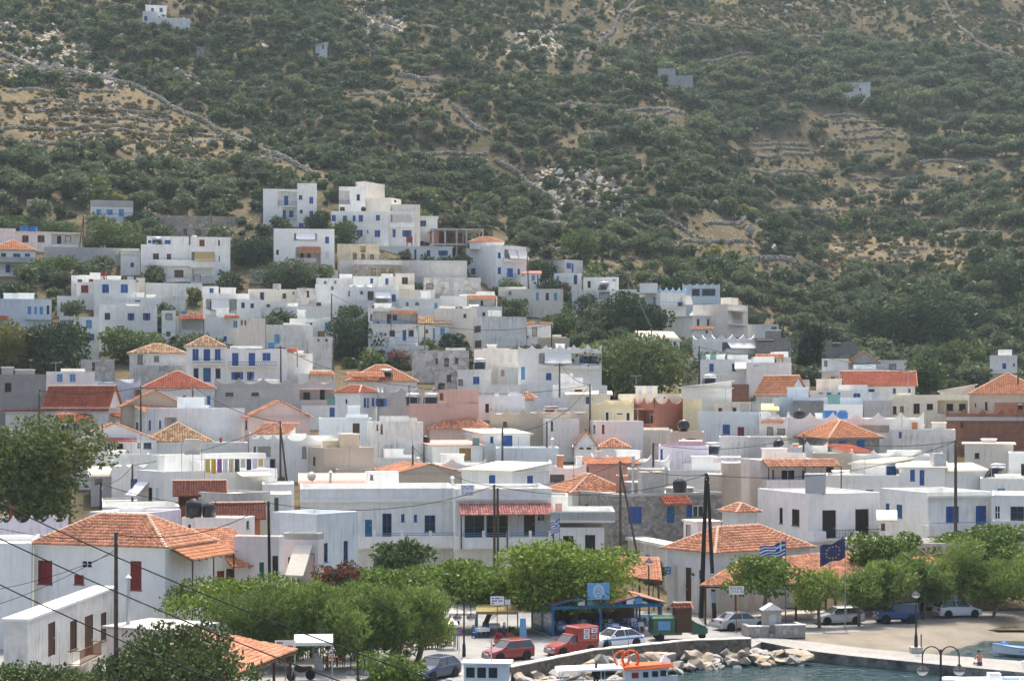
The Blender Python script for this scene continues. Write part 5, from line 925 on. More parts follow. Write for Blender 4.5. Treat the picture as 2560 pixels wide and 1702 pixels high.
def shrub_mesh(name,rng,kind,w=1.0,h=.8,n=420,size=.10,mat=None,trunk=False):
 bl=[]
 for i in range(rng.integers(5,9)):
  t=rng.random()*6.283; rr=.27*math.sqrt(rng.random()); s=.17+.15*rng.random()
  bl.append((rr*math.cos(t)*w,rr*math.sin(t)*w,h*(.30+.42*rng.random()) if not trunk else h*(.5+.28*rng.random()),s*w,s*w,s*h*(1.05 if not trunk else .85)))
 if not trunk:bl.append((0,0,h*.22,.34*w,.34*w,.24*h))
 V,Fc=leaves(rng,bl,n,size)
 V[:,2]=np.maximum(V[:,2],.0)
 mi=np.zeros(len(Fc),int); mats=[mat]
 if trunk:
  mb=MB(); mb.tube((0,0,-.15),(.02,.01,h*.35),.045,.03,5);
  for q in bl[:4]:mb.tube((.02,.01,h*.33),(q[0]*.8,q[1]*.8,q[2]),.022,.01,4)
  o=len(V); V=np.concatenate([V,np.array(mb.v)]); tf=[f for f in mb.f if len(f)==4]; Fc=np.concatenate([Fc,np.array(tf)+o]); mi=np.concatenate([mi,np.ones(len(tf),int)]); mats.append(M['trunk'])
 return np_mesh(name,V,Fc,mats,False,mi)
VAR={}
def variants():
 rng=np.random.default_rng(5)
 for nm,mat,n,size,h,tr,k in (('olive','olive',620,.085,.85,True,5),('maquis','maquis',480,.095,.68,False,6),('green','green',480,.10,.75,False,3),('dark','dark',520,.09,.85,False,3),('tuft','dry',70,.16,.5,False,3),('yellow','yellow',420,.10,.7,False,2),('heath','heath',110,.14,.5,False,3)):
  VAR[nm]=[shrub_mesh(nm+'_crown',rng,nm,1.0,h,n,size,LEAF[mat],tr) for _ in range(k)]
LEAF['heath']=leaf_mat('heath tuft',(.115,.118,.058),.35,.3)
variants()
VILLAGE=[(-200,640),(60,540),(230,500),(320,490),(350,560),(560,580),(640,440),(800,440),(830,430),(1010,480),(1110,540),(1330,600),(1460,660),(1570,690),(1800,690),(1900,760),(2010,830),(2080,880),(2160,900),(2290,930),(2460,860),(2800,860),(2800,1700),(-200,1700)]
HW=[('long dry stone wall curving down the left spur',[(-20,175),(60,172),(150,182),(230,195),(300,208),(350,222),(430,272),(505,302),(590,345),(700,392),(790,438)],1.4),('dry stone wall along the white rocks at the far left',[(-20,130),(40,150),(90,172),(170,178),(250,192),(292,204)],1.3),('straight dry stone wall climbing the centre top',[(1595,0),(1542,55),(1530,85),(1480,117),(1444,160)],1.5),('dry stone wall on the middle ridge',[(1131,265),(1175,308),(1219,334)],1.5),('dry stone wall below the middle ridge',[(1238,404),(1300,438),(1350,480),(1395,508)],1.5),('dry stone wall in the top right corner',[(2358,-5),(2380,45),(2404,75),(2440,105),(2470,122),(2570,156)],1.4),('short dry stone wall above the right houses',[(1664,552),(1700,568),(1732,590)],1.4),('pale dry stone wall right of the short one',[(1872,650),(1940,647),(1988,655)],1.2),('dry stone wall running down to the lone carob',[(2014,658),(2050,672),(2086,688)],1.2),('bank of stones along the hill track',[(1660,52),(1780,70),(1900,78),(2050,92)],1.0),('lower bank of stones along the hill track',[(1740,160),(1800,150),(1880,135)],.8),('terrace wall at the ridge top',[(995,190),(1050,200),(1120,203)],1.2)]
TR=[(1885,2020,360),(1900,2022,372),(1885,2034,385),(2090,2235,345),(2140,2232,378),(2080,2190,305),(2060,2150,290),(2100,2240,325),(2082,2160,610),(2098,2160,629),(2230,2285,637),(2205,2275,655),(2118,2178,645),(2240,2320,620),(1540,1680,275),(1400,1510,263),(2420,2540,460),(1270,1400,560),(2360,2500,580),(60,300,255),(100,420,300),(0,260,360),(380,640,355),(1590,1720,290),(20,300,228),(60,430,278),(0,380,322),(200,600,338),(300,700,402),(880,1080,235),(1020,1220,385),(1450,1590,335),(1560,1690,305),(1880,2090,425),(2130,2390,447),(2330,2560,300),(2280,2560,352),(1700,1880,604),(1760,1930,560),(2380,2560,640),(1920,2090,520),(2300,2480,405),(2150,2330,480)]
WALLPTS=[]
for _p in [q[1] for q in HW]+[[(a,y),(b,y)] for a,b,y in TR]:
 for (_a,_b),(_c,_d) in zip(_p[:-1],_p[1:]):
  for _t in np.linspace(0,1,max(2,int(abs(_c-_a)+abs(_d-_b))//14)):
   _Y=hit(_a+(_c-_a)*_t,_b+(_d-_b)*_t,.3,300); WALLPTS.append(((_a+(_c-_a)*_t-CX)/F*_Y,_Y))
WALLPTS=np.array(WALLPTS)
def occupied(X,Y,margin=1.0):
 r=np.zeros(np.shape(X),bool)
 for poly,_ in FOOT:
  xs=[p[0] for p in poly]; ys=[p[1] for p in poly]; m=(X>min(xs)-margin)&(X<max(xs)+margin)&(Y>min(ys)-margin-1.0)&(Y<max(ys)+margin)
  r |= m
 return r
def scatter_hill():
 rng=np.random.default_rng(21); N=130000
 pxs=rng.uniform(-250,2810,N); Ys=np.sqrt(rng.uniform(285.0**2,830.0**2,N)); X=(pxs-CX)/F*Ys; Z=terrain(X,Ys); py=HY-F*(Z-H)/Ys
 wob=(vnoise(X,Ys,16,31)-.5)*70; qx=pxs+wob; qy=py+wob*.4
 cl=vnoise(X,Ys,22,41)*.6+vnoise(X,Ys,8,42)*.4
 dens=np.full(N,.50); olive=np.full(N,.22); big=np.ones(N); green=np.full(N,.08)
 def reg(poly,d=None,o=None,b=None,g=None):
  m=in_poly(qx,qy,poly)
  if d is not None:dens[m]=d
  if o is not None:olive[m]=o
  if b is not None:big[m]=b
  if g is not None:green[m]=g
 reg([(300,-60),(900,-60),(900,300),(1000,480),(720,430),(520,330),(330,200)],.92,.3,.95)
 reg([(-300,-60),(330,-60),(330,200),(-300,120)],.72,.3,.9)
 reg([(-300,110),(330,195),(330,215),(-300,200)],.25,.1,.7)
 reg([(-300,195),(330,205),(480,320),(740,425),(560,440),(330,390),(-300,330)],.09,.35,.8,.2)
 reg([(60,195),(330,215),(330,300),(200,330),(90,270)],.42,.6,.85,.2)
 reg([(-300,340),(250,375),(640,440),(660,520),(300,505),(-300,560)],.95,.75,1.25)
 reg([(850,-60),(1500,-60),(1350,260),(1000,260)],.55,.1,.85)
 reg([(1500,-60),(2800,-60),(2800,150),(2230,130),(1900,85),(1600,160),(1480,160)],.13,.1,.65)
 reg([(1000,150),(1500,200),(1560,420),(1250,560),(1000,470)],.58,.2,.95)
 reg([(1330,410),(1600,430),(1600,570),(1350,560)],.45,.2,.8)
 reg([(1700,110),(1900,85),(2260,130),(2600,200),(2800,200),(2800,440),(2100,400),(1700,370)],1.0,.85,1.25,.12)
 reg([(1900,300),(2250,290),(2250,390),(1900,400)],.55,.8,1.1)
 reg([(1480,160),(1720,150),(1720,420),(1560,400)],.38,.5,1.1)
 reg([(1400,560),(1700,430),(2800,400),(2800,900),(1800,760),(1500,650)],.86,.4,1.1,.16)
 reg([(1950,590),(2180,560),(2420,640),(2400,720),(2000,690)],.45,.2,.8)
 reg([(2100,660),(2800,560),(2800,960),(2150,900)],.98,.45,1.5,.25)
 reg([(2040,570),(2420,600),(2440,735),(2060,715)],.30,.1,.7)
 reg([(1900,340),(2240,330),(2240,395),(1890,395)],.4,.6,1.0)
 reg([(1560,180),(1700,180),(1720,380),(1580,350)],.3,.4,1.1)
 for q in ROCKY:reg(q,.22,.1,.7)
 pat=vnoise(X,Ys,48,61)*.6+vnoise(X,Ys,19,62)*.4; dens=dens*np.clip(.2+2.9*(pat-.22),.15,1.5)
 inv=in_poly(pxs,py,VILLAGE); dens=np.where(inv,np.where(py<985,.17,0.0),dens); keep=(rng.random(N)<dens)&(py>-420)
 idx=np.where(keep)[0]; grid={}; out=[]
 sz=np.where(rng.random(N)<olive,rng.uniform(3.2,6.0,N),rng.gamma(2.0,.95,N)+.7)*big
 isol=sz>0; kinds=np.empty(N,object)
 rr=rng.random(N); r2=rng.random(N)
 for i in idx:
  s=sz[i]; c=3.0; gx,gy=int(X[i]//c),int(Ys[i]//c); ok=True
  for a in range(gx-2,gx+3):
   for b in range(gy-2,gy+3):
    for (x,y,q) in grid.get((a,b),()):
     if (x-X[i])**2+(y-Ys[i])**2<(.27*(s+q))**2:ok=False; break
    if not ok:break
   if not ok:break
  if not ok:continue
  grid.setdefault((gx,gy),[]).append((X[i],Ys[i],s))
  k='olive' if (s>3.2 and rr[i]<max(olive[i],.3)*1.2) else ('green' if r2[i]<green[i] else ('dark' if r2[i]>(.62 if pat[i]>.55 else .9) else ('yellow' if .55<r2[i]<.58 else 'maquis')))
  out.append((X[i],Ys[i],Z[i],s,k,pxs[i],py[i]))
 occ=occupied(np.array([o[0] for o in out]),np.array([o[1] for o in out]),.6)
 def clear(o):
  d=WALLPTS-(o[0],o[1]); return not np.any((np.abs(d[:,0])<1.2+.3*o[3])&(d[:,1]>-1.0-.3*o[3])&(d[:,1]<3.0+.6*o[3]))
 return [o for o,b in zip(out,occ) if not b and clear(o)]
def region_name(x,y):
 if bool(in_poly(np.array([x]),np.array([y]),VILLAGE)[0]):return 'between the houses of the upper village','village'
 if x<760 and y>330:return 'in the belt just above the upper left houses','left belt'
 if x<760:return 'on the high left slope','high left slope'
 if x<1500 and y<330:return 'on the high middle slope','high middle slope'
 if x<1500:return 'on the slope just above the middle houses','middle slope'
 if y<420:return 'in and around the terraced grove on the right hill','right grove'
 return 'on the lower right slope behind the houses','lower right slope'
KINDW=dict(olive=('olive_tree','grey green olive tree','tree'),maquis=('shrub','dull green rounded shrub','shrub'),green=('shrub','fresh green leafy bush','bush'),dark=('shrub','dark green dense bush','bush'),yellow=('shrub','yellowish green bush','bush'))
def gn_scatter(name,pts,meshes,label=None,cat=None):
 """points (x,y,z,scale) with geometry-node instances of the given meshes: one object of kind stuff"""
 P_=np.array([p[:3] for p in pts],np.float32); me=bpy.data.meshes.new(name); me.vertices.add(len(P_)); me.vertices.foreach_set('co',P_.ravel())
 rng=np.random.default_rng(3)
 at=me.attributes.new('sc','FLOAT_VECTOR','POINT'); s=np.array([p[3] for p in pts]); zs=rng.uniform(.8,1.25,len(s)); at.data.foreach_set('vector',np.stack([s,s*rng.uniform(.8,1.5,len(s)),s*zs],1).astype(np.float32).ravel())
 at=me.attributes.new('rt','FLOAT_VECTOR','POINT'); at.data.foreach_set('vector',np.stack([rng.normal(0,.08,len(s)),rng.normal(0,.08,len(s)),rng.uniform(0,6.28,len(s))],1).astype(np.float32).ravel())
 at=me.attributes.new('vr','INT','POINT'); at.data.foreach_set('value',rng.integers(0,len(meshes),len(s)).astype(np.int32))
 c=bpy.data.collections.new(name+'_kinds')
 for i,m in enumerate(meshes):c.objects.link(bpy.data.objects.new('%s_kind_%02d'%(name,i),m))
 o=obj(name,me); ng=bpy.data.node_groups.new(name,'GeometryNodeTree'); ng.interface.new_socket('Geometry',in_out='INPUT',socket_type='NodeSocketGeometry'); ng.interface.new_socket('Geometry',in_out='OUTPUT',socket_type='NodeSocketGeometry')
 gi=ng.nodes.new('NodeGroupInput'); go=ng.nodes.new('NodeGroupOutput'); ci=ng.nodes.new('GeometryNodeCollectionInfo'); ci.inputs[0].default_value=c; ci.inputs['Separate Children'].default_value=True; ci.inputs['Reset Children'].default_value=True
 ip=ng.nodes.new('GeometryNodeInstanceOnPoints'); ip.inputs['Pick Instance'].default_value=True
 def attr(nm,ty):
  n=ng.nodes.new('GeometryNodeInputNamedAttribute'); n.data_type=ty; n.inputs[0].default_value=nm; return n.outputs[0]
 L=ng.links.new; L(gi.outputs[0],ip.inputs['Points']); L(ci.outputs[0],ip.inputs['Instance']); L(attr('vr','INT'),ip.inputs['Instance Index']); L(attr('sc','FLOAT_VECTOR'),ip.inputs['Scale'])
 e2r=ng.nodes.new('FunctionNodeEulerToRotation'); L(attr('rt','FLOAT_VECTOR'),e2r.inputs[0]); L(e2r.outputs[0],ip.inputs['Rotation']); L(ip.outputs[0],go.inputs[0])
 md=o.modifiers.new('scatter','NODES'); md.node_group=ng; tag(o,label,cat,None,'stuff'); return o
def hill_green():
 pts=scatter_hill(); pts.sort(key=lambda o:-o[3]/o[1] if 0<o[5]<2560 and 0<o[6]<1000 else 0.0)
 rng=np.random.default_rng(8); per={}; rest=[]
 for o in pts:
  kd=o[4]; nm,lab,cat=KINDW[kd]; q='shrub' if nm=='shrub' else 'tree'
  if per.get(q,0)>=(150 if q=='shrub' else 280):rest.append(o); continue
  per[q]=per.get(q,0)+1; rn,rg=region_name(o[5],o[6])
  t=tag(obj(nm,VAR[kd][int(rng.integers(len(VAR[kd])))]),lab+' '+rn,cat,'%s %s'%(lab+'s',rn)); t.location=(o[0],o[1],o[2]-.1); t.scale=(o[3],o[3]*rng.uniform(.85,1.15),o[3]*rng.uniform(.85,1.15)); t.rotation_euler=(0,0,rng.uniform(0,6.28))
 by={}
 for o in rest:by.setdefault(o[4],[]).append((o[0],o[1],o[2]-.1,o[3]))
 nmz=dict(olive=('olive_wood','far grey green olive trees spread over the hillside'),maquis=('shrubland','far dull green shrubs covering the hillside'),green=('green_scrub','far fresh green scrub on the hillside'),dark=('dark_scrub','far dark green scrub on the hillside'),yellow=('yellow_scrub','far yellowish scrub on the hillside'))
 for k,p in by.items():gn_scatter(nmz[k][0],p,VAR[k],nmz[k][1],'scrub')
 N=90000; pxs=rng.uniform(-200,2760,N); Ys=np.sqrt(rng.uniform(300.0**2,760.0**2,N)); X=(pxs-CX)/F*Ys; Z=terrain(X,Ys); py=HY-F*(Z-H)/Ys
 gs=in_poly(pxs,py,GRASSY[0])|in_poly(pxs,py,GRASSY[1]); k=~in_poly(pxs,py,VILLAGE)&(vnoise(X,Ys,9,77)*.7+.3*rng.random(N)>.34); up=in_poly(pxs,py,[(1450,-300),(2800,-300),(2800,260),(2200,150),(1600,190)])
 s=rng.gamma(5,.13,N)+.35
 k &= up|gs|(rng.random(N)<.42); m=k&(rng.random(N)<np.where(up,.12,np.where(gs,.5,.25))); gn_scatter('dry_grass',list(zip(X[m],Ys[m],Z[m]-.03,s[m]*1.1)),VAR['tuft'],'tufts of dry straw coloured grass on the hillside','grass')
 m=k&~m; m=k&(up|(rng.random(N)<.6))&~(k&(rng.random(N)<0)); gn_scatter('heath',list(zip(X[m],Ys[m],Z[m]-.03,s[m]*1.35)),VAR['heath'],'low olive brown heath cushions on the hillside','heath')
hill_green()
# ------------------------------------------------------------------ sea front: quay, road, wall, jetty, beach, water
def sheet(name,pts,z,mat,thick=None,kind='structure'):
 mb=MB(); top=[(p[0],p[1],p[2] if len(p)>2 else z) for p in pts]
 if thick:
  n=len(pts); b=len(mb.v); mb.v+=top+[(p[0],p[1],p[2]-thick) for p in top]; mb.f.append(tuple(range(n))); mb.m.append(0)
  for k in range(n):mb.f.append((k,n+k,n+(k+1)%n,(k+1)%n)); mb.m.append(0)
 else:mb.face(top)
 return tag(mb.build(name,mat),kind=kind)
def ground_paint(name,c1,c2,c3,s1,s2,bump=.3,rough=.95):
 m,t,b=newmat(name); L=t.links.new; b.inputs['Roughness'].default_value=rough; b.inputs['Specular IOR Level'].default_value=.15; tc=_n(t,'ShaderNodeTexCoord')
 n1=_n(t,'ShaderNodeTexNoise'); n1.inputs['Scale'].default_value=s1; n1.inputs['Detail'].default_value=8; n1.inputs['Roughness'].default_value=.65; L(tc.outputs['Object'],n1.inputs['Vector'])
 n2=_n(t,'ShaderNodeTexNoise'); n2.inputs['Scale'].default_value=s2; n2.inputs['Detail'].default_value=6; L(tc.outputs['Object'],n2.inputs['Vector'])
 c=rgb_ramp(t,n1.outputs[0],[(.3,c1),(.5,c2),(.7,c3)]); g=rgb_ramp(t,n2.outputs[0],[(.25,(.72,.72,.72)),(.5,(1,1,1)),(.75,(1.12,1.12,1.12))])
 mx=_n(t,'ShaderNodeMix',data_type='RGBA',blend_type='MULTIPLY'); mx.inputs[0].default_value=1; L(c,mx.inputs[6]); L(g,mx.inputs[7]); L(mx.outputs[2],b.inputs['Base Color'])
 bp=_n(t,'ShaderNodeBump'); bp.inputs['Strength'].default_value=bump; bp.inputs['Distance'].default_value=.04; L(n2.outputs[0],bp.inputs['Height']); L(bp.outputs[0],b.inputs['Normal']); return m
ASPH=ground_paint('worn quay concrete',(.21,.207,.195),(.27,.266,.252),(.325,.32,.305),.25,6)
SAND=ground_paint('beach sand',(.17,.147,.112),(.215,.188,.148),(.255,.226,.182),.35,9,.6)
JET=ground_paint('jetty concrete',(.25,.24,.215),(.30,.29,.265),(.345,.335,.31),.4,5)
WETROCK=ground_paint('jetty side',(.05,.055,.05),(.16,.155,.14),(.30,.29,.26),.9,4,.6)
PAVE=ground_paint('pavement slabs',(.40,.37,.33),(.46,.43,.39),(.52,.49,.45),.6,7)
WZ=-.85
SHORE=[(-14,85),(-9,100),(-5.5,112),(-4.2,120),(-.4,123.2),(5.8,131.9),(13.1,137.1),(17.9,138.2)]
def pz(x,y,z=0.0):q=PZ(x,y,z); return (q.x,q.y)
J0=pz(1928,1596,-.05); ROAD_R=[pz(1930,1590),pz(2012,1584),pz(2160,1578),pz(2298,1561),pz(2560,1533),(78,155)]
sheet('road',[(-75,85)]+SHORE+ROAD_R+[(78,163.5),(-75,163.5)],0.0,ASPH,2.5)
def water():
 m,t,b=newmat('harbour water'); L=t.links.new; b.inputs['Base Color'].default_value=(.010,.036,.042,1); b.inputs['Roughness'].default_value=.07; b.inputs['IOR'].default_value=1.33; b.inputs['Specular IOR Level'].default_value=.28
 tc=_n(t,'ShaderNodeTexCoord'); mp=_n(t,'ShaderNodeMapping'); mp.inputs['Scale'].default_value=(1.0,1.0,1.0); L(tc.outputs['Object'],mp.inputs[0])
 n1=_n(t,'ShaderNodeTexNoise'); n1.inputs['Scale'].default_value=1.5; n1.inputs['Detail'].default_value=4; n1.inputs['Roughness'].default_value=.6; n1.inputs['Distortion'].default_value=.6; L(mp.outputs[0],n1.inputs['Vector'])
 bp=_n(t,'ShaderNodeBump'); bp.inputs['Strength'].default_value=1.0; bp.inputs['Distance'].default_value=.22; L(n1.outputs[0],bp.inputs['Height']); L(bp.outputs[0],b.inputs['Normal'])
 sp=_n(t,'ShaderNodeSeparateXYZ'); L(tc.outputs['Object'],sp.inputs[0])
 X,Y=np.meshgrid(np.linspace(-60,110,330),np.concatenate([np.linspace(20,100,30),np.linspace(100.3,168,190)]),indexing='ij')
 Z=WZ+(vnoise(X,Y*1.4,2.1,3)-.5)*.10+(vnoise(X,Y*1.5,.9,4)-.5)*.06
 n,q=X.shape; i,j=np.meshgrid(np.arange(n-1),np.arange(q-1),indexing='ij'); a=(i*q+j).ravel()
 tag(obj('sea',np_mesh('sea',np.stack([X,Y,Z],-1).reshape(-1,3),np.stack([a,a+q,a+q+1,a+1],1),m,True)),kind='structure')
water()
sheet('seabed',[(-90,10),(130,10),(130,172),(-90,172)],-3.2,SAND)
def beach():
 top=[pz(1935,1592,-.01),pz(2012,1585),pz(2160,1579),pz(2298,1562),pz(2430,1547),pz(2560,1534),(78,156)]
 low=[pz(1935,1596.5,-.15),pz(2041,1607,-.15),pz(2186,1624.5,-.2),pz(2307,1633,-.3),pz(2382,1624.5,WZ),pz(2470,1600,WZ),(78,150)]
 low2=[(p[0],p[1]-(.05 if i<3 else 4.0)) for i,p in enumerate(low)]; zl=[-.15,-.17,-.22,-.34,WZ+.05,WZ+.05,WZ]; zt=[.02]*7; V=[]; K=14
 for i in range(len(top)*6-5):
  a=i/6; k=min(int(a),len(top)-2); f=a-k
  T=[top[k][0]*(1-f)+top[k+1][0]*f,top[k][1]*(1-f)+top[k+1][1]*f]; Lw=[low[k][0]*(1-f)+low[k+1][0]*f,low[k][1]*(1-f)+low[k+1][1]*f]; z0=zl[k]*(1-f)+zl[k+1]*f
  d=(Lw[0]-T[0],Lw[1]-T[1])
  for j in range(K+1):
   s=j/K*1.25-(.04 if j==0 else 0); z=.02+(z0-.02)*s**1.2 if s>0 else .012
   if s>1:z=z0-(s-1)*(.6 if z0>-.5 else 3)
   x,y=T[0]+d[0]*s,T[1]+d[1]*s; V.append((x,y,z+(float(vnoise(x,y,.8,6))-.5)*.06*(0<s<1.1)))
 n=len(top)*6-5; Fc=[(i*(K+1)+j,i*(K+1)+j+1,(i+1)*(K+1)+j+1,(i+1)*(K+1)+j) for i in range(n-1) for j in range(K)]
 tag(obj('beach',np_mesh('beach',np.array(V),np.array(Fc),SAND,True)),kind='structure')
beach()
def jetty():
 near=[pz(1890,1603,-.05),pz(1978,1621,-.1),pz(2041,1629,-.12),pz(2128,1639,-.15),pz(2353,1660.5,-.15),pz(2560,1680,-.15),(52,121)]
 far=[pz(1905,1588,.0),pz(1928,1593.5,-.02),pz(2041,1606,-.12),pz(2186,1623,-.15),pz(2307,1632.5,-.15),pz(2560,1652,-.15),(54,128)]
 zs=[.03,.0,-.08,-.13,-.15,-.15,-.15]; mb=MB()
 for i in range(6):
  a,b,c,d=near[i],near[i+1],far[i+1],far[i]; za,zb_=zs[i],zs[i+1]
  mb.face([(*a,za),(*b,zb_),(*c,zb_),(*d,za)],0); mb.face([(*a,-2.5),(*b,-2.5),(*b,zb_),(*a,za)],1); mb.face([(*c,-2.5),(*d,-2.5),(*d,za),(*c,zb_)],1)
 tag(mb.build('jetty',[JET,WETROCK]),kind='structure')
 for i,(x,y) in enumerate(((2145,1646),(2225,1653))):
  p=PZ(x,y,-.4); mb=MB(); pts=[Vector((p.x+.14*math.cos(t),p.y-.03,-.45+.14*math.sin(t))) for t in np.linspace(0,6.283,11)]; mb.path(pts,.025); tag(mb.build('mooring_ring',M['rust']),['rusty mooring ring near the middle of the jetty side','rusty mooring ring nearer the inflatable boat on the jetty side'][i],'ring')
jetty()
sheet('pier',[(14,84),(34,84),(34,100),(14,100)],0.0,JET,2.6)
def sea_wall():
 pts=[(-.4,123.2),(1.6,126.0),(5.8,131.9),(8.2,133.6),(13.1,137.1),(17.9,138.2)]; r=thing('sea_wall','low rubble sea wall with whitewashed top along the quay','wall',(pts[0][0],pts[0][1],0))
 o=Vector((pts[0][0],pts[0][1],0)); mb=MB(); cp=MB()
 st=[]
 for a,b in zip(pts[:-1],pts[1:]):
  k=max(2,int(math.dist(a,b)/.5))
  for i in range(k):st.append((a[0]+(b[0]-a[0])*i/k,a[1]+(b[1]-a[1])*i/k))
 st.append(pts[-1]); rng=np.random.default_rng(2); prev=None
 for i,p in enumerate(st):
  q=st[min(i+1,len(st)-1)]; pp=st[max(i-1,0)]; d=Vector((q[0]-pp[0],q[1]-pp[1],0)).normalized(); n=Vector((d.y,-d.x,0)); b=Vector((p[0],p[1],0))-o; j=rng.normal(0,.03,3)
  ring=[b+n*(.32+j[0])+Vector((0,0,-1.6)),b+n*(.26+j[1])+Vector((0,0,.1)),b+n*(.22+j[2])+Vector((0,0,.7)),b-n*.22+Vector((0,0,.7)),b-n*.25+Vector((0,0,-.05))]
  cap=[b+n*.27+Vector((0,0,.702)),b+n*.26+Vector((0,0,.78+j[0]*.4)),b-n*.26+Vector((0,0,.78+j[1]*.4)),b-n*.27+Vector((0,0,.702))]
  if prev:
   for k in range(4):mb.face([prev[0][k],ring[k],ring[k+1],prev[0][k+1]])
   for k in range(3):cp.face([prev[1][k],cap[k],cap[k+1],prev[1][k+1]])
  else:mb.face(ring); cp.face(cap)
  prev=(ring,cap)
 mb.face(prev[0][::-1]); cp.face(prev[1][::-1])
 mb.build('masonry',stone_mat('sea wall rubble',[(.13,.115,.09),(.24,.20,.15),(.17,.16,.14),(.32,.27,.20)],3.4,(.17,.155,.13),.05),r); cp.build('coping',M['whitewash'] if False else paint('limewash',(.78,.76,.62),.9,.1,2),r)
sea_wall()
ROCKM=[stone_mat('boulder grey',[(.34,.33,.31),(.46,.45,.42),(.40,.38,.34),(.52,.50,.46)],.5,(.33,.30,.26),.02,.2),stone_mat('boulder tan',[(.46,.36,.25),(.56,.46,.33),(.50,.42,.32),(.60,.53,.43)],.5,(.38,.30,.20),.02,.2)]
def boulder_mesh(rng,name,mat):
 import bmesh
 bm=bmesh.new(); bmesh.ops.create_icosphere(bm,subdivisions=3,radius=1.0); pl=[(Vector(rng.normal(size=3)).normalized(),rng.uniform(.38,.82)) for _ in range(15)]
 for v in bm.verts:
  for n,d in pl:
   k=v.co.dot(n)
   if k>d:v.co-=n*(k-d)
  v.co*=1+(float(vnoise(v.co.x*3+5,v.co.y*3+v.co.z*2,1.0,8))-.5)*.09
 me=bpy.data.meshes.new(name); bm.to_mesh(me); bm.free(); me.materials.append(mat); return me
def boulders():
 rng=np.random.default_rng(4); ms=[boulder_mesh(rng,'boulder',ROCKM[i%2]) for i in range(12)]; n=0
 path=[(-.2,122.6),(1.8,125.6),(6.0,131.4),(8.4,133.1),(13.3,136.6),(18.2,137.6),(22.0,136.6)]
 for i in range(150):
  t=rng.random()*5.99; k=int(t); f=t-k; dx,dy=path[k+1][0]-path[k][0],path[k+1][1]-path[k][1]; L=math.hypot(dx,dy); off=rng.random(); d=.5+off*(3.4 if k<5 else 1.2)
  x=path[k][0]+dx*f+dy/L*d; y=path[k][1]+dy*f-dx/L*d; s=rng.uniform(.42,.95)*(1.05-.2*off)
  o=tag(obj('boulder',ms[i%12]),'rough %s boulder in the heap below the sea wall'%('grey','tan')[i%2],'boulder','%s boulders heaped below the sea wall'%('grey','tan')[i%2])
  o.location=(x,y,-.15-.75*off+rng.uniform(-.05,.25)); o.scale=(s*rng.uniform(.9,1.5),s*rng.uniform(.8,1.2),s*rng.uniform(.55,.85)); o.rotation_euler=(rng.uniform(-.4,.4),rng.uniform(-.4,.4),rng.uniform(0,6.28))
boulders()
sheet('pavement',[pz(1648,1498),pz(1668,1504),pz(1712,1522),pz(1790,1545),pz(1850,1552),pz(2060,1546),pz(2070,1530),pz(1850,1520),pz(1700,1495)],.12,PAVE,.3)
# ------------------------------------------------------------------ tavern roofs on posts
def pergola(label,c,zs,mat,post_n=4,name='pergola',post_mat='brown',back=True,tile_m='orange'):
 """c: eave left, eave right, top right, top left in world xy; zs: eave z, top z"""
 r=thing(name,label,'pergola',(c[0][0],c[0][1],0)); o=Vector((c[0][0],c[0][1],0)); q=[Vector((p[0],p[1],z))-o for p,z in zip(c,(zs[0],zs[0],zs[1],zs[1]))]
 tiled('roof',[q],[[q[3],q[2]]],TILE[tile_m],r)
 mb=MB(); mb.tube(q[0]-Vector((0,0,.12)),q[1]-Vector((0,0,.12)),.09,n=4); mb.build('beam',M[post_mat],r)
 for i in range(post_n):
  p=q[0].lerp(q[1],(i+.15)/(post_n-.7)); b=Vector((p.x,p.y,0)) ; d=(q[3]-q[0]); d.z=0; b+=d.normalized()*.3
  mb=MB(); mb.box(b.x-.08,b.y-.08,0,b.x+.08,b.y+.08,zs[0]-.05); mb.build('post',M[post_mat],r)
 for i in range(max(3,int((q[1]-q[0]).length/1.2))):
  t=(i+.5)/max(3,int((q[1]-q[0]).length/1.2)); a=q[0].lerp(q[1],t); b=q[3].lerp(q[2],t); mb=MB(); mb.tube(a-Vector((0,0,.08)),b-Vector((0,0,.08)),.05,n=4); mb.build('rafter',M[post_mat],r)
 return r
def XY(x,Y):return ((x-CX)/F*Y,Y)
pergola('tiled pergola in front of the hip roofed tavern',[XY(1748,152.6),XY(2072,154.5),XY(2072,162.5),XY(1840,158.6)],(3.2,4.6),'brown',5)
pergola('long tiled pergola behind the seafront tamarisks',[XY(2078,156.5),XY(2375,158.5),XY(2375,165.5),XY(2078,165.5)],(3.4,4.9),'brown',5)
pergola('orange tiled pergola in the bottom left corner with motorbike beside it',[(-16.9,107.0),(-14.0,119.8),(-20.6,120.4),(-22.5,108.4)],(2.35,3.5),'brown',5)
pergola('brown beamed tile roof behind the blue tavern',[XY(1545,157),XY(1654,153.5),XY(1648,160.5),XY(1545,163)],(3.55,4.7),'brown',3)
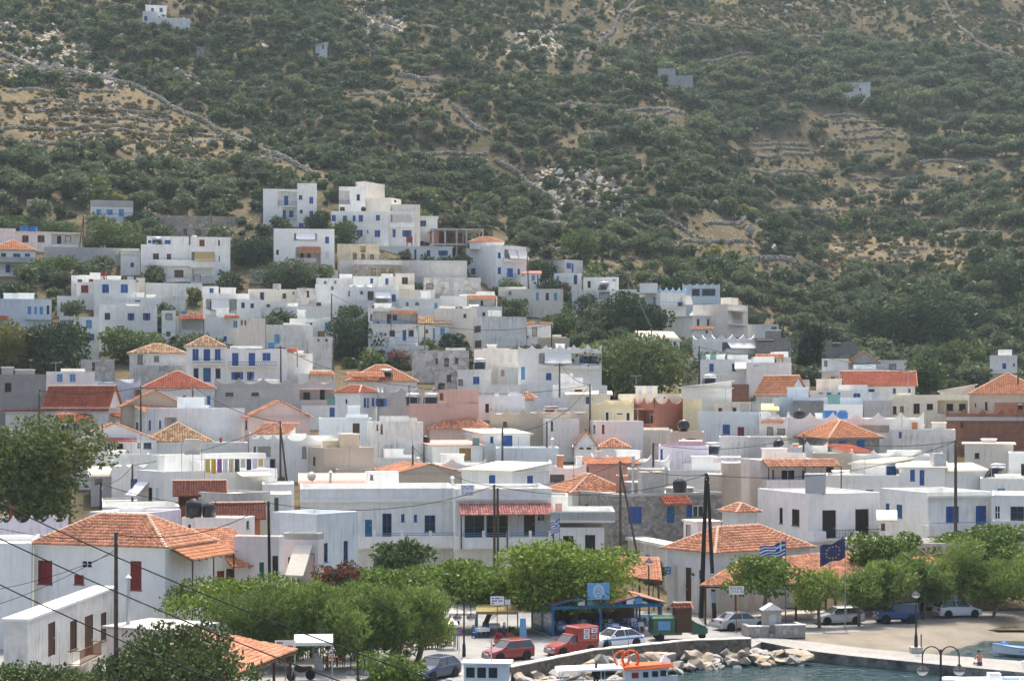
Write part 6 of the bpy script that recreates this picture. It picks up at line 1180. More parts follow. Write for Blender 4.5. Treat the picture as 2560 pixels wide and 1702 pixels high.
# ------------------------------------------------------------------ single trees of the village and sea front
def tree(name,label,box,kind,Y=None,base=None,size=.2,lobes=9,n=None,trunk='trunk',cat='tree',stretch=1.6,up=0.0,tw=.16,group=None,dens=5.0,bloom=None,zg=None,flat=1.0):
 x0,y0,x1,y1=box; xm=(x0+x1)/2; rng=np.random.default_rng(int(x0*7+y0*3)%99991)
 if Y is None:Y=hit(xm,base if base else y1,0.0)
 c0,c1=P(x0,y1,Y),P(x1,y0,Y); g=tz((xm-CX)/F*Y,Y) if zg is None else zg
 r=thing(name,label,cat,((c0.x+c1.x)/2,Y,g),group=group); W=c1.x-c0.x; Ht=c1.z-c0.z; zb=c0.z-g; bl=[]
 lobes=int(lobes*1.7)
 for i in range(lobes):
  a=rng.uniform(0,6.283); q=math.sqrt(rng.random())*.74; zz=rng.uniform(.18,.80); k=math.sin(math.pi*min(max(zz,.12),.9))**.6; s=rng.uniform(.13,.26)
  bl.append((q*math.cos(a)*W/2*k*1.1,q*math.sin(a)*W/2*k*flat,zb+zz*Ht,s*W*.95,s*W*.9*flat,s*Ht*.95))
 bl.append((0,0,zb+Ht*.5,W*.30,W*.3*flat,Ht*.34))
 A=W*Ht*.8; n=n or int(min(24000,max(300,1.45*dens*A/(size*size*stretch*.5))))
 V,Fc=leaves(rng,bl,n,size,stretch,.6,up);
 for ax,lo,hi in ((0,-W/2,W/2),(2,zb,zb+Ht)):
  a,b=np.percentile(V[:,ax],(1.5,98.5)); V[:,ax]=lo+(V[:,ax]-a)/(b-a)*(hi-lo)
 V[:,2]=np.maximum(V[:,2],.05)
 mi=np.zeros(len(Fc),int); mats=[LEAF[kind]]
 if bloom:mats.append(LEAF[bloom]); mi[(rng.random(len(Fc))<.45)&(V[Fc[:,0],2]>zb+Ht*.35)]=1
 obj('crown',np_mesh('crown',V,Fc,mats,False,mi),r)
 if trunk and zb>-.5:
  mb=MB(); t0=zb+Ht*.3; bend=rng.uniform(-.1,.1)*W; mid=(bend,rng.uniform(-.05,.05)*W,t0*.5)
  mb.tube((0,0,-.4),mid,tw*1.2,tw,7); mb.tube(mid,(0,0,t0),tw,tw*.8,7)
  for q in bl[:6]:mb.tube((0,0,t0*.9),(q[0]*.9,q[1]*.9,q[2]),tw*.5,tw*.15,5)
  mb.build('trunk',M[trunk],r)
 return r
tree('plane_tree','large dark leafy tree at the left edge above the lavender parapet',(-70,1058,236,1300),'plane',Y=157,size=.21,lobes=14,zg=0,tw=.3)
tree('tamarisk_tree','feathery tamarisk at the left end of the cafe row',(548,1485,760,1640),'tamarisk',Y=128,size=.085,stretch=4.2,up=.7,lobes=10,trunk='whitewash',zg=0,tw=.22,dens=5.5)
tree('tamarisk_tree','feathery tamarisk with whitewashed trunk in the middle of the cafe row',(700,1468,905,1625),'tamarisk',Y=127,size=.085,stretch=4.2,up=.7,lobes=10,trunk='whitewash',zg=0,tw=.25,dens=5.5)
tree('tamarisk_tree','feathery tamarisk leaning over the cafe chairs',(850,1470,1030,1630),'tamarisk',Y=129,size=.085,stretch=4.2,up=.7,lobes=10,trunk='whitewash',zg=0,tw=.22,dens=5.5)
tree('tamarisk_tree','feathery tamarisk at the right end of the cafe row',(960,1475,1122,1610),'tamarisk',Y=131,size=.085,stretch=4.2,up=.7,lobes=9,trunk='trunk',zg=0,tw=.2,dens=5.5)
tree('tamarisk_tree','small tamarisk filling behind the cafe row',(600,1470,1080,1560),'tamarisk',Y=133,size=.085,stretch=4.2,up=.7,lobes=12,trunk='trunk',zg=0,tw=.2,dens=5,flat=.4)
tree('ficus_tree','large domed glossy green tree over the blue tavern',(1272,1362,1562,1512),'ficus',Y=148,size=.15,lobes=16,zg=0,tw=.25,dens=6)
tree('ficus_tree','glossy green tree left of the domed tree',(1085,1408,1325,1520),'ficus',Y=150,size=.15,lobes=12,zg=0,tw=.2,dens=5.5)
tree('ficus_tree','glossy green tree behind the tamarisks',(840,1420,1100,1500),'ficus',Y=147,size=.15,lobes=12,zg=0,tw=.2,dens=5.5)
tree('laurel_tree','bushy tree with long leaves in front of the balcony building',(938,1352,1075,1440),'green',Y=157,size=.2,stretch=2.4,lobes=9,zg=.2,dens=5)
tree('oleander','red flowering oleander beside the slanting awning',(785,1408,895,1480),'green',Y=144,size=.15,bloom='pink',zg=0,cat='shrub')
tree('mulberry_tree','bright green tree in front of the tiled porch',(430,1448,745,1545),'ficus',Y=133,size=.15,lobes=13,zg=0,tw=.2,dens=6)
tree('laurel_bush','dark glossy bush in front of the pole at the bottom left',(255,1576,612,1760),'shiny',Y=101,size=.14,lobes=18,zg=0,dens=6,cat='shrub',tw=.15)
tree('laurel_bush','dark glossy bush below the peeling white house',(-40,1668,245,1790),'shiny',Y=103,size=.14,lobes=14,zg=0,dens=6,cat='shrub',tw=.15)
tree('garden_bush','yellowish hedge at the bottom beside the dark car',(905,1640,1050,1760),'ficus',Y=112,size=.13,lobes=10,zg=0,dens=6,cat='shrub')
SEA=[(1990,1430,2108,1522,150.5),(2095,1422,2200,1512,151.5),(2160,1405,2290,1505,154),(2240,1388,2375,1500,156),(2310,1355,2475,1490,158.5),(2400,1400,2560,1500,158),(2480,1375,2700,1490,162)]
SL=['leftmost feathery tamarisk on the beach beside the flag poles','second feathery tamarisk from the flag poles','feathery tamarisk above the blue jeep','feathery tamarisk right of the blue jeep','tall feathery tamarisk above the white hatchback','feathery tamarisk near the right edge of the beach','rightmost feathery tamarisk at the edge of the picture']
for b,l in zip(SEA,SL):tree('tamarisk_tree',l,b[:4],'tamarisk',Y=b[4],size=.095,stretch=3.8,up=.6,lobes=9,zg=0,tw=.13,group='tamarisks along the beach',dens=4.6)
tree('mulberry_tree','leafy tree in front of the tavern pergola behind the striped flag',(1822,1392,2015,1480),'ficus',Y=150.5,size=.16,lobes=9,zg=0,tw=.12,dens=4.5)
tree('fig_tree','dense tree above the tiled pergola roof',(2125,1335,2285,1432),'ficus',Y=161,size=.16,lobes=9,zg=0,tw=.14,dens=5)
tree('fig_tree','broad dark tree behind the tamarisks at the right',(2325,1318,2560,1400),'ficus',Y=166,size=.17,lobes=9,zg=0,tw=.14,dens=5)
tree('vine','leafy vine beside the lane building',(1555,1395,1605,1450),'ficus',Y=160,size=.15,lobes=5,zg=0,cat='plant',tw=.05)
tree('vine','leafy plant beside the arched doorway',(1612,1400,1660,1460),'green',Y=163,size=.15,lobes=5,zg=0,cat='plant',tw=.05)
VT=[('plane_tree','great plane tree in the middle right of the village',(1462,848,1716,990),'plane',1000,.30,16,5.5),('carob_tree','big dark carob tree above the pink bush',(826,790,972,898),'dark',None,.26,13,5),('carob_tree','carob tree below the house with outside stair',(640,655,768,722),'maquis',None,.26,11,5),('carob_tree','pale carob right of the stair house',(755,665,830,712),'maquis',None,.26,8,4.5),('fig_tree','bright green tree above the retaining wall on the left',(226,556,364,618),'green',632,.26,11,5),('fig_tree','round dark tree right of the large three storey house',(578,598,676,665),'dark',None,.26,9,5),('fig_tree','green tree in front of the white stair block',(262,826,402,905),'green',None,.27,11,5),('pine_tree','dark leafy mass at the left edge',(40,815,212,930),'dark',None,.3,12,5),('plane_tree','yellowish green tree at the left edge',(-40,812,82,935),'yellow',None,.3,10,5),('mulberry_tree','round clipped tree with bare trunk',(1130,770,1182,822),'green',843,.22,8,6),('mulberry_tree','flat clipped tree beside the white wall house',(530,786,592,822),'dark',838,.24,7,5),('shrub','grey green bush above the three dark windows',(1098,836,1168,876),'olive',None,.22,7,5),('fig_tree','small tree left of the straw coloured cottage',(1034,808,1066,855),'dark',None,.22,6,5),('fig_tree','tree beside the grey retaining wall',(1088,640,1172,692),'dark',None,.24,9,5),('fig_tree','tree between the stair house and the hilltop house',(826,556,890,612),'green',None,.24,8,5),('fig_tree','small tree right of the recessed balcony house',(766,530,822,575),'dark',None,.24,7,5),('bougainvillea','pink flowering bush below the carob tree',(968,878,1020,918),'green',None,.2,6,5),('fig_tree','dark garden tree below the cream house',(1405,742,1500,800),'dark',None,.26,9,5),('fig_tree','dark tall garden tree in the right centre',(1490,735,1600,840),'dark',None,.28,11,5),('fig_tree','grey garden tree between the dark ones',(1460,770,1520,840),'olive',None,.26,8,5),('fig_tree','dark garden tree above the gable shed',(1580,765,1676,848),'dark',None,.28,10,5),('fig_tree','shiny fig in the garden above the horned parapet',(1350,780,1440,855),'green',None,.26,9,4.5),('fig_tree','small fig behind the blank wall house',(1258,750,1318,795),'green',None,.24,7,5),('bougainvillea','purple bougainvillea beside the cream house',(1380,708,1425,738),'green',None,.2,5,5),('oleander','pink oleander beside the garage opening',(1490,708,1530,745),'green',None,.2,5,5),('oleander','pale pink oleander beside the blue railings',(1605,755,1628,788),'green',None,.2,5,5),('cypress_tree','tall dark cypress behind the curled stair',(2012,818,2056,950),'cypress',None,.2,12,8),('cypress_tree','shorter cypress in front of the tall one',(1992,845,2025,950),'cypress',None,.2,10,8),('pine_tree','large dark tree mass in the right valley',(2215,735,2400,905),'dark',None,.34,16,5),('pine_tree','second dark tree left of the big mass in the right valley',(2130,770,2240,880),'dark',None,.34,11,4.5),('cypress_tree','dark pointed conifer in the right valley',(2130,788,2168,862),'cypress',None,.24,8,6),('plane_tree','pale yellowish tree in the right valley',(2326,858,2422,960),'plane',None,.3,11,4.5),('fig_tree','green tree left of the lone tall house',(2420,880,2480,950),'green',None,.3,9,5),('pine_tree','broad pine on the far right slope',(2440,660,2560,740),'dark',None,.34,11,5),('fig_tree','bushy tree right of the pale blue flat house',(2200,915,2270,955),'green',None,.28,9,5),('fig_tree','green mass behind the pale yellow house',(2270,905,2360,985),'green',None,.3,11,5),('fig_tree','small tree by the unfinished brick house',(2305,1018,2345,1062),'green',None,.2,6,5),('fig_tree','bright bush at the right edge below the brick house',(2460,1068,2590,1112),'green',None,.22,9,5),('fig_tree','small tree below the bright bush',(2428,1108,2475,1150),'green',None,.2,6,5),('shrub','green shrub below the long bluish terrace',(248,958,328,998),'green',None,.22,8,5),('shrub','green bush below the lemon roof',(1858,985,1915,1020),'dark',None,.22,7,5),('vine','vine covering a terrace left of the orange roofs',(645,910,780,925),'green',None,.2,9,6),('vine','vine arbour right of the rubble house',(1218,928,1298,952),'yellow',None,.2,8,6),('shrub','reddish leafed shrub below the horned parapet house',(1335,945,1380,985),'yellow',None,.2,7,5),('shrub','hanging ivy on the narrow white house',(392,765,415,842),'dark',None,.2,7,6),('shrub','bushes beside the left edge balcony',(55,645,185,700),'green',None,.25,10,5),('shrub','dark bushes below the retaining wall',(188,655,270,690),'dark',None,.24,8,5),('shrub','dry pale bush at the left edge',(-20,705,80,745),'olive',None,.24,8,5),('fig_tree','small olive beside the outside steps',(128,680,182,722),'olive',728,.24,7,5),('shrub','dark tree in front of the grey banded house',(312,530,395,575),'dark',None,.25,8,5),('shrub','bush in front of the grey banded house windows',(225,535,300,565),'green',None,.25,8,5),('vine','vine arbour on the long low house roof',(105,555,190,580),'green',None,.22,8,6),('shrub','trees at the far left behind the long low house',(-10,540,90,570),'green',None,.24,8,5),('shrub','tree left of the crumbling tile roof house',(420,838,470,880),'dark',None,.24,6,4),('shrub','palm like bush in the yard of the white terrace',(468,722,504,765),'yellow',None,.22,7,5),('shrub','green vine beside the old whitewashed rubble house',(1070,708,1150,730),'yellow',None,.2,8,5),('shrub','red flowering shrub at the slab roofed house',(1085,545,1115,565),'green',None,.2,5,5),('fig_tree','tree behind the small red roofed hut',(1320,655,1385,705),'dark',None,.24,8,5),('pine_tree','fresh green domed tree above the right houses',(1408,580,1490,650),'green',None,.26,9,5),('fig_tree','small tree under the blue railing house',(845,765,905,805),'green',None,.24,7,5),('shrub','bush at the great carob foot',(925,875,965,905),'green',None,.2,5,5)]
BLOOM={'pink flowering':'oleander','purple':'purple','pink oleander':'oleander','pale pink':'oleander','red flowering':'pink'}
for nm,lab,bx,kd,bs,sz,lb,dn in VT:
 bl=next((v for k,v in BLOOM.items() if lab.startswith(k)),None)
 tree(nm,lab,bx,kd,base=bs or bx[3]+2,size=sz,lobes=lb,dens=dn,bloom=bl,cat='shrub' if nm in ('shrub','vine','oleander','bougainvillea') else 'tree',tw=.18)
def boxed(n,f):return f
# ------------------------------------------------------------------ the blue tavern and its furniture
def blue_tavern():
 C=PZ(1382,1593,0); e=thing('tavern','blue framed open tavern with tiled roof and glazed left side','tavern',C,math.radians(14)); b=M['teal']
 w,d=9.0,6.5
 for x,y in ((0,0),(3.9,0),(8.9,0),(0,6.3),(8.9,6.3),(0,3.1)):
  mb=MB(); mb.box(x-.09,y-.09,0,x+.09,y+.09,2.2); mb.build('post',b,e)
 for q in ((-.15,-.12,9.1,.12),(-.12,.12,.12,6.4),(8.78,.12,9.02,6.4),(.12,6.2,8.78,6.4)):
  mb=MB(); mb.box(q[0],q[1],2.2,q[2],q[3],2.46); mb.build('beam',b,e)
 for k,(a,c) in enumerate(((-.2,4.3),(4.7,9.2))):
  m=(a+c)/2; A,B=Vector((m,-.25,3.05)),Vector((m,6.5,3.05))
  tiled('roof',[[(a,6.5,2.49),(a,-.25,2.49),A,B],[(c,-.25,2.49),(c,6.5,2.49),B,A]],[[A,B]],TILE['brownred'] if k==0 else TILE['orange'],e)
  for p,q in (((a,-.3,2.52),(m,-.3,3.08)),((m,-.3,3.08),(c,-.3,2.52))):mb=MB(); mb.tube(p,q,.07,n=4); mb.build('gable_trim',b,e)
 for i in range(4):
  x=(2.0,2.75,6.0,6.75)[i]; mb=MB(); mb.box(x,-.2,2.48,x+.55,-.16,3.0); mb.build('sign_panel',M['white'] if i%2==0 else M['lightblue'],e)
 fr_=MB();
 for y0 in (0.1,3.2):
  mb=MB(); mb.box(-.05,y0,0,.05,y0+2.95,.45); mb.build('wall_panel',b,e)
  for i in range(7):
   for j in range(4):
    mb=MB(); ya=y0+.05+i*.41; za=.5+j*.43; mb.box(-.02,ya,za,.0,ya+.37,za+.39); mb.build('pane',M['pane'],e)
  mb=MB()
  for i in range(8):mb.box(-.04,y0+i*.41+.01,.45,.03,y0+i*.41+.05,2.19)
  for j in range(5):mb.box(-.035,y0+.01,.455+j*.43,.025,y0+2.93,.49+j*.43)
  mb.build('glazing_bars',M['canvas_blue'],e)
 mb=MB(); mb.box(.15,6.15,0,8.7,6.19,2.0); mb.build('back_screen',M['brown'],e)
 mb=MB(); mb.box(-.3,-.4,.004,9.3,6.6,.07); mb.build('floor',PAVE,e)
 s=thing('sign_board','large pale blue tavern sign with round white emblem','sign',P(1496,1497,144.5),math.radians(12)); mb=MB(); mb.box(-.9,-.05,0,.9,.05,1.3); mb.build('board',M['lightblue'],s); s.location.z=2.95
 mb=MB()
 for r0,n in ((.55,40),(.42,36),(.22,24)):
  for k in range(n):
   a=6.283*k/n; c=6.283*(k+.7)/n
   mb.face([(r0*math.cos(a)*.8,-.056,.65+r0*math.sin(a)),(r0*math.cos(c)*.8,-.056,.65+r0*math.sin(c)),((r0-.07)*math.cos(c)*.8,-.056,.65+(r0-.07)*math.sin(c)),((r0-.07)*math.cos(a)*.8,-.056,.65+(r0-.07)*math.sin(a))])
 mb.build('emblem',M['white'],s); mb=MB(); mb.box(-.7,.06,-.6,-.62,.12,1); mb.box(.62,.06,-.6,.7,.12,1); mb.build('bracket',M['teal'],s)
 return e
m_,t_,b_=newmat('tinted pane'); b_.inputs['Base Color'].default_value=(.10,.13,.14,1); b_.inputs['Roughness'].default_value=.15; M['pane']=m_
blue_tavern()
def chair_mesh(mat):
 mb=MB(); mb.box(-.2,-.2,.42,.2,.2,.46)
 for x in (-.18,.18):
  for y in (-.18,.18):mb.box(x-.02,y-.02,0,x+.02,y+.02,.42 if y<0 else .9)
 for z in (.55,.68,.82):mb.box(-.18,.165,z,.18,.19,z+.06)
 return mb
def chair(label,loc,rz,mat,group):
 r=thing('chair',label,'chair',loc,rz,group)
 for key,me in CH[mat]:obj(key,me,r)
def mk_chair(mat,seat):
 def one(f,m):
  mb=MB(); f(mb); return mb.mesh('chair_part',m)
 L_=[('seat',one(lambda mb:mb.box(-.21,-.21,.42,.21,.21,.46),seat)),('backrest',one(lambda mb:[mb.box(-.16,.165,z,.16,.19,z+.07) for z in (.55,.68,.82)][0:0],mat))]
 mb=MB(); [mb.box(-.16,.165,z,.16,.19,z+.07) for z in (.55,.68,.82)]; L_[1]=('backrest',mb.mesh('backrest',mat))
 for x in (-.18,.18):
  for y in (-.18,.18):L_.append(('leg',one(lambda mb:mb.box(x-.022,y-.022,0,x+.022,y+.022,.42 if y<0 else .92),mat)))
 return L_
CH=dict(blue=mk_chair(M['blue'],M['lightblue']),wood=mk_chair(M['brown'],paint('straw seat',(.42,.28,.13),.8,.2,8)))
def table(label,loc,cloth,group):
 r=thing('table',label,'table',loc,random.uniform(0,.5),group); mb=MB(); mb.box(-.42,-.42,.70,.42,.42,.74); mb.build('table_top',M['wood'],r)
 for x in (-.35,.35):
  for y in (-.35,.35):mb=MB(); mb.box(x-.03,y-.03,0,x+.03,y+.03,.70); mb.build('leg',M['brown'],r)
 if cloth:
  c=MB(); c.box(-.45,-.45,.742,.45,.45,.75)
  for q in ((-.45,-.46,.45,-.45),(-.45,.45,.45,.46),(-.46,-.45,-.45,.45),(.45,-.45,.46,.45)):c.box(q[0],q[1],.48,q[2],q[3],.75)
  c.build('tablecloth',M[cloth],r)
T14=math.radians(14); C14=PZ(1382,1593,0)
def tav(x,y):return (C14.x+x*math.cos(T14)-y*math.sin(T14),C14.y+x*math.sin(T14)+y*math.cos(T14),.07)
for i,(x,y) in enumerate(((1.1,1.2),(3.0,1.3),(5.2,1.2),(7.4,1.3),(1.4,3.6),(3.4,3.9),(5.6,3.7),(7.6,3.9))):
 table('table with white cloth inside the blue tavern',tav(x,y),'canvas_white','tables in the blue tavern')
 for k in range(4):a=k*1.5708+T14; p=tav(x,y); chair('blue ladder back chair at a table inside the blue tavern',(p[0]-.68*math.sin(a)*-1,p[1]-.68*math.cos(a)*-1*1,.07),-a,'blue','chairs in the blue tavern')
rr=random.Random(5)
def cafe(spots,mat,cloth,where):
 for i,(x,y) in enumerate(spots):
  p=PZ(x,y,0); table('%s cafe table %s'%('cloth covered' if cloth else 'small wooden',where),p,cloth,'cafe tables '+where)
  for k in range(3):a=k*2.09+rr.random()*2; chair('wooden chair at a cafe table '+where if mat=='wood' else 'blue chair at a table '+where,(p.x+.7*math.sin(a),p.y+.7*math.cos(a),0),-a,mat,mat+' chairs '+where)
cafe([(790,1640),(830,1668),(905,1628),(945,1622),(985,1612),(868,1650),(1005,1640),(745,1650),(925,1600),(1060,1598)],'wood',None,'under the tamarisks')
cafe([(1080,1620),(1110,1612)],'wood','terra_cloth','left of the double lamp') if M.setdefault('terra_cloth',paint('rust tablecloth',(.42,.12,.07),.8,.1,4)) else 0
cafe([(1205,1592),(1235,1582)],'blue','canvas_white','below the yellow awning')
M['net']=paint('ragged yellow net',(.26,.20,.085),.9,.3,5)
def awning_frame(label,box,Y,zg,depth,col,post=True,rz=0):
 x0,y0,x1,y1=box; a,b=P(x0,y0,Y),P(x1,y1,Y); r=thing('awning',label,'awning',(a.x,Y,zg),rz); w=b.x-a.x; z1=a.z-zg; z0=b.z-zg
 mb=MB(); n=8
 for i in range(n):xa,xb=w*i/n,w*(i+1)/n; mb.face([(xa,0,z0),(xb,0,z0),(xb,depth,z1),(xa,depth,z1)]); mb.face([(xa,0,z0-.22),(xb,0,z0-.22),(xb,0,z0),(xa,0,z0)])
 mb.build('canvas',M[col],r)
 for x in (0.05,w-.05):
  for y in (0.05,depth):mb=MB(); mb.tube((x,y,0),(x,y,z0 if y<1 else z1),.05,n=5); mb.build('post',M['steel'] if col!='net' else M['teal'],r)
awning_frame('white canvas awning over the cafe at the bottom',(735,1592,832,1606),122,0,1.5,'canvas_grey',rz=.1)
awning_frame('pale awning on blue posts left of the yellow one',(1122,1520,1190,1532),146,0,3,'canvas')
awning_frame('ragged yellow awning on blue posts',(1190,1520,1296,1528),144.5,0,3,'net')
awning_frame('small cream umbrella awning beside the double lamp',(1098,1552,1146,1562),137,0,1.6,'canvas',rz=.15)
def planter(label,x,y,w=.9,plant='green'):
 p=PZ(x,y,0); r=thing('planter',label,'planter',p); mb=MB(); mb.box(-w/2,-.2,0,w/2,.2,.35); mb.build('trough',M['terracotta'],r); rng=np.random.default_rng(int(x)); V,Fc=leaves(rng,[(0,0,.5,w/2,.25,.25)],130,.13); obj('foliage',np_mesh('foliage',V,Fc,LEAF[plant]),r)
for q in (('terracotta planter at the tavern corner post',1402,1584,1.2),('terracotta planter before the large clay jar',1508,1578,1.1),('terracotta planter at the right end of the blue tavern',1601,1566,1.1)):planter(*q)
for q in (('flower pot behind the red hatchback',1245,1606,.6,'pink'),('flower pot beside the leaning blue board',1292,1600,.7,'green'),('large green pot plant under the yellow awning',1278,1590,.8,'dark')):planter(*q)
p=PZ(1515,1566,0); r=thing('clay_jar','large terracotta storage jar on a stand at the blue tavern','jar',p); mb=MB(); mb.lathe([(.2,1.05),(.38,1.35),(.44,1.7),(.36,2.0),(.28,2.1),(.34,2.16),(.3,2.2)],14); mb.build('jar',M['terracotta'],r,True); mb=MB(); mb.lathe([(.22,0),(.14,.5),(.22,1.05)],8); mb.build('stand',M['brown'],r)
p=PZ(1308,1608,0); mb=MB(); mb.prism([(-.3,0),(.3,0),(.1,2.0),(-.35,2.0)],-.03,.03); o=tag(mb.build('menu_board',M['lightblue']),'leaning pale blue menu board beside the flower pots','board'); o.location=p; o.rotation_euler=(.15,0,.3)
p=PZ(1620,1565,0); mb=MB(); mb.box(-.6,-.03,0,.6,.03,1.0); mb.box(-.55,-.04,.1,.55,-.031,.9); o=tag(mb.build('menu_board',M['canvas_blue']),'pale blue panel board right of the blue tavern','board'); o.location=p; o.rotation_euler=(.1,0,.2)
# ------------------------------------------------------------------ vehicles
def car_paint(n,c,m=.2):
 mt,t,b=newmat(n); b.inputs['Base Color'].default_value=(*c,1); b.inputs['Roughness'].default_value=.32; b.inputs['Metallic'].default_value=m; b.inputs['Coat Weight'].default_value=.6; b.inputs['Coat Roughness'].default_value=.08; return mt
CP=dict(red=car_paint('faded red car paint',(.26,.035,.03)),red2=car_paint('red van paint',(.33,.045,.035)),white=car_paint('white car paint',(.75,.76,.77),0),silver=car_paint('silver car paint',(.50,.52,.53),.5),blue=car_paint('blue car paint',(.02,.06,.20)),green=car_paint('green truck paint',(.02,.09,.05)),navy=car_paint('dark blue car paint',(.03,.045,.10)))
def wheel(r,x,y,R=.31,W=.19):
 t=MB(); t.lathe([(R*.62,-W/2),(R*.95,-W/2),(R,-W/4),(R,W/4),(R*.95,W/2),(R*.62,W/2)],16,(x,y,R),0,'y'); ty=t.build('wheel',M['tyre'],r,False)
 t=MB(); s=1 if y>0 else-1; t.lathe([(R*.6,0),(R*.55,.02),(R*.2,.03),(.02,.025)],10,(x,y+s*(W/2-.03),R),0,'y'); t.build('rim',M['rim'],ty)
def car(label,x,y,head,paint_,L=4.0,W=1.68,hb=.92,ht=1.42,hood=.27,cab=(.30,.44,.80,.95),nose=.68,tail=.86,z0=.2,name='car',box=None,R=.31,cat='car',dy=0.0):
 """cab: windscreen foot, roof start, roof end, rear glass foot as fractions of the length from the nose"""
 p=PZ(x,y,0); r=thing(name,label,cat,(p.x,p.y+dy,0),math.radians(head)); c=CP[paint_]; h=W/2
 X=lambda f:L/2-f*L; prof=[(0,nose-.16,.80),(.02,nose,.90),(.10,nose+.06,.96),(cab[0],hb,1),(.5,hb+.02,1),(.8,hb+.03,1),(cab[3],hb+.02 if cab[3]<.97 else hb,.97),(.985,tail,.92),(1.0,tail-.2,.84)]
 rings=[[(X(f),-h*k*.93,z0),(X(f),-h*k,z0+.18),(X(f),-h*k,z-.14),(X(f),-h*k*.90,z),(X(f),h*k*.90,z),(X(f),h*k,z-.14),(X(f),h*k,z0+.18),(X(f),h*k*.93,z0)] for f,z,k in prof]
 mb=MB(); mb.loft(rings); mb.build('body',c,r,False)
 a,b_,d,e=(X(q) for q in cab); g=MB(); wl,wt=h*.93,h*.76; zb,zt=hb-.03,ht-.05
 B=[(a,-wl,zb),(a,wl,zb),(e,wl,zb),(e,-wl,zb)]; T=[(b_,-wt,zt),(b_,wt,zt),(d,wt,zt),(d,-wt,zt)]
 for k in range(4):g.face([B[k],B[(k+1)%4],T[(k+1)%4],T[k]])
 g.build('glass',M['carglass'],r)
 rf=MB(); rf.loft([[(b_+.05,-wt-.02,zt),(b_+.05,wt+.02,zt),(d-.05,wt+.02,zt),(d-.05,-wt-.02,zt)],[(b_-.02,-wt*.92,ht),(b_-.02,wt*.92,ht),(d+.03,wt*.92,ht),(d+.03,-wt*.92,ht)]]); rf.build('roof',c,r)
 for s in (-1,1):
  for f0,f1 in ((0,0),((.46),(.46)),(1,1)):
   p0=Vector(B[0 if s<0 else 1]).lerp(Vector(B[3 if s<0 else 2]),f0); p1=Vector(T[0 if s<0 else 1]).lerp(Vector(T[3 if s<0 else 2]),f1); q=MB(); q.tube(p0,p1,.035,n=4); q.build('pillar',c,r)
  for wx in (X(.18),X(.80)):
   q=MB(); q.lathe([(R+.07,-.015),(R+.07,.015)],16,(wx,s*(h+.0),R+.01),0,'y'); q.build('wheel_arch',M['tyre'],r); wheel(r,wx,s*(h-.05),R)
  q=MB(); q.box(X(.008),s*h*.42,nose-.14,X(.03)+.05,s*h*.80,nose-.02); q.build('headlight',M['white'],r)
  q=MB(); q.box(X(.985),s*h*.58,tail-.2,X(1.0)-.02,s*h*.86,tail-.03); q.build('taillight',M['red'],r)
  q=MB(); q.box(a-.25,s*(h+.02),hb,a-.12,s*(h+.17),hb+.13); q.build('mirror',c,r)
 q=MB(); q.box(X(0)+.03,-h*.82,z0+.05,X(.012),h*.82,z0+.24); q.build('bumper',M['steel'],r); q=MB(); q.box(X(.99),-h*.82,z0+.05,X(1)-.04,h*.82,z0+.24); q.build('bumper',M['steel'],r)
 q=MB(); q.box(X(0)+.035,-.24,z0+.26,X(0)-.01,.24,z0+.37); q.build('number_plate',M['white'],r)
 return r
g_,t_,b_=newmat('car glass'); b_.inputs['Base Color'].default_value=(.05,.06,.065,1); b_.inputs['Roughness'].default_value=.05; b_.inputs['Specular IOR Level'].default_value=.8; M['carglass']=g_
car('faded red hatchback parked beside the sea wall',1270,1648,214,'red',3.7,1.58,.92,1.45,cab=(.27,.44,.90,.985))
v=car('red pickup van with tall box and stickers parked beside the sea wall',1428,1634,214,'red2',4.0,1.6,.95,1.5,cab=(.27,.42,.60,.62),tail=.95)
q=MB(); q.loft([[(-1.98,-.82,.9),(.0,-.82,.9),(.0,.82,.9),(-1.98,.82,.9)],[(-1.96,-.8,1.95),(-.05,-.8,1.95),(-.05,.8,1.95),(-1.96,.8,1.95)],[(-1.85,-.7,2.05),(-.2,-.7,2.05),(-.2,.7,2.05),(-1.85,.7,2.05)]]); q.build('cargo_box',CP['red2'],v)
for i,(a,z) in enumerate(((-1.5,1.55),(-.8,1.55),(-1.5,1.1),(-.8,1.15))):q=MB(); q.box(a-.26,.825,z,a+.26,.835,z+.33); q.build('sticker',M['white'] if i!=2 else M['pink'],v); q=MB(); q.box(a-.18,.836,z+.08,a+.16,.84,z+.14); q.box(a-.16,.836,z+.19,a+.18,.84,z+.25); q.build('sticker_print',M['navy'],v)
v=car('white police car with blue stripe and roof light bar',1540,1616,212,'white',4.3,1.7,.9,1.42,cab=(.27,.42,.72,.93))
for s in (-1,1):q=MB(); q.box(-1.95,s*.855,.62,1.75,s*.862,.74); q.build('stripe',M['rail_blue'],v)
q=MB(); q.box(-.1,-.55,1.43,.15,.55,1.55); q.build('light_bar',M['blue'],v)
car('silver saloon parked near the stone fountain',1850,1572,24,'silver',4.4,1.7,.93,1.40,cab=(.27,.42,.72,.88))
car('silver three door hatchback parked under the tamarisks',2096,1558,192,'silver',4.1,1.7,.92,1.42,cab=(.27,.42,.86,.985))
v=car('blue jeep with spare wheel on its back',2240,1556,188,'blue',3.6,1.6,1.08,1.68,cab=(.32,.42,.97,.99),nose=.95,tail=1.05,z0=.36,R=.36)
q=MB(); q.lathe([(.12,-.09),(.34,-.09),(.34,.09),(.12,.09)],14,(-1.95,0,.95),0,'x'); q.build('spare_wheel',M['tyre'],v); q=MB(); q.lathe([(.2,-.02),(.02,-.02)],10,(-2.05,0,.95),0,'x'); q.build('rim',M['rim'],v)
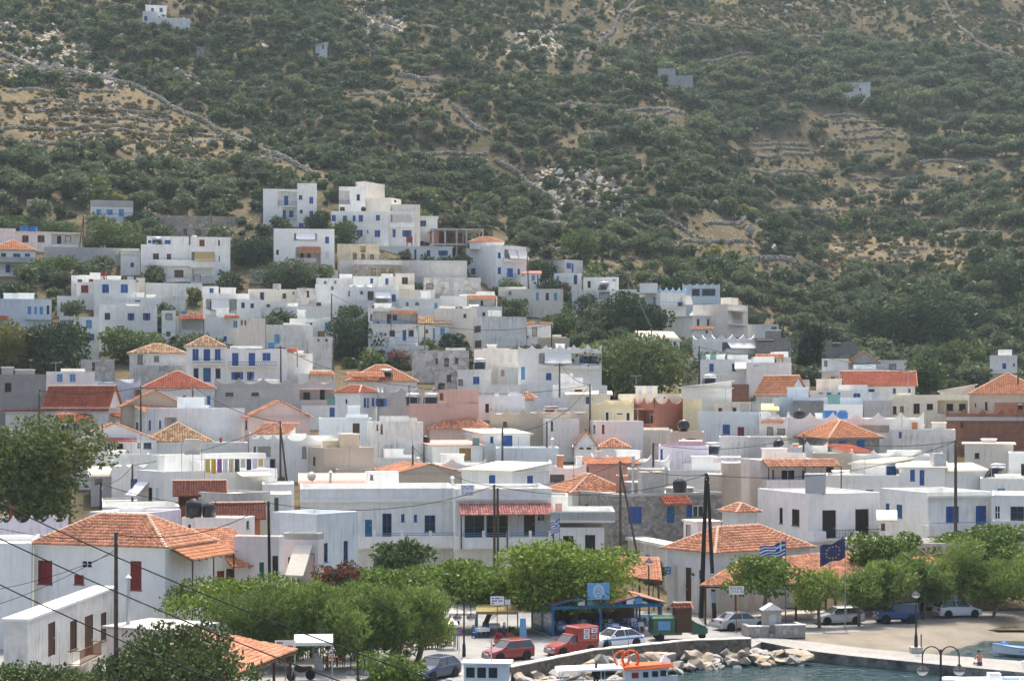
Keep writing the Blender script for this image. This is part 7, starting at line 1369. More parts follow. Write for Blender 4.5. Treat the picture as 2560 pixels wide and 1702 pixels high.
car('white hatchback parked at the right end of the beach road',2392,1541,14,'white',4.0,1.68,.95,1.5,cab=(.25,.40,.88,.985))
car('dark blue car at the bottom beside the white boat',1085,1702,235,'navy',4.0,1.68,.93,1.45,dy=1.5)
p=PZ(1700,1598,0); r=thing('kiosk_truck','old green three wheeler truck carrying a wooden kiosk and display box','truck',p,math.radians(8)); g=CP['green']
q=MB(); q.box(-2.3,-.75,.45,.0,.75,.6); q.build('chassis',g,r); q=MB(); q.box(-2.3,-.78,.6,-.55,.78,1.75); q.build('display_box',g,r); q=MB(); q.box(-1.9,-.79,.85,-.95,-.785,1.55); q.build('poster',M['lightblue'],r); q=MB(); q.loft([[(-2.4,-.85,1.76),(-.45,-.85,1.76),(-.45,.85,1.76),(-2.4,.85,1.76)],[(-2.3,-.7,1.9),(-.55,-.7,1.9),(-.55,.7,1.9),(-2.3,.7,1.9)]]); q.build('display_lid',g,r)
for i in range(9):q=MB(); q.box(-.45,-.72,.62+i*.2,.75,-.66,.80+i*.2); q.build('plank',M['brown'],r)
q=MB(); q.box(-.45,-.655,.62,.75,.7,2.42); q.build('kiosk',M['brown'],r); a,b=Vector((-.6,0,2.85)),Vector((.9,0,2.85)); tiled('roof',[[(-.6,-.9,2.45),(.9,-.9,2.45),b,a],[(.9,.9,2.45),(-.6,.9,2.45),a,b]],[[a,b]],TILE['brownred'],r)
q=MB(); q.loft([[(.8,-.62,.45),(.8,.62,.45),(.8,.62,1.6),(.8,-.62,1.6)],[(1.25,-.6,.45),(1.25,.6,.45),(1.25,.55,1.3),(1.25,-.55,1.3)],[(1.9,-.5,.45),(1.9,.5,.45),(1.9,.45,1.05),(1.9,-.45,1.05)],[(2.15,-.3,.5),(2.15,.3,.5),(2.15,.3,.85),(2.15,-.3,.85)]]); q.build('cab',g,r); q=MB(); q.face([(.86,-.58,1.5),(.86,.58,1.5),(1.22,.52,1.3),(1.22,-.52,1.3)]); q.build('windscreen',M['carglass'],r)
for x_,y_ in ((-1.7,-.7),(-1.7,.7),(1.75,0)):wheel(r,x_,y_,.3)
def motorbike(label,x,y,head,body,zs=1.0):
 p=PZ(x,y,0); r=thing('motorbike',label,'motorbike',p,math.radians(head))
 for wx in (-.65,.65):wheel(r,wx,0,.32,.12)
 q=MB(); q.loft([[(-.75,-.12,.72),(-.75,.12,.72),(-.75,.1,.86),(-.75,-.1,.86)],[(-.1,-.16,.55),(-.1,.16,.55),(-.1,.14,.82),(-.1,-.14,.82)],[(.15,-.17,.55),(.15,.17,.55),(.15,.13,1.0),(.15,-.13,1.0)],[(.5,-.1,.75),(.5,.1,.75),(.5,.08,.98),(.5,-.08,.98)]]); q.build('body',body,r)
 q=MB(); q.box(-.25,-.15,.28,.25,.15,.6); q.build('engine',M['steel'],r); q=MB(); q.box(-.7,-.13,.83,-.02,.13,.92); q.build('seat',M['black'],r)
 q=MB(); q.tube((.65,-.07,.32),(.42,-.07,1.05),.03); q.tube((.65,.07,.32),(.42,.07,1.05),.03); q.tube((.42,-.36,1.12),(.42,.36,1.12),.025); q.build('fork',M['metal'],r); q=MB(); q.tube((.5,0,.95),(.6,0,.93),.1,.08,8); q.build('headlight',M['white'],r)
motorbike('black motorbike parked beside the bottom left pergola',752,1700,200,M['black']); motorbike('motorbike parked behind the blue jeep',2325,1520,200,M['blue'])
# ------------------------------------------------------------------ boats
def hull(L,W,Hh,bow=.45,n=9):
 rings=[]
 for i in range(n):
  t=i/(n-1); k=(1-t**2.6) if t<1 else .02; k=max(k,.03)*(.86+.14*min(1,t*6)); sh=bow*t**2; x=-L/2+L*t; rings.append([(x,-W/2*k,Hh+sh),(x,-W/2*k*.86,Hh*.35+sh*.4),(x,-.02,sh*.6*(t>.6)),(x,.02,sh*.6*(t>.6)),(x,W/2*k*.86,Hh*.35+sh*.4),(x,W/2*k,Hh+sh),(x,W/2*k*.9,Hh+sh),(x,W/2*k*.84,Hh*.6+sh),(x,-W/2*k*.84,Hh*.6+sh),(x,-W/2*k*.9,Hh+sh)])
 return rings
def ring_buoy(r,c,R,t,mat,name='life_ring',ax=1):
 q=MB()
 for k in range(14):
  a,b=6.283*k/14,6.283*(k+1)/14; f=lambda u:(c[0]+R*math.cos(u),c[1],c[2]+R*math.sin(u)) if ax==1 else (c[0]+R*math.cos(u),c[1]+R*math.sin(u),c[2]); q.tube(f(a),f(b),t,n=6)
 return q.build(name,mat,r,True)
p=P(1240,1702,117.5); r=thing('fishing_boat','white wooden fishing boat with small windowed wheelhouse','boat',(p.x,117.5,WZ-.3),math.radians(-4)); wm=M['white']
q=MB(); q.loft(hull(9.0,2.7,1.35,.7)); q.build('hull',wm,r); q=MB(); q.box(-3.9,-1.1,1.15,3.0,1.1,1.2); q.build('deck',M['grey'],r); q=MB(); q.box(-2.0,-.75,1.21,.9,.75,3.0); q.build('wheelhouse',wm,r); q=MB(); q.box(-2.15,-.88,3.0,1.05,.88,3.1); q.build('wheelhouse_roof',wm,r)
for i in range(3):q=MB(); q.box(-1.85+i*.72,-.77,2.15,-1.3+i*.72,-.752,2.8); q.build('pane',M['glass'],r)
for i in range(3):q=MB(); q.box(.902,-.62+i*.43,2.15,.915,-.27+i*.43,2.8); q.build('pane',M['glass'],r)
q=MB(); q.tube((-.3,0,3.1),(-.3,0,4.4),.05,.03); q.tube((-.6,0,4.0),(0,0,4.0),.025); q.build('mast',M['steel'],r)
for i,x_ in enumerate((-1.4,.9,2.3)):ring_buoy(r,(x_,-1.35,1.35),.3,.12,M['white'],'fender')
q=MB(); [q.tube((2.2+k*.5,-.8,1.3),(2.2+k*.5,-.8,2.0),.025) for k in range(4)]; q.tube((2.2,-.8,2.0),(3.7,-.8,2.0),.025); q.build('railing',M['metal'],r)
q=MB(); q.lathe([(.32,-.2),(.34,0),(.32,.2)],10,(-3.0,0,1.65),0,'y'); q.build('net_winch',M['steel'],r)
p=P(1560,1702,121.5); r=thing('fishing_boat','orange and white fishing boat with long white canopy','boat',(p.x-.6,121.5,WZ-.35),math.radians(4)); om=paint('orange paint',(.62,.11,.02),.5,.1,4)
q=MB(); q.loft(hull(8.4,2.5,1.1,.55)); q.build('hull',wm,r); q=MB(); q.loft([[(.7,-.95,1.15),(3.0,-.8,1.3),(3.0,.8,1.3),(.7,.95,1.15)],[(.55,-.9,2.1),(3.55,-.72,2.25),(3.55,.72,2.25),(.55,.9,2.1)]]); q.build('wheelhouse',wm,r); q=MB(); q.loft([[(.4,-1.05,2.11),(3.9,-.85,2.27),(3.9,.85,2.27),(.4,1.05,2.11)],[(.5,-.95,2.3),(3.6,-.7,2.5),(3.6,.7,2.5),(.5,.95,2.3)]]); q.build('wheelhouse_roof',om,r)
for i,(a,b) in enumerate(((1.0,1.45),(1.75,2.1),(2.35,2.75),(2.9,3.3))):q=MB(); q.box(a,-.93+.05*i*.8,1.6+.03*i,b,-.86+.05*i,1.95+.04*i); q.build('pane',M['glass'] if i else paint('red frame',(.4,.03,.02),.5),r)
q=MB(); q.loft([[(-3.9,-1.15,2.05),(.45,-1.15,2.15),(.45,1.15,2.15),(-3.9,1.15,2.05)],[(-3.8,-1.1,2.15),(.4,-1.1,2.28),(.4,1.1,2.28),(-3.8,1.1,2.15)]]); q.build('canopy',M['canvas_white'],r)
for x_ in (-3.6,-2.2,-.8):
 for y_ in (-1,1):q=MB(); q.tube((x_,y_,.9),(x_,y_,2.06),.03); q.build('canopy_post',M['metal'],r)
ring_buoy(r,(1.0,-.3,2.75),.55,.09,om); ring_buoy(r,(.5,.3,2.7),.5,.08,om); q=MB(); q.tube((.9,0,2.3),(.9,0,4.6),.03,.02); q.tube((.2,0,2.3),(-.6,0,4.4),.03,.02); q.build('mast',M['steel'],r); q=MB(); q.loft([[(3.0,-.3,2.5),(3.7,-.3,2.5),(3.7,.3,2.5),(3.0,.3,2.5)],[(3.3,-.05,3.0),(3.35,-.05,3.0),(3.35,.05,3.0),(3.3,.05,3.0)]]); q.build('cone_cover',M['canvas_white'],r)
p=P(2460,1702,124.5); r=thing('inflatable_boat','white inflatable motorboat with console arch beside the jetty','boat',(p.x+.9,125.0,WZ-.1),math.radians(183)); tp=[(3.6,0,.55),(3.0,.55,.5),(2.0,.85,.42),(-3.2,.9,.4)]
for s in (-1,1):q=MB(); q.path([(a,s*b,c) for a,b,c in tp],.26,10); q.build('tube',M['white'],r,True); q=MB(); q.path([(a,s*(b+.27),c-.05) for a,b,c in tp[1:]],.05,6); q.build('rubbing_strake',M['steel'],r)
q=MB(); q.loft([[(3.2,-.1,.3),(3.2,.1,.3),(3.2,0,.0),(3.2,-.05,.05)],[(-3.1,-.75,.25),(-3.1,.75,.25),(-3.1,0,-.35),(-3.1,-.4,-.1)]]); q.build('keel',M['teal2'],r); q=MB(); q.box(-2.8,-.7,.28,2.6,.7,.33); q.build('floor',M['white'],r); q=MB(); q.box(-.3,-.35,.34,.5,.35,1.05); q.build('console',M['white'],r); q=MB(); q.path([(-2.4,-.75,.5),(-2.1,-.7,1.7),(-2.0,0,1.8),(-2.1,.7,1.7),(-2.4,.75,.5)],.07,6); q.build('arch',M['white'],r); q=MB(); q.loft([[(-3.7,-.25,.5),(-3.2,-.25,.5),(-3.2,.25,.5),(-3.7,.25,.5)],[(-3.65,-.2,1.2),(-3.3,-.2,1.2),(-3.3,.2,1.2),(-3.65,.2,1.2)]]); q.build('outboard_motor',M['black'],r); q=MB(); q.box(-1.5,-.4,.34,-.6,.4,.75); q.build('seat',M['canvas_blue'],r)
p=PZ(2520,1640,WZ); r=thing('rowing_boat','small white and blue rowing boat in the cove at the right edge','boat',(p.x+1.0,p.y,WZ-.1),math.radians(165)); q=MB(); q.loft(hull(4.2,1.5,.7,.3)); q.build('hull',M['white'],r); q=MB(); q.path([(a[0][0],a[0][1],a[0][2]+.02) for a in hull(4.2,1.5,.7,.3)],.04); q.path([(a[5][0],a[5][1],a[5][2]+.02) for a in hull(4.2,1.5,.7,.3)],.04); q.build('gunwale',M['lightblue'],r); q=MB(); q.box(-.3,-.6,.5,.1,.6,.55); q.build('thwart',M['lightblue'],r)
mb=MB(); mb.lathe([(.05,-.42),(.3,-.28),(.42,0),(.3,.28),(.05,.42)],12); o=tag(mb.build('buoy',M['blue'],None,True),'blue round mooring buoy beside the rowing boat','buoy'); p=PZ(2510,1622,WZ); o.location=(p.x,p.y,WZ+.2)
# ------------------------------------------------------------------ poles, cables, lamps, flags, signs
PW={}
def pole(label,xt,yt,Y=None,h=8.0,arm=False,mat='pole',strut=0,r0=.13,key=None,xb=None,twin=False):
 Y=Y or hit(xt,yt,h); t=P(xt,yt,Y); g=tz(t.x,Y); g=0.0 if Y<163 else g; r=thing('utility_pole',label,'pole',(t.x,Y,g)); H_=t.z-g; dx=0 if xb is None else (xb-xt)/F*Y; r.location.x+=dx
 mb=MB(); mb.tube((0,0,-.5),(-dx,0,H_),r0*1.15,r0*.75,8); mb.build('shaft',M[mat],r)
 if strut:mb=MB(); mb.tube((strut,.2,-.5),(-dx,0,H_*.93),r0*.95,r0*.7,7); mb.build('strut',M[mat],r)
 if twin:mb=MB(); mb.tube((.32,0,-.5),(.28,0,H_-.3),r0*1.05,r0*.8,7); mb.build('shaft',M[mat],r)
 if arm:mb=MB(); mb.box(-.75-dx,-.06,H_-.32,.75-dx,.06,H_-.2); mb.build('crossarm',M[mat],r)
 for k,a in enumerate((-.55,0,.55) if arm else (-.12,.12)):mb=MB(); z=H_-.19 if arm else H_-.35-.25*k; mb.lathe([(.03,0),(.06,.05),(.06,.1),(.035,.16)],7,(a-dx,-.09 if not arm else 0,z)); mb.build('insulator',M['white'] if Y>200 else M['grey'],r)
 PW[key or label]=Vector((t.x,Y,t.z-.12)); return r
PL=[('a','tall weathered pole in the left foreground beside the peeling house',290,1330,100,8,{}),('b','dark pole beside the pinkish awning house',671,1253,140,8,dict(mat='poledark',xb=677)),('c','pair of grey poles in front of the striped canopy',1236,1211,161,8,dict(twin=True)),('d','left leg of the twin dark poles by the lane',1766,1183,157.5,8,dict(mat='poledark',xb=1752,r0=.2)),('d2','right leg of the twin dark poles by the lane',1769,1190,157,8,dict(mat='poledark',xb=1787,r0=.17)),('e','pole in front of the blue shuttered seafront house',2389,1100,173,8,dict(r0=.17)),('f','pole with slanting strut before the grey stone house',1551,1152,177,8,dict(strut=2.0)),('g','tall pole with crossarm left of the great plane tree',1399,908,None,9,dict(arm=True)),('h','pole at the olive yellow house',1475,960,None,8,{}),('i','short pole beside the white cube',1367,1054,None,7,{}),('j','pole amid the tangle of aerials',1032,1114,None,7,{}),('k','pole in front of the brownish pink house',1023,963,None,8,{}),('l','thin double pole beside the brown mesh screen',701,1052,None,8,dict(strut=.9)),('m','pole in front of the brown gable',352,965,None,8,{}),('n','pole in front of the long pale blue wall',482,962,None,8,{}),('o','pole left of the dormer house',98,973,None,7,{}),('p','short pole left of the laundry house',331,1160,None,7,{}),('q','dark pole at the big left tree',252,1205,163,7,dict(mat='poledark')),('r','tall braced pole on the upper left',209,532,None,9,dict(strut=-1.2)),('s','pole above the large three storey house',528,502,None,7,{}),('t','pole above the small red roofed hut',1381,611,None,7,{}),('u','leaning pole beside the tall awning house',1318,635,None,9,dict(xb=1323)),('v','pole among the dark garden trees',1571,675,None,8,{}),('x','pole above the gable shed',1629,818,None,7,{}),('y','pole right of the great plane tree',1748,865,None,8,{}),('z','pole beside the blank wall house',1379,810,None,7,{}),('aa','pole on the white terrace wall',829,734,None,7,{}),('ab','pole in front of the three dark windows',1062,808,None,8,{}),('ac','pole by the small old white house',833,840,None,7,{}),('ad','pole at the navy shuttered mansion',472,840,None,8,{}),('ae','crossarm pole at the right edge',2545,930,None,8,dict(arm=True)),('af','pole at the curled stair',1979,868,None,8,{}),('ag','thin tall mast beside the lone tall house',2485,819,None,10,dict(r0=.08)),('ah','crossarm pole in front of the vine terrace',702,865,None,8,dict(arm=True)),('ai','pole beside the brick chimney house',1256,1070,None,7,{}),('aj','pole by the lavender house',1633,1107,None,7,{}),('ak','pole in front of the stone house with orange roof',2009,1085,None,7,{}),('h1','power pole in the middle of the upper hill',1515,100,None,9,dict(arm=True)),('h2','power pole above the olive grove left part',1836,90,None,7,{}),('h3','power pole high above the olive grove',2155,47,None,8,{}),('h4','power pole at the right of the olive grove',2388,117,None,8,{}),('h5','power pole below the high hill house',488,53,None,8,{}),('h6','power pole on the high middle slope',930,97,None,8,{}),('h7','power pole near the top centre right',1665,30,None,9,{}),('h8','power pole in the top left corner area',236,-22,None,7,{})]
for k,lab,x,y,Y,h,kw in PL:pole(lab,x,y,Y,h,key=k,**kw)
def cable(label,a,b,sag=.6,r=.022,n=10):
 mb=MB(); pts=[a.lerp(b,i/n)-Vector((0,0,sag*4*(i/n)*(1-i/n))) for i in range(n+1)]; o=Vector(pts[0]); mb.path([q-o for q in pts],r,4); c=mb.build('overhead_cable',M['wire']); c.location=o; return tag(c,label,'cable')
DS={k:l for k,l,*_ in PL}
def short(k):return DS[k].replace('power pole','pole')
for a,b,s in (('b','c',1.2),('c','d',1.2),('d','e',1.4),('a','b',1.0),('b','q',.8),('c','f',.8),('f','d',.5),('f','aj',.8),('e','ak',.8),('aj','ak',1.0),('i','ai',.5),('j','c',.9),('l','p',.6),('n','l',.8),('m','n',.5),('o','m',.6),('k','j',.8),('k','h',1.0),('g','h',.6),('ah','k',1.0),('ah','ad',.9),('aa','ab',.8),('u','t',.5),('v','x',.6),('y','af',.9),('af','ae',1.4),('r','s',.9),('h','i',.6),('p','q',.6),('g','y',1.0),('ac','ab',.8),('z','ab',.9)):
 cable('overhead cable from the %s to the %s'%(' '.join(short(a).split()[:6]),' '.join(short(b).split()[-3:])),PW[a],PW[b],s,.034 if PW[a].y<200 else .04)
for i,(y0,y1) in enumerate(((1255,1745),(1343,1830),(1458,1950))):cable(['uppermost','middle','lowest'][i]+' of three thick cables slanting across the bottom left',P(-40,y0-16,86),P(1230,y1,86),.5,.035,16)
for i,(x0,y0,x1,y1) in enumerate(((-20,1475,290,1378),(-20,1515,290,1372),(-20,1316,290,1345))):cable(['upper','lower','high level'][i]+' thin cable from the left edge to the foreground pole',P(x0,y0,99),P(x1,y1,100),.25,.02)
cable('pale rope of lights from the striped flag pole to the beach lamp',P(1964,1395,147),P(2285,1491,140),1.3,.03)
def lamp(label,x,y,h,heads=1,mat='iron',base=False,R=.85,Y=None):
 p=PZ(x,y,0) if Y is None else Vector(((x-CX)/F*Y,Y,0)); r=thing('street_lamp',label,'lamp',(p.x,p.y,p.z)); mb=MB(); mb.lathe([(.14,0),(.12,.8),(.07,1.0),(.055,h)],8,(0,0,.3 if base else 0)); mb.build('post',M[mat],r)
 if base:mb=MB(); mb.box(-.42,-.42,-.15,.42,.42,.3); mb.build('plinth',M['concrete'],r)
 for s in ((-1,1) if heads==2 else (0,)):
  if s:
   mb=MB(); pts=[(s*R*.5*(1-math.cos(t)),0,h-.35+.5*math.sin(t)) for t in np.linspace(0,3.14,9)]+[(s*R,0,h-.75)]; mb.path(pts,.035,6); mb.build('arm',M[mat],r); c=(s*R,0,h-1.25)
  else:c=(0,0,h)
  mb=MB(); mb.lathe([(.05,.5),(.1,.42),(.34,.2),(.36,.16)],10,c); hd=mb.build('lamp_shade',M[mat],r); mb=MB(); mb.lathe([(.3,.16),(.28,.05),(.16,-.06),(.03,-.1)],10,c); mb.build('globe',M['canvas_white'],r,True)
lamp('double headed iron lamp in the near right foreground',2352,0,5.75,2,Y=95,R=.95); lamp('double headed lamp among the cafe tables by the no parking sign',1160,1640,3.9,2,R=.5); lamp('double lamp in front of the glossy trees',1145,1560,5.2,2,R=.35); lamp('double lamp in front of the yellowish hedge',894,1740,3.6,2,R=.4,Y=108); lamp('single lantern post beside the twin dark poles',1735,1530,3.1,1,'green'); lamp('lantern post behind the brown tile roof',1622,1560,5.0,1,'iron'); lamp('broken lamp post on a concrete plinth by the beach',2290,1626,4.0,1,'iron',True)
mb=MB(); mb.tube((0,0,0),(0,0,1.4),.05); o=tag(mb.build('iron_post',M['rust']),'short rusty post beside the lamp plinth','post'); p=PZ(2303,1632,-.15); o.location=p
def flag(label,x,ytop,ybase,wpx,hpx,kind,Y=None,zb=0.0,pr=.05):
 p=PZ(x,ybase,0) if Y is None else Vector(((x-CX)/F*Y,Y,zb)); Y=p.y; top=P(x,ytop,Y).z; r=thing('flag',label,'flag',(p.x,Y,zb)); mb=MB(); mb.tube((0,0,0),(0,0,top-zb),pr*1.2,pr*.7,7); mb.build('flag_pole',M['rail_blue'] if kind=='gr' else M['steel'],r)
 w_=wpx/F*Y; h_=hpx/F*Y; mb=MB(); nx,ny=18,9; zt=top-zb-.45
 def pt(i,j):t=i/nx; return (-t*w_,.18*math.sin(t*8)*t+.05*math.sin(j),zt-j/ny*h_-t*h_*.42+.08*math.sin(t*9+j*.3))
 for i in range(nx):
  for j in range(ny):
   if kind=='eu':c=0
   else:
    c=j%2
    if i<7 and j<5:c=1 if (i==3 or j==2) else 0
   mb.face([pt(i,j),pt(i+1,j),pt(i+1,j+1),pt(i,j+1)],c)
 fm=[paint('flag blue',(.03,.10,.36),.8,.05,3),M['canvas_white']] if kind=='gr' else [paint('flag navy',(.04,.045,.13),.8,.05,3)]
 mb.build('cloth',fm,r)
 if kind=='eu':
  for k in range(12):
   a=6.283*k/12; i=9+5*math.cos(a); j=4.5+3*math.sin(a); c=pt(i,j); s=MB(); q=[]
   for m in range(10):u=6.283*m/10+1.57; R=(.085 if m%2==0 else .036); q.append((c[0]+R*math.cos(u),c[1]-.03,c[2]+R*math.sin(u)))
   s.face(q); s.face([(v_[0],v_[1]+.06,v_[2]) for v_ in q]); s.build('star',paint('star yellow',(.7,.5,.05),.7,.05,3),r)
flag('blue and white striped flag with cross on a blue pole',1964,1340,1556,64,34,'gr'); flag('dark blue flag with ring of yellow stars',2113,1332,1572,62,48,'eu'); flag('small striped flag drooping from the canopy balcony',1399,1283,1345,22,30,'gr',Y=163.5,zb=5.2,pr=.025)
FONT_M={}
def text(parent,s,size,loc,mat,name='lettering',rot=(math.pi/2,0,0)):
 cu=bpy.data.curves.new('t','FONT'); cu.body=s; cu.size=size; cu.align_x='CENTER'; cu.extrude=.004; t=bpy.data.objects.new('t',cu); COL.objects.link(t); bpy.context.view_layer.update(); me=bpy.data.meshes.new_from_object(t.evaluated_get(bpy.context.evaluated_depsgraph_get())); bpy.data.objects.remove(t); me.materials.clear(); me.materials.append(mat); o=obj(name,me,parent); o.location=loc; o.rotation_euler=rot
def sign(label,x,y0,y1,wpx,lines,Y,post=True,bg='white',fg='black',size=.3,zg=0.0):
 t=P(x,y0,Y); b=P(x,y1,Y); w_=wpx/F*Y; r=thing('sign',label,'sign',(t.x,Y,zg),0); mb=MB(); mb.box(-w_/2,-.02,b.z-zg,w_/2,.02,t.z-zg); mb.build('board',M[bg],r)
 if post:mb=MB(); mb.tube((0,.05,0),(0,.05,b.z-zg+.2),.035); mb.build('post',M['wood'],r)
 n=len(lines); dh=(t.z-b.z)/(n+.35)
 for i,l in enumerate(lines):
  if l[0]=='#':
   mb=MB(); x_=-w_*.4
   for ch in l:k=w_*.8/len(l); mb.box(x_,-.027,t.z-zg-dh*(i+.95),x_+k*(.75 if ch=='#' else .0)+.001,-.022,t.z-zg-dh*(i+.95)+dh*.5); x_+=k
   mb.build('lettering',M[fg],r); continue
  text(r,l,size,(0,-.026,t.z-zg-dh*(i+.95)),M[fg])
 return r
sign('white hand lettered rooms sign on a thin post',1841,1465,1485,38,['ROOMS','KOSTA REL'],147.5,size=.30)
sign('white notice sheet nailed to the twin dark poles',1779,1433,1472,17,['#####','####','#####','###','#####'],156.6,post=False,fg='grey',zg=0); sign('small poster on the right dark pole',1784,1478,1506,10,[],156.5,post=False,bg='canvas_blue')
sign('red and blue sign on the lane tavern wall',1666,1416,1435,22,['##### ###','#### ####'],163.6,post=False,bg='rail_blue',fg='white',size=.28)
sign('white board sign above the yellow awning',1243,1490,1512,34,['## #### #','#### ###','##.......'],143.5,fg='navy',size=.22); sign('small white board beside the awning board sign',1269,1498,1511,14,['#######','######','#######','######'],143.4,fg='grey')
sign('white cafe sign beside the bottom left pergola',713,1600,1628,52,['### ....','## .. ###','#... ####'],120.5,fg='red',size=.22); sign('anchor sign on the roof parapet of the balcony building',1169,1212,1240,34,['### ###','## ### ##','#........','## ### ###','# ### ###'],166,post=False,fg='rail_blue',size=.14,zg=8.5)
p=PZ(1148,1632,0); r=thing('no_parking_sign','round red and blue no parking sign beside the double lamp','sign',p); mb=MB(); mb.tube((0,0,0),(0,0,1.6),.03); mb.build('post',M['metal'],r); mb=MB(); mb.lathe([(.3,0),(.3,.02)],18,(0,-.05,1.6),0,'y'); mb.build('rim',paint('sign red',(.5,.02,.03),.5),r); mb=MB(); mb.lathe([(.23,0),(.23,.02)],18,(0,-.075,1.6),0,'y'); mb.build('disc',M['rail_blue'],r); mb=MB(); mb.box(-.22,-.085,1.58,.22,-.08,1.63); o=mb.build('bar',MATS['sign red'],r)
def fountain():
 p=PZ(1935,1592,0); r=thing('fountain','low stone enclosure with small gabled shrine','fountain',p,math.radians(6)); st=stone_mat('pale fountain stone',[(.40,.38,.34),(.52,.50,.45),(.46,.43,.38),(.58,.56,.52)],4.5,(.34,.32,.29),.05); cap=M['roofwhite']
 for nm,q in (('wall',(-2.1,-.2,0,-.45,.15,.85)),('wall',(.0,-.45,0,2.4,-.1,.95)),('wall',(-2.1,.16,0,-1.75,2.2,.85)),('wall',(2.05,-.09,0,2.4,2.0,.95)),('step',(-.45,-.35,0,-.01,.2,.3))):mb=MB(); mb.box(*q); mb.build(nm,st,r)
 for q in ((-2.15,-.25,.852,-.42,.2,.93),(-.03,-.5,.952,2.45,-.05,1.03)):mb=MB(); mb.box(*q); mb.build('coping',cap,r)
 mb=MB(); mb.box(-.75,.25,0,.65,1.1,2.1); mb.build('shrine',st,r); mb=MB(); mb.prism([(-.9,2.1),(.8,2.1),(-.05,2.6)],.15,1.2); mb.build('shrine_roof',cap,r); mb=MB(); mb.prism([(-.35,.9),(.25,.9),(.25,1.5),(.12,1.72),(-.05,1.8),(-.22,1.72),(-.35,1.5)],.235,.249); mb.build('niche',M['grey'],r)
 for x_ in (-1.5,.6,1.5):mb=MB(); mb.box(x_,-.46 if x_>0 else-.21,.25,x_+.3,-.452 if x_>0 else-.202,.7); mb.build('niche',M['dark_stone'] if 'dark_stone' in M else M['concrete'],r)
fountain()
mb=MB(); mb.lathe([(.05,0),(.22,.05),(.25,.2),(.1,.36),(.04,.45)],8); o=tag(mb.build('rubbish_bag',M['canvas_white']),'white plastic bag lying at the end of the fountain wall','bag'); o.location=PZ(2006,1591,0)
# ------------------------------------------------------------------ people
def person(label,pts,rad,loc,rz,skin,cloth,hair=True,split=None):
 me=bpy.data.meshes.new('body'); V=list(pts.values()); K=list(pts); E=[(K.index(a),K.index(b)) for a,b in (('pelvis','waist'),('waist','chest'),('chest','neck'),('neck','head'),('head','crown'),('chest','shl'),('shl','ell'),('ell','hal'),('chest','shr'),('shr','elr'),('elr','har'),('pelvis','hil'),('hil','knl'),('knl','anl'),('anl','tol'),('pelvis','hir'),('hir','knr'),('knr','anr'),('anr','tor'))]
 me.from_pydata(V,E,[]); r=thing('person',label,'person',loc,rz); o=obj('body',me,r); sk=o.modifiers.new('skin','SKIN');
 for i,k in enumerate(K):me.skin_vertices[0].data[i].radius=(rad[k],rad[k])
 me.skin_vertices[0].data[0].use_root=True; o.modifiers.new('sub','SUBSURF').levels=1; o.modifiers['sub'].render_levels=1; me.materials.append(M[skin])
 if cloth:
  mb=MB(); c=pts['pelvis']; ch=pts['chest']; mb.lathe([(.17,-.12),(.2,0),(.17,.1)] if cloth[0]=='shorts' else [(.19,-.1),(.2,.15),(.22,.42),(.13,.56)],10,(c[0],c[1],c[2])); mb.build(cloth[0],M[cloth[1]],r,True)
 mb=MB(); h_=pts['crown']; mb.lathe([(.06,-.04),(.115,0.0),(.11,.06),(.05,.11)],8,h_); mb.build('hair',M['black'],r,True)
RD=dict(pelvis=.15,waist=.14,chest=.16,neck=.06,head=.1,crown=.085,shl=.07,ell=.05,hal=.045,shr=.07,elr=.05,har=.045,hil=.1,knl=.07,anl=.05,tol=.04,hir=.1,knr=.07,anr=.05,tor=.04)
SIT=dict(pelvis=(0,0,.13),waist=(0,.02,.36),chest=(0,.05,.58),neck=(0,.08,.74),head=(0,.1,.86),crown=(0,.1,.96),shl=(-.2,.05,.64),ell=(-.3,.15,.42),hal=(-.18,.3,.5),shr=(.2,.05,.64),elr=(.34,.1,.5),har=(.22,.16,.74),hil=(-.1,.05,.1),knl=(-.15,.48,.16),anl=(-.15,.5,-.22),tol=(-.15,.62,-.26),hir=(.1,.05,.1),knr=(.15,.48,.16),anr=(.15,.5,-.22),tor=(.15,.62,-.26))
STAND=dict(pelvis=(0,0,.92),waist=(0,0,1.1),chest=(0,0,1.32),neck=(0,0,1.5),head=(0,-.02,1.6),crown=(0,-.02,1.7),shl=(-.2,0,1.42),ell=(-.27,.02,1.14),hal=(-.25,-.1,.9),shr=(.2,0,1.42),elr=(.27,.02,1.14),har=(.25,-.1,.9),hil=(-.1,0,.86),knl=(-.11,-.02,.48),anl=(-.11,.02,.09),tol=(-.11,-.13,.04),hir=(.1,0,.86),knr=(.12,.02,.48),anr=(.12,.05,.09),tor=(.12,-.1,.04))
p=PZ(2449,1662,-.15); person('bare backed person in dark shorts sitting on the jetty',SIT,RD,(p.x,p.y,-.15),.3,'skin',('shorts','navy'))
p=P(1490,1690,121.0); person('dark clothed person standing in the orange boat',STAND,RD,(p.x,121.0,.3-.75),.4,'black',('shirt','black'))
p=PZ(1022,1615,0); person('person in dark shirt standing among the cafe tables',STAND,RD,(p.x,p.y,0),.8,'skin',('shirt','navy')); p=PZ(1925,1543,0); person('person in pale shirt under the tavern pergola',STAND,RD,(p.x,p.y+1.2,.0),-.5,'skin',('shirt','canvas_white'))
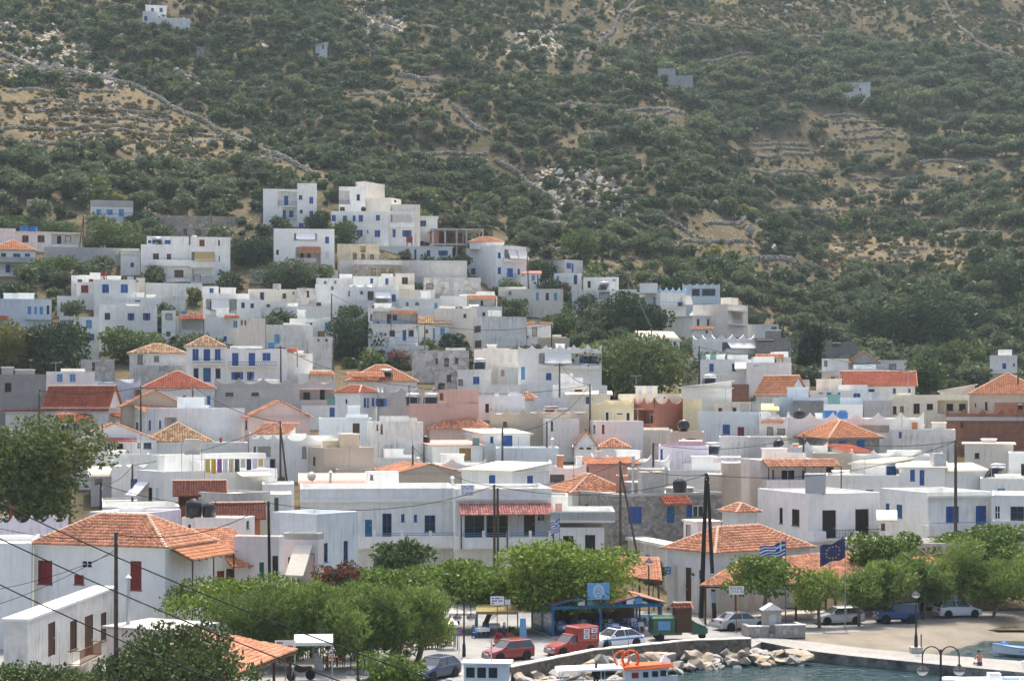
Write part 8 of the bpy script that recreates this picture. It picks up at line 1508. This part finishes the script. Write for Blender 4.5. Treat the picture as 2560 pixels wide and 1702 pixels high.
# ------------------------------------------------------------------ things standing on the roofs
def roof_at(x,y,dmin=1.2):
 best=None
 for lab,s in HOUSES.items():
  if 'wall' in lab.split()[:4] and 'retaining' in lab:continue
  kx=(x-CX)/F
  for d in (dmin,2.2,3.5):
   Y=s.C.y+d; p=Vector((kx*Y,Y,0))-Vector((s.C.x,s.C.y,0)); a,b=p.dot(s.u),p.dot(s.v)
   if not (.3<a<s.w-.3 and .3<b<s.d-.3):continue
   z=s.base.z+s.zr; py=HY-F*(z-H)/Y; e=abs(py-y)+d*.5
   if best is None or e<best[0]:best=(e,Vector((kx*Y,Y,z)),lab)
 return best
USED={}
def on_roof(name,what,cat,t,x,y,tol=16):
 X,Yp=px(t,x,y); b=roof_at(X,Yp)
 if b is None or b[0]>tol:return None,0
 lab=what+' on the '+' '.join(b[2].split()[:7]); k=USED.get(lab,0); USED[lab]=k+1
 lab+=('',', a second one',', a third one',', a fourth one')[min(k,3)]
 return thing(name,lab,cat,b[1],random.uniform(-.3,.3),'rooftop '+cat+'s'),F/b[1].y/TILES[t][2]**-1
def tank(t,x,y,w,kind):
 nm=dict(T='black plastic water tank',O='round black water tank',B='blue plastic water tank',G='grey metal water box',E='faded green water box',R='red metal tank on legs',W='white round tank',C='grey concrete cistern')[kind]
 r,sc=on_roof('water_tank',nm,'tank',t,x,y)
 if not r:return
 W=w/sc; h=W/2; mb=MB()
 if kind=='T':mb.lathe([(h,0),(h,W*.8),(h*.9,W*.98),(h*.4,W*1.08),(h*.35,W*1.16),(.02,W*1.17)],16); mb.build('shell',M['black_plastic'],r,True)
 elif kind in 'OW':mb.lathe([(.05,-h*1.15),(h*.8,-h*1.05),(h,-h*.6),(h,h*.6),(h*.8,h*1.05),(.05,h*1.15)],16,(0,0,h+.1),0,'y' if kind=='O' else 'x'); mb.build('shell',M['black_plastic'] if kind=='O' else M['white'],r,True); mb=MB(); mb.box(-h*.6,-h,0,h*.6,h,.15); mb.build('cradle',M['rust'],r)
 else:
  z=.9 if kind=='R' else .12; m=dict(B='blue_plastic',G='metal',E='teal2',R='redtank',C='concrete')[kind]; mb.box(-h,-h,z,h,h,z+W*.95); mb.build('shell',M[m],r); mb=MB(); mb.box(-h*.96,-h*.96,z+W*.95,h*.96,h*.96,z+W*.95+.04); mb.build('lid',M[m],r)
  for a in (-1,1):
   for b in (-1,1):mb=MB(); mb.box(a*h*.8-.05,b*h*.8-.05,0,a*h*.8+.05,b*h*.8+.05,z-.002); mb.build('leg',M['rust'],r)
M['redtank']=paint('red oxide tank',(.24,.035,.03),.6,.2,3)
for q in ('A0 1632 188 140 T','A0 1762 184 112 T','B1 1632 318 62 T','B3 467 645 104 T','C2 1293 562 38 T','B2 1548 1175 120 T','B0 2075 1140 105 T','B1 860 1050 100 O','B1 1497 762 74 O','B2 1520 330 80 O','B2 1580 662 100 O','B3 1180 822 95 O','B3 1335 822 110 O','B3 1375 745 80 O','B3 290 865 90 O','B1 950 1050 60 O','C1 975 280 45 O','B3 722 632 100 B','B3 832 632 85 B','B3 1185 737 105 B','B2 2160 347 62 B','C0 203 462 52 B','C0 283 462 48 B','C1 198 1442 52 B','C1 2110 1008 52 B','C0 1553 1152 42 B','B1 325 436 70 B','B0 838 222 50 B','C2 20 705 50 B','B1 2155 360 72 G','B2 65 360 66 G','B2 80 470 44 G','B2 900 358 72 G','B2 1355 618 82 G','B3 600 1197 168 G','B3 2025 1005 120 G','B3 1095 406 72 G','B0 948 230 70 G','B0 428 550 72 G','B3 1635 975 110 G','B0 1605 372 80 G','C0 1100 860 40 G','B1 1920 748 58 E','B1 705 442 72 E','B3 757 434 80 E','B2 1740 55 40 E','B2 1830 55 50 E','C2 350 868 36 E','B1 555 560 78 R','B3 1805 845 140 R','C0 875 860 42 R','C1 1360 575 50 R','C3 342 1300 44 R','B1 1430 1142 105 W','B1 320 1035 148 C','B0 1620 860 130 C','B2 2095 530 78 C','B2 2190 530 78 C','C1 243 945 52 C','B2 1305 1170 190 C'):
 a=q.split(); tank(a[0],float(a[1]),float(a[2]),float(a[3]),a[4])
def solar(t,x,y):
 r,sc=on_roof('solar_heater','solar water heater','heater',t,x,y)
 if not r:return
 r.rotation_euler.z+=math.pi
 mb=MB(); mb.face([(-.9,-.9,.25),(.9,-.9,.25),(.9,.45,1.25),(-.9,.45,1.25)]); mb.face([(-.9,.45,1.22),(.9,.45,1.22),(.9,-.9,.22),(-.9,-.9,.22)]); mb.build('panel',M['panel'],r); mb=MB(); mb.lathe([(.05,-.85),(.24,-.8),(.26,0),(.24,.8),(.05,.85)],12,(0,.6,1.5),0,'x'); mb.build('cylinder',M['metal'],r,True)
 for a in (-.8,.8):mb=MB(); mb.tube((a,.6,0),(a,.6,1.3),.03); mb.tube((a,-.85,0),(a,.5,1.15),.03); mb.build('frame',M['steel'],r)
for q in ('B1 1540 425','B1 2255 482','B2 760 872','B2 1820 882','B3 1140 346','B3 2120 1030','C1 1180 292','B1 815 150','B1 990 120','B1 1165 262','B2 1795 262','B1 1950 150','B2 170 462','C0 1325 575','B1 1390 420','B3 1990 275','C2 905 600','B0 1935 460'):a=q.split(); solar(a[0],float(a[1]),float(a[2]))
def aerial(t,x,y,h=2.6):
 r,sc=on_roof('antenna','thin television aerial','antenna',t,x,y,22)
 if not r:return
 mb=MB(); mb.tube((0,0,0),(0,0,h),.04,n=4); mb.build('mast',M['steel'],r); mb=MB(); mb.tube((-.75,0,h-.1),(.75,.1,h),.03,n=4); [mb.tube((-.7+k*.23,-.28,h-.08),(-.7+k*.23,.28,h-.08),.012,n=3) for k in range(7)]; mb.build('elements',M['metal'],r)
for q in ('B0 470 245','B0 1700 1000','B0 1625 1000','B0 1530 1000','B0 720 860','B0 1185 860','B0 1105 930','B1 1755 1140','B1 2130 1135','B1 1000 890','B1 1100 880','B1 1250 885','B1 1925 905','B1 855 990','B1 530 1320','B1 580 1330','B1 1430 600','B2 540 740','B2 625 745','B2 1195 760','B2 1525 985','B2 1570 990','B2 1890 710','B2 655 1190','B2 1405 860','B3 1020 1080','B3 1310 820','B3 1330 640','B3 2225 920','B3 225 440','B3 1385 345','C1 1090 915','B0 1790 560','B2 1180 380','A0 548 800','A0 85 900','B2 2220 860','B1 2280 895','B2 1935 400','B3 320 490','C0 1045 860','C1 590 905','C2 1010 610','B3 785 1035','B1 70 360','B0 1550 300','B1 180 560'):a=q.split(); aerial(a[0],float(a[1]),float(a[2]),random.uniform(1.8,3.6))
def dish(t,x,y,w):
 r,sc=on_roof('satellite_dish','white satellite dish','dish',t,x,y)
 if not r:return
 R=w/sc/2; mb=MB(); mb.lathe([(.02,.0),(R*.5,-R*.08),(R*.85,-R*.22),(R,-R*.32)],16,(0,0,R+.3),0,'y'); d=mb.build('bowl',M['pale_dish'],r,True); mb=MB(); mb.tube((0,.1,0),(0,.1,R+.4),.04); mb.build('stand',M['steel'],r)
M['pale_dish']=paint('pale dish',(.62,.62,.58),.6,.06,3)
for q in ('A0 1345 1010 85','B1 540 1138 80','B1 1530 1150 75','B0 2090 230 36','C0 1318 572 30','B1 1620 1150 50','B2 1580 745 40'):a=q.split(); dish(a[0],float(a[1]),float(a[2]),float(a[3]))
def flue(t,x,y,hp,kind):
 nm=dict(c='metal flue pipe with cowl',r='red flue pipe',w='white chimney',k='brick chimney')[kind]; r,sc=on_roof('chimney',nm,'chimney',t,x,y,40)
 if not r:return
 h=hp/sc; mb=MB()
 if kind in 'cr':mb.lathe([(.14,0),(.14,h),(.24,h+.02),(.24,h+.08),(.02,h+.28)],10); mb.build('pipe',M['metal'] if kind=='c' else M['redtank'],r)
 else:mb.box(-.3,-.3,0,.3,.3,h); mb.build('stack',M['white'] if kind=='w' else M['terracotta'],r); mb=MB(); mb.box(-.38,-.38,h,.38,.38,h+.1); mb.build('cap',M['roofcream'],r)
for q in ('A0 90 310 170 r','A0 1080 1010 400 c','B1 695 1150 90 c','B1 1722 1160 160 c','B1 437 1130 80 c','B2 475 935 130 c','B2 1155 1180 320 c','B0 1110 720 65 r','B0 1860 885 95 r','B0 1995 1020 130 c','B2 1215 398 75 w','B2 1290 398 70 w','B2 870 812 100 w','B2 887 300 40 w','B3 655 1075 90 c','B3 1438 640 65 k','B3 435 850 55 k','B2 540 930 130 k','B2 700 930 120 w','B0 1320 730 45 r','B3 240 1170 100 r','A3 405 310 40 c','B1 640 300 40 w','C2 445 1090 30 w','C0 1635 505 25 w'):a=q.split(); flue(a[0],float(a[1]),float(a[2]),float(a[3]),a[4])
def roof_parts():
 rg=random.Random(12)
 for lab,s in HOUSES.items():
  if not (175<s.Y<330) or s.e.get('category')!='house' or not hasattr(s,'zr') or any(c.name.startswith(('roof_tiles','eaves','roof_sheet')) for c in s.e.children) or s.w<5 or s.d<4.5:continue
  for k in range(rg.choice((1,1,2,2))):
   w_=rg.uniform(1.2,2.8); d_=rg.uniform(1.2,2.4); a=rg.uniform(.6,s.w-w_-.6); b=rg.uniform(1.4,max(1.6,s.d-d_-.4)); h=rg.choice((.5,.8,1.1,1.5)); mb=MB()
   if rg.random()<.45:mb.box(a,b,s.zr,min(a+w_*2,s.w-.4),b+.2,s.zr+h*.7); mb.build('roof_wall',s.mat,s.e)
   else:mb.box(a,b,s.zr,a+w_,b+d_,s.zr+h); rr_=mb.build('roof_room',s.mat,s.e); mb=MB(); mb.box(a-.1,b-.1,s.zr+h+.002,a+w_+.1,b+d_+.1,s.zr+h+.12); mb.build('roof_slab',M['roofwhite'],rr_)
roof_parts()
def washing(label,t,x0,x1,y,items,on):
 X0,Yp=px(t,x0,y); X1,_=px(t,x1,y); q=next(v for k,v in HOUSES.items() if k.startswith(on)); b=(0,Vector((0,q.Y+1.5,q.base.z+q.zr)))
 Y=b[1].y-.4; a=P(X0,Yp,Y); c=P(X1,Yp,Y); r=thing('washing_line',label,'laundry',(a.x,Y,b[1].z)); z=a.z-b[1].z; L=c.x-a.x; mb=MB(); mb.tube((0,0,z),(L,0,z),.012,n=4); mb.build('rope',M['wire'],r)
 for s in (0,L):mb=MB(); mb.tube((s,0,0),(s,0,z),.03,n=5); mb.build('post',M['steel'],r)
 for i,col in enumerate(items):
  w_=L/len(items)*.82; x=L*(i+.1)/len(items); h=min(z*.85,random.uniform(.7,1.5)); mb=MB(); n=6
  for k in range(n):f=lambda q:.06*math.sin(q*1.7+i); xa,xb=x+w_*k/n,x+w_*(k+1)/n; mb.face([(xa,f(k)-.02,z-h),(xb,f(k+1)-.02,z-h),(xb,-.005,z),(xa,-.005,z)])
  mb.build('cloth',MATS.get('cloth '+str(col)) or paint('cloth '+str(col),col,.9,.05,3),r)
washing('line of yellow, purple and white washing on the laundry house roof','B0',1725,2320,900,[(.7,.55,.1),(.75,.45,.05),(.35,.15,.4),(.8,.8,.8),(.72,.6,.4),(.1,.12,.08),(.75,.68,.5),(.06,.07,.15),(.8,.8,.8),(.75,.55,.2),(.8,.8,.8),(.03,.03,.04)],'white house with rooftop laundry')
washing('line of white washing in front of the beige grey house','B1',1280,1530,248,[(.05,.05,.12),(.8,.8,.8),(.8,.8,.82),(.75,.75,.78),(.6,.4,.4)],'house with bright orange roof')
# ------------------------------------------------------------------ dry stone walls, terraces and outcrops on the hill
PALE=stone_mat('pale limestone',[(.38,.35,.29),(.52,.48,.41),(.44,.41,.35),(.58,.545,.48)],1.0,(.36,.32,.26),.04)
LIME=stone_mat('limestone',[(.42,.39,.33),(.56,.52,.45),(.49,.46,.39),(.62,.58,.51)],1.2,(.30,.27,.22),.05)
def dry_wall(label,pts,h=1.1,name='stone_wall'):
 rng=np.random.default_rng(int(pts[0][0]+pts[0][1]*3)); W=[]
 for x,y in pts:Y=hit(x,y,0.3,300); W.append(Vector(((x-CX)/F*Y,Y,0)))
 V=[]; Fc=[]; cube=np.array([(a,b,c) for a in (-.5,.5) for b in (-.5,.5) for c in (-.5,.5)]); q=np.array([(0,1,3,2),(4,6,7,5),(0,4,5,1),(2,3,7,6),(0,2,6,4),(1,5,7,3)])
 for a,b in zip(W[:-1],W[1:]):
  L=(b-a).length; k=max(2,int(L/.55))
  for i in range(k):
   p=a.lerp(b,(i+rng.random())/k); z=tz(p.x,p.y)
   for j in range(max(2,int(h/.38))):
    s=rng.uniform(.4,.85,3)*(.9,.8,.62); c=cube*s*(1+rng.uniform(-.15,.15,(8,3))); t=rng.uniform(0,3); R=np.array([[math.cos(t),-math.sin(t),0],[math.sin(t),math.cos(t),0],[0,0,1]]); o=len(V)*8; V.append(c @ R.T+(p.x+rng.normal(0,.14),p.y+rng.normal(0,.14),z+.1+j*.36)); Fc.append(q+o)
 V=np.concatenate(V); c=V.mean(0); r=thing(name,label,'wall',tuple(c)); o=obj('stones',np_mesh('stones',V-c,np.concatenate(Fc),LIME),r); o['kind']='stuff'
for l,p,h in HW:dry_wall(l,p,h)
for i,(a,b,y) in enumerate(TR):dry_wall('low terrace wall on the hillside, one of the many scattered steps',[(a,y+2),((a+b)/2,y-1),(b,y+1)],.9,'terrace_wall')
for o in list(COL.objects):
 if o.name.startswith('terrace_wall'):o['group']='terrace walls on the hillside'
def outcrops():
 rng=np.random.default_rng(9); ms=[]
 for i in range(5):m=boulder_mesh(rng,'outcrop',PALE); ms.append(m)
 N=34000; pxs=rng.uniform(-50,2610,N); Ys=np.sqrt(rng.uniform(330.0**2,720.0**2,N)); X=(pxs-CX)/F*Ys; Z=terrain(X,Ys); py=HY-F*(Z-H)/Ys; k=np.zeros(N,bool); wob=(vnoise(X,Ys,9,91)-.5)*50
 for p in ROCKY:k |= in_poly(pxs+wob,py+wob*.5,p)
 k &= (vnoise(X,Ys,5,93)>.42); k |= (rng.random(N)<.02)&~in_poly(pxs,py,VILLAGE)
 k &= py<640
 gn_scatter('rock_outcrop',list(zip(X[k],Ys[k],Z[k],np.minimum(rng.gamma(2.2,.24,N),1.2)[k]+.25)),ms,'pale limestone outcrops scattered on the hillside','rock')
outcrops()
# ------------------------------------------------------------------ unfinished concrete frame on the upper village edge
def frame_house():
 x0,yb=px('C1',1552,700); Y=hit(x0,yb,0); a=P(x0,yb,Y); b=P(px('C1',1830,700)[0],yb,Y); w_=b.x-a.x; d=7.0; zt=P(x0,px('C1',0,442)[1],Y).z-a.z; zm=P(x0,px('C1',0,570)[1],Y).z-a.z; r=thing('unfinished_house','open concrete frame of an unfinished house with red brick infill','building',a,.12); cm=M['concrete']
 for z in (zm,zt):mb=MB(); mb.box(-.3,-.3,z-.28,w_+3.6,d,z); mb.build('slab',cm,r)
 for x in (0,w_*.37,w_*.72,w_+.1,w_+3.3):
  for y in (0,d-.4):mb=MB(); mb.box(x,y,-1.5,x+.32,y+.32,zm-.282); mb.build('column',cm,r); mb=MB(); mb.box(x,y,zm+.002,x+.32,y+.32,zt-.282); mb.build('column',cm,r)
 for q in ((.0,d-.7,zm+.01,w_,d-.5,zt-.29),(-.02,.34,zm+.01,.2,d-.8,zt-.29),(.4,d-.7,-1,w_,d-.5,zm-.29),(.33,-.01,zm+.012,w_*.2,.2,zt-.29)):mb=MB(); mb.box(*q); mb.build('brick_infill',WALL['brick'],r)
frame_house()
# ------------------------------------------------------------------ the hazy summer air
def haze():
 mb=MB(); mb.box(-520,-40,-6,620,1560,460); o=mb.build('haze',None or MATS['limewash']); o.data.materials.clear(); m=bpy.data.materials.new('haze'); m.use_nodes=True; t=m.node_tree; t.nodes.clear(); v=t.nodes.new('ShaderNodeVolumePrincipled'); v.inputs['Color'].default_value=(.74,.92,.96,1); v.inputs['Density'].default_value=HAZE; v.inputs['Anisotropy'].default_value=.3; ou=t.nodes.new('ShaderNodeOutputMaterial'); t.links.new(v.outputs[0],ou.inputs['Volume']); o.data.materials.append(m); tag(o,'thin bluish summer haze over the bay and hillside','haze',None,'stuff')
HAZE=.00011
haze()
make_ground()
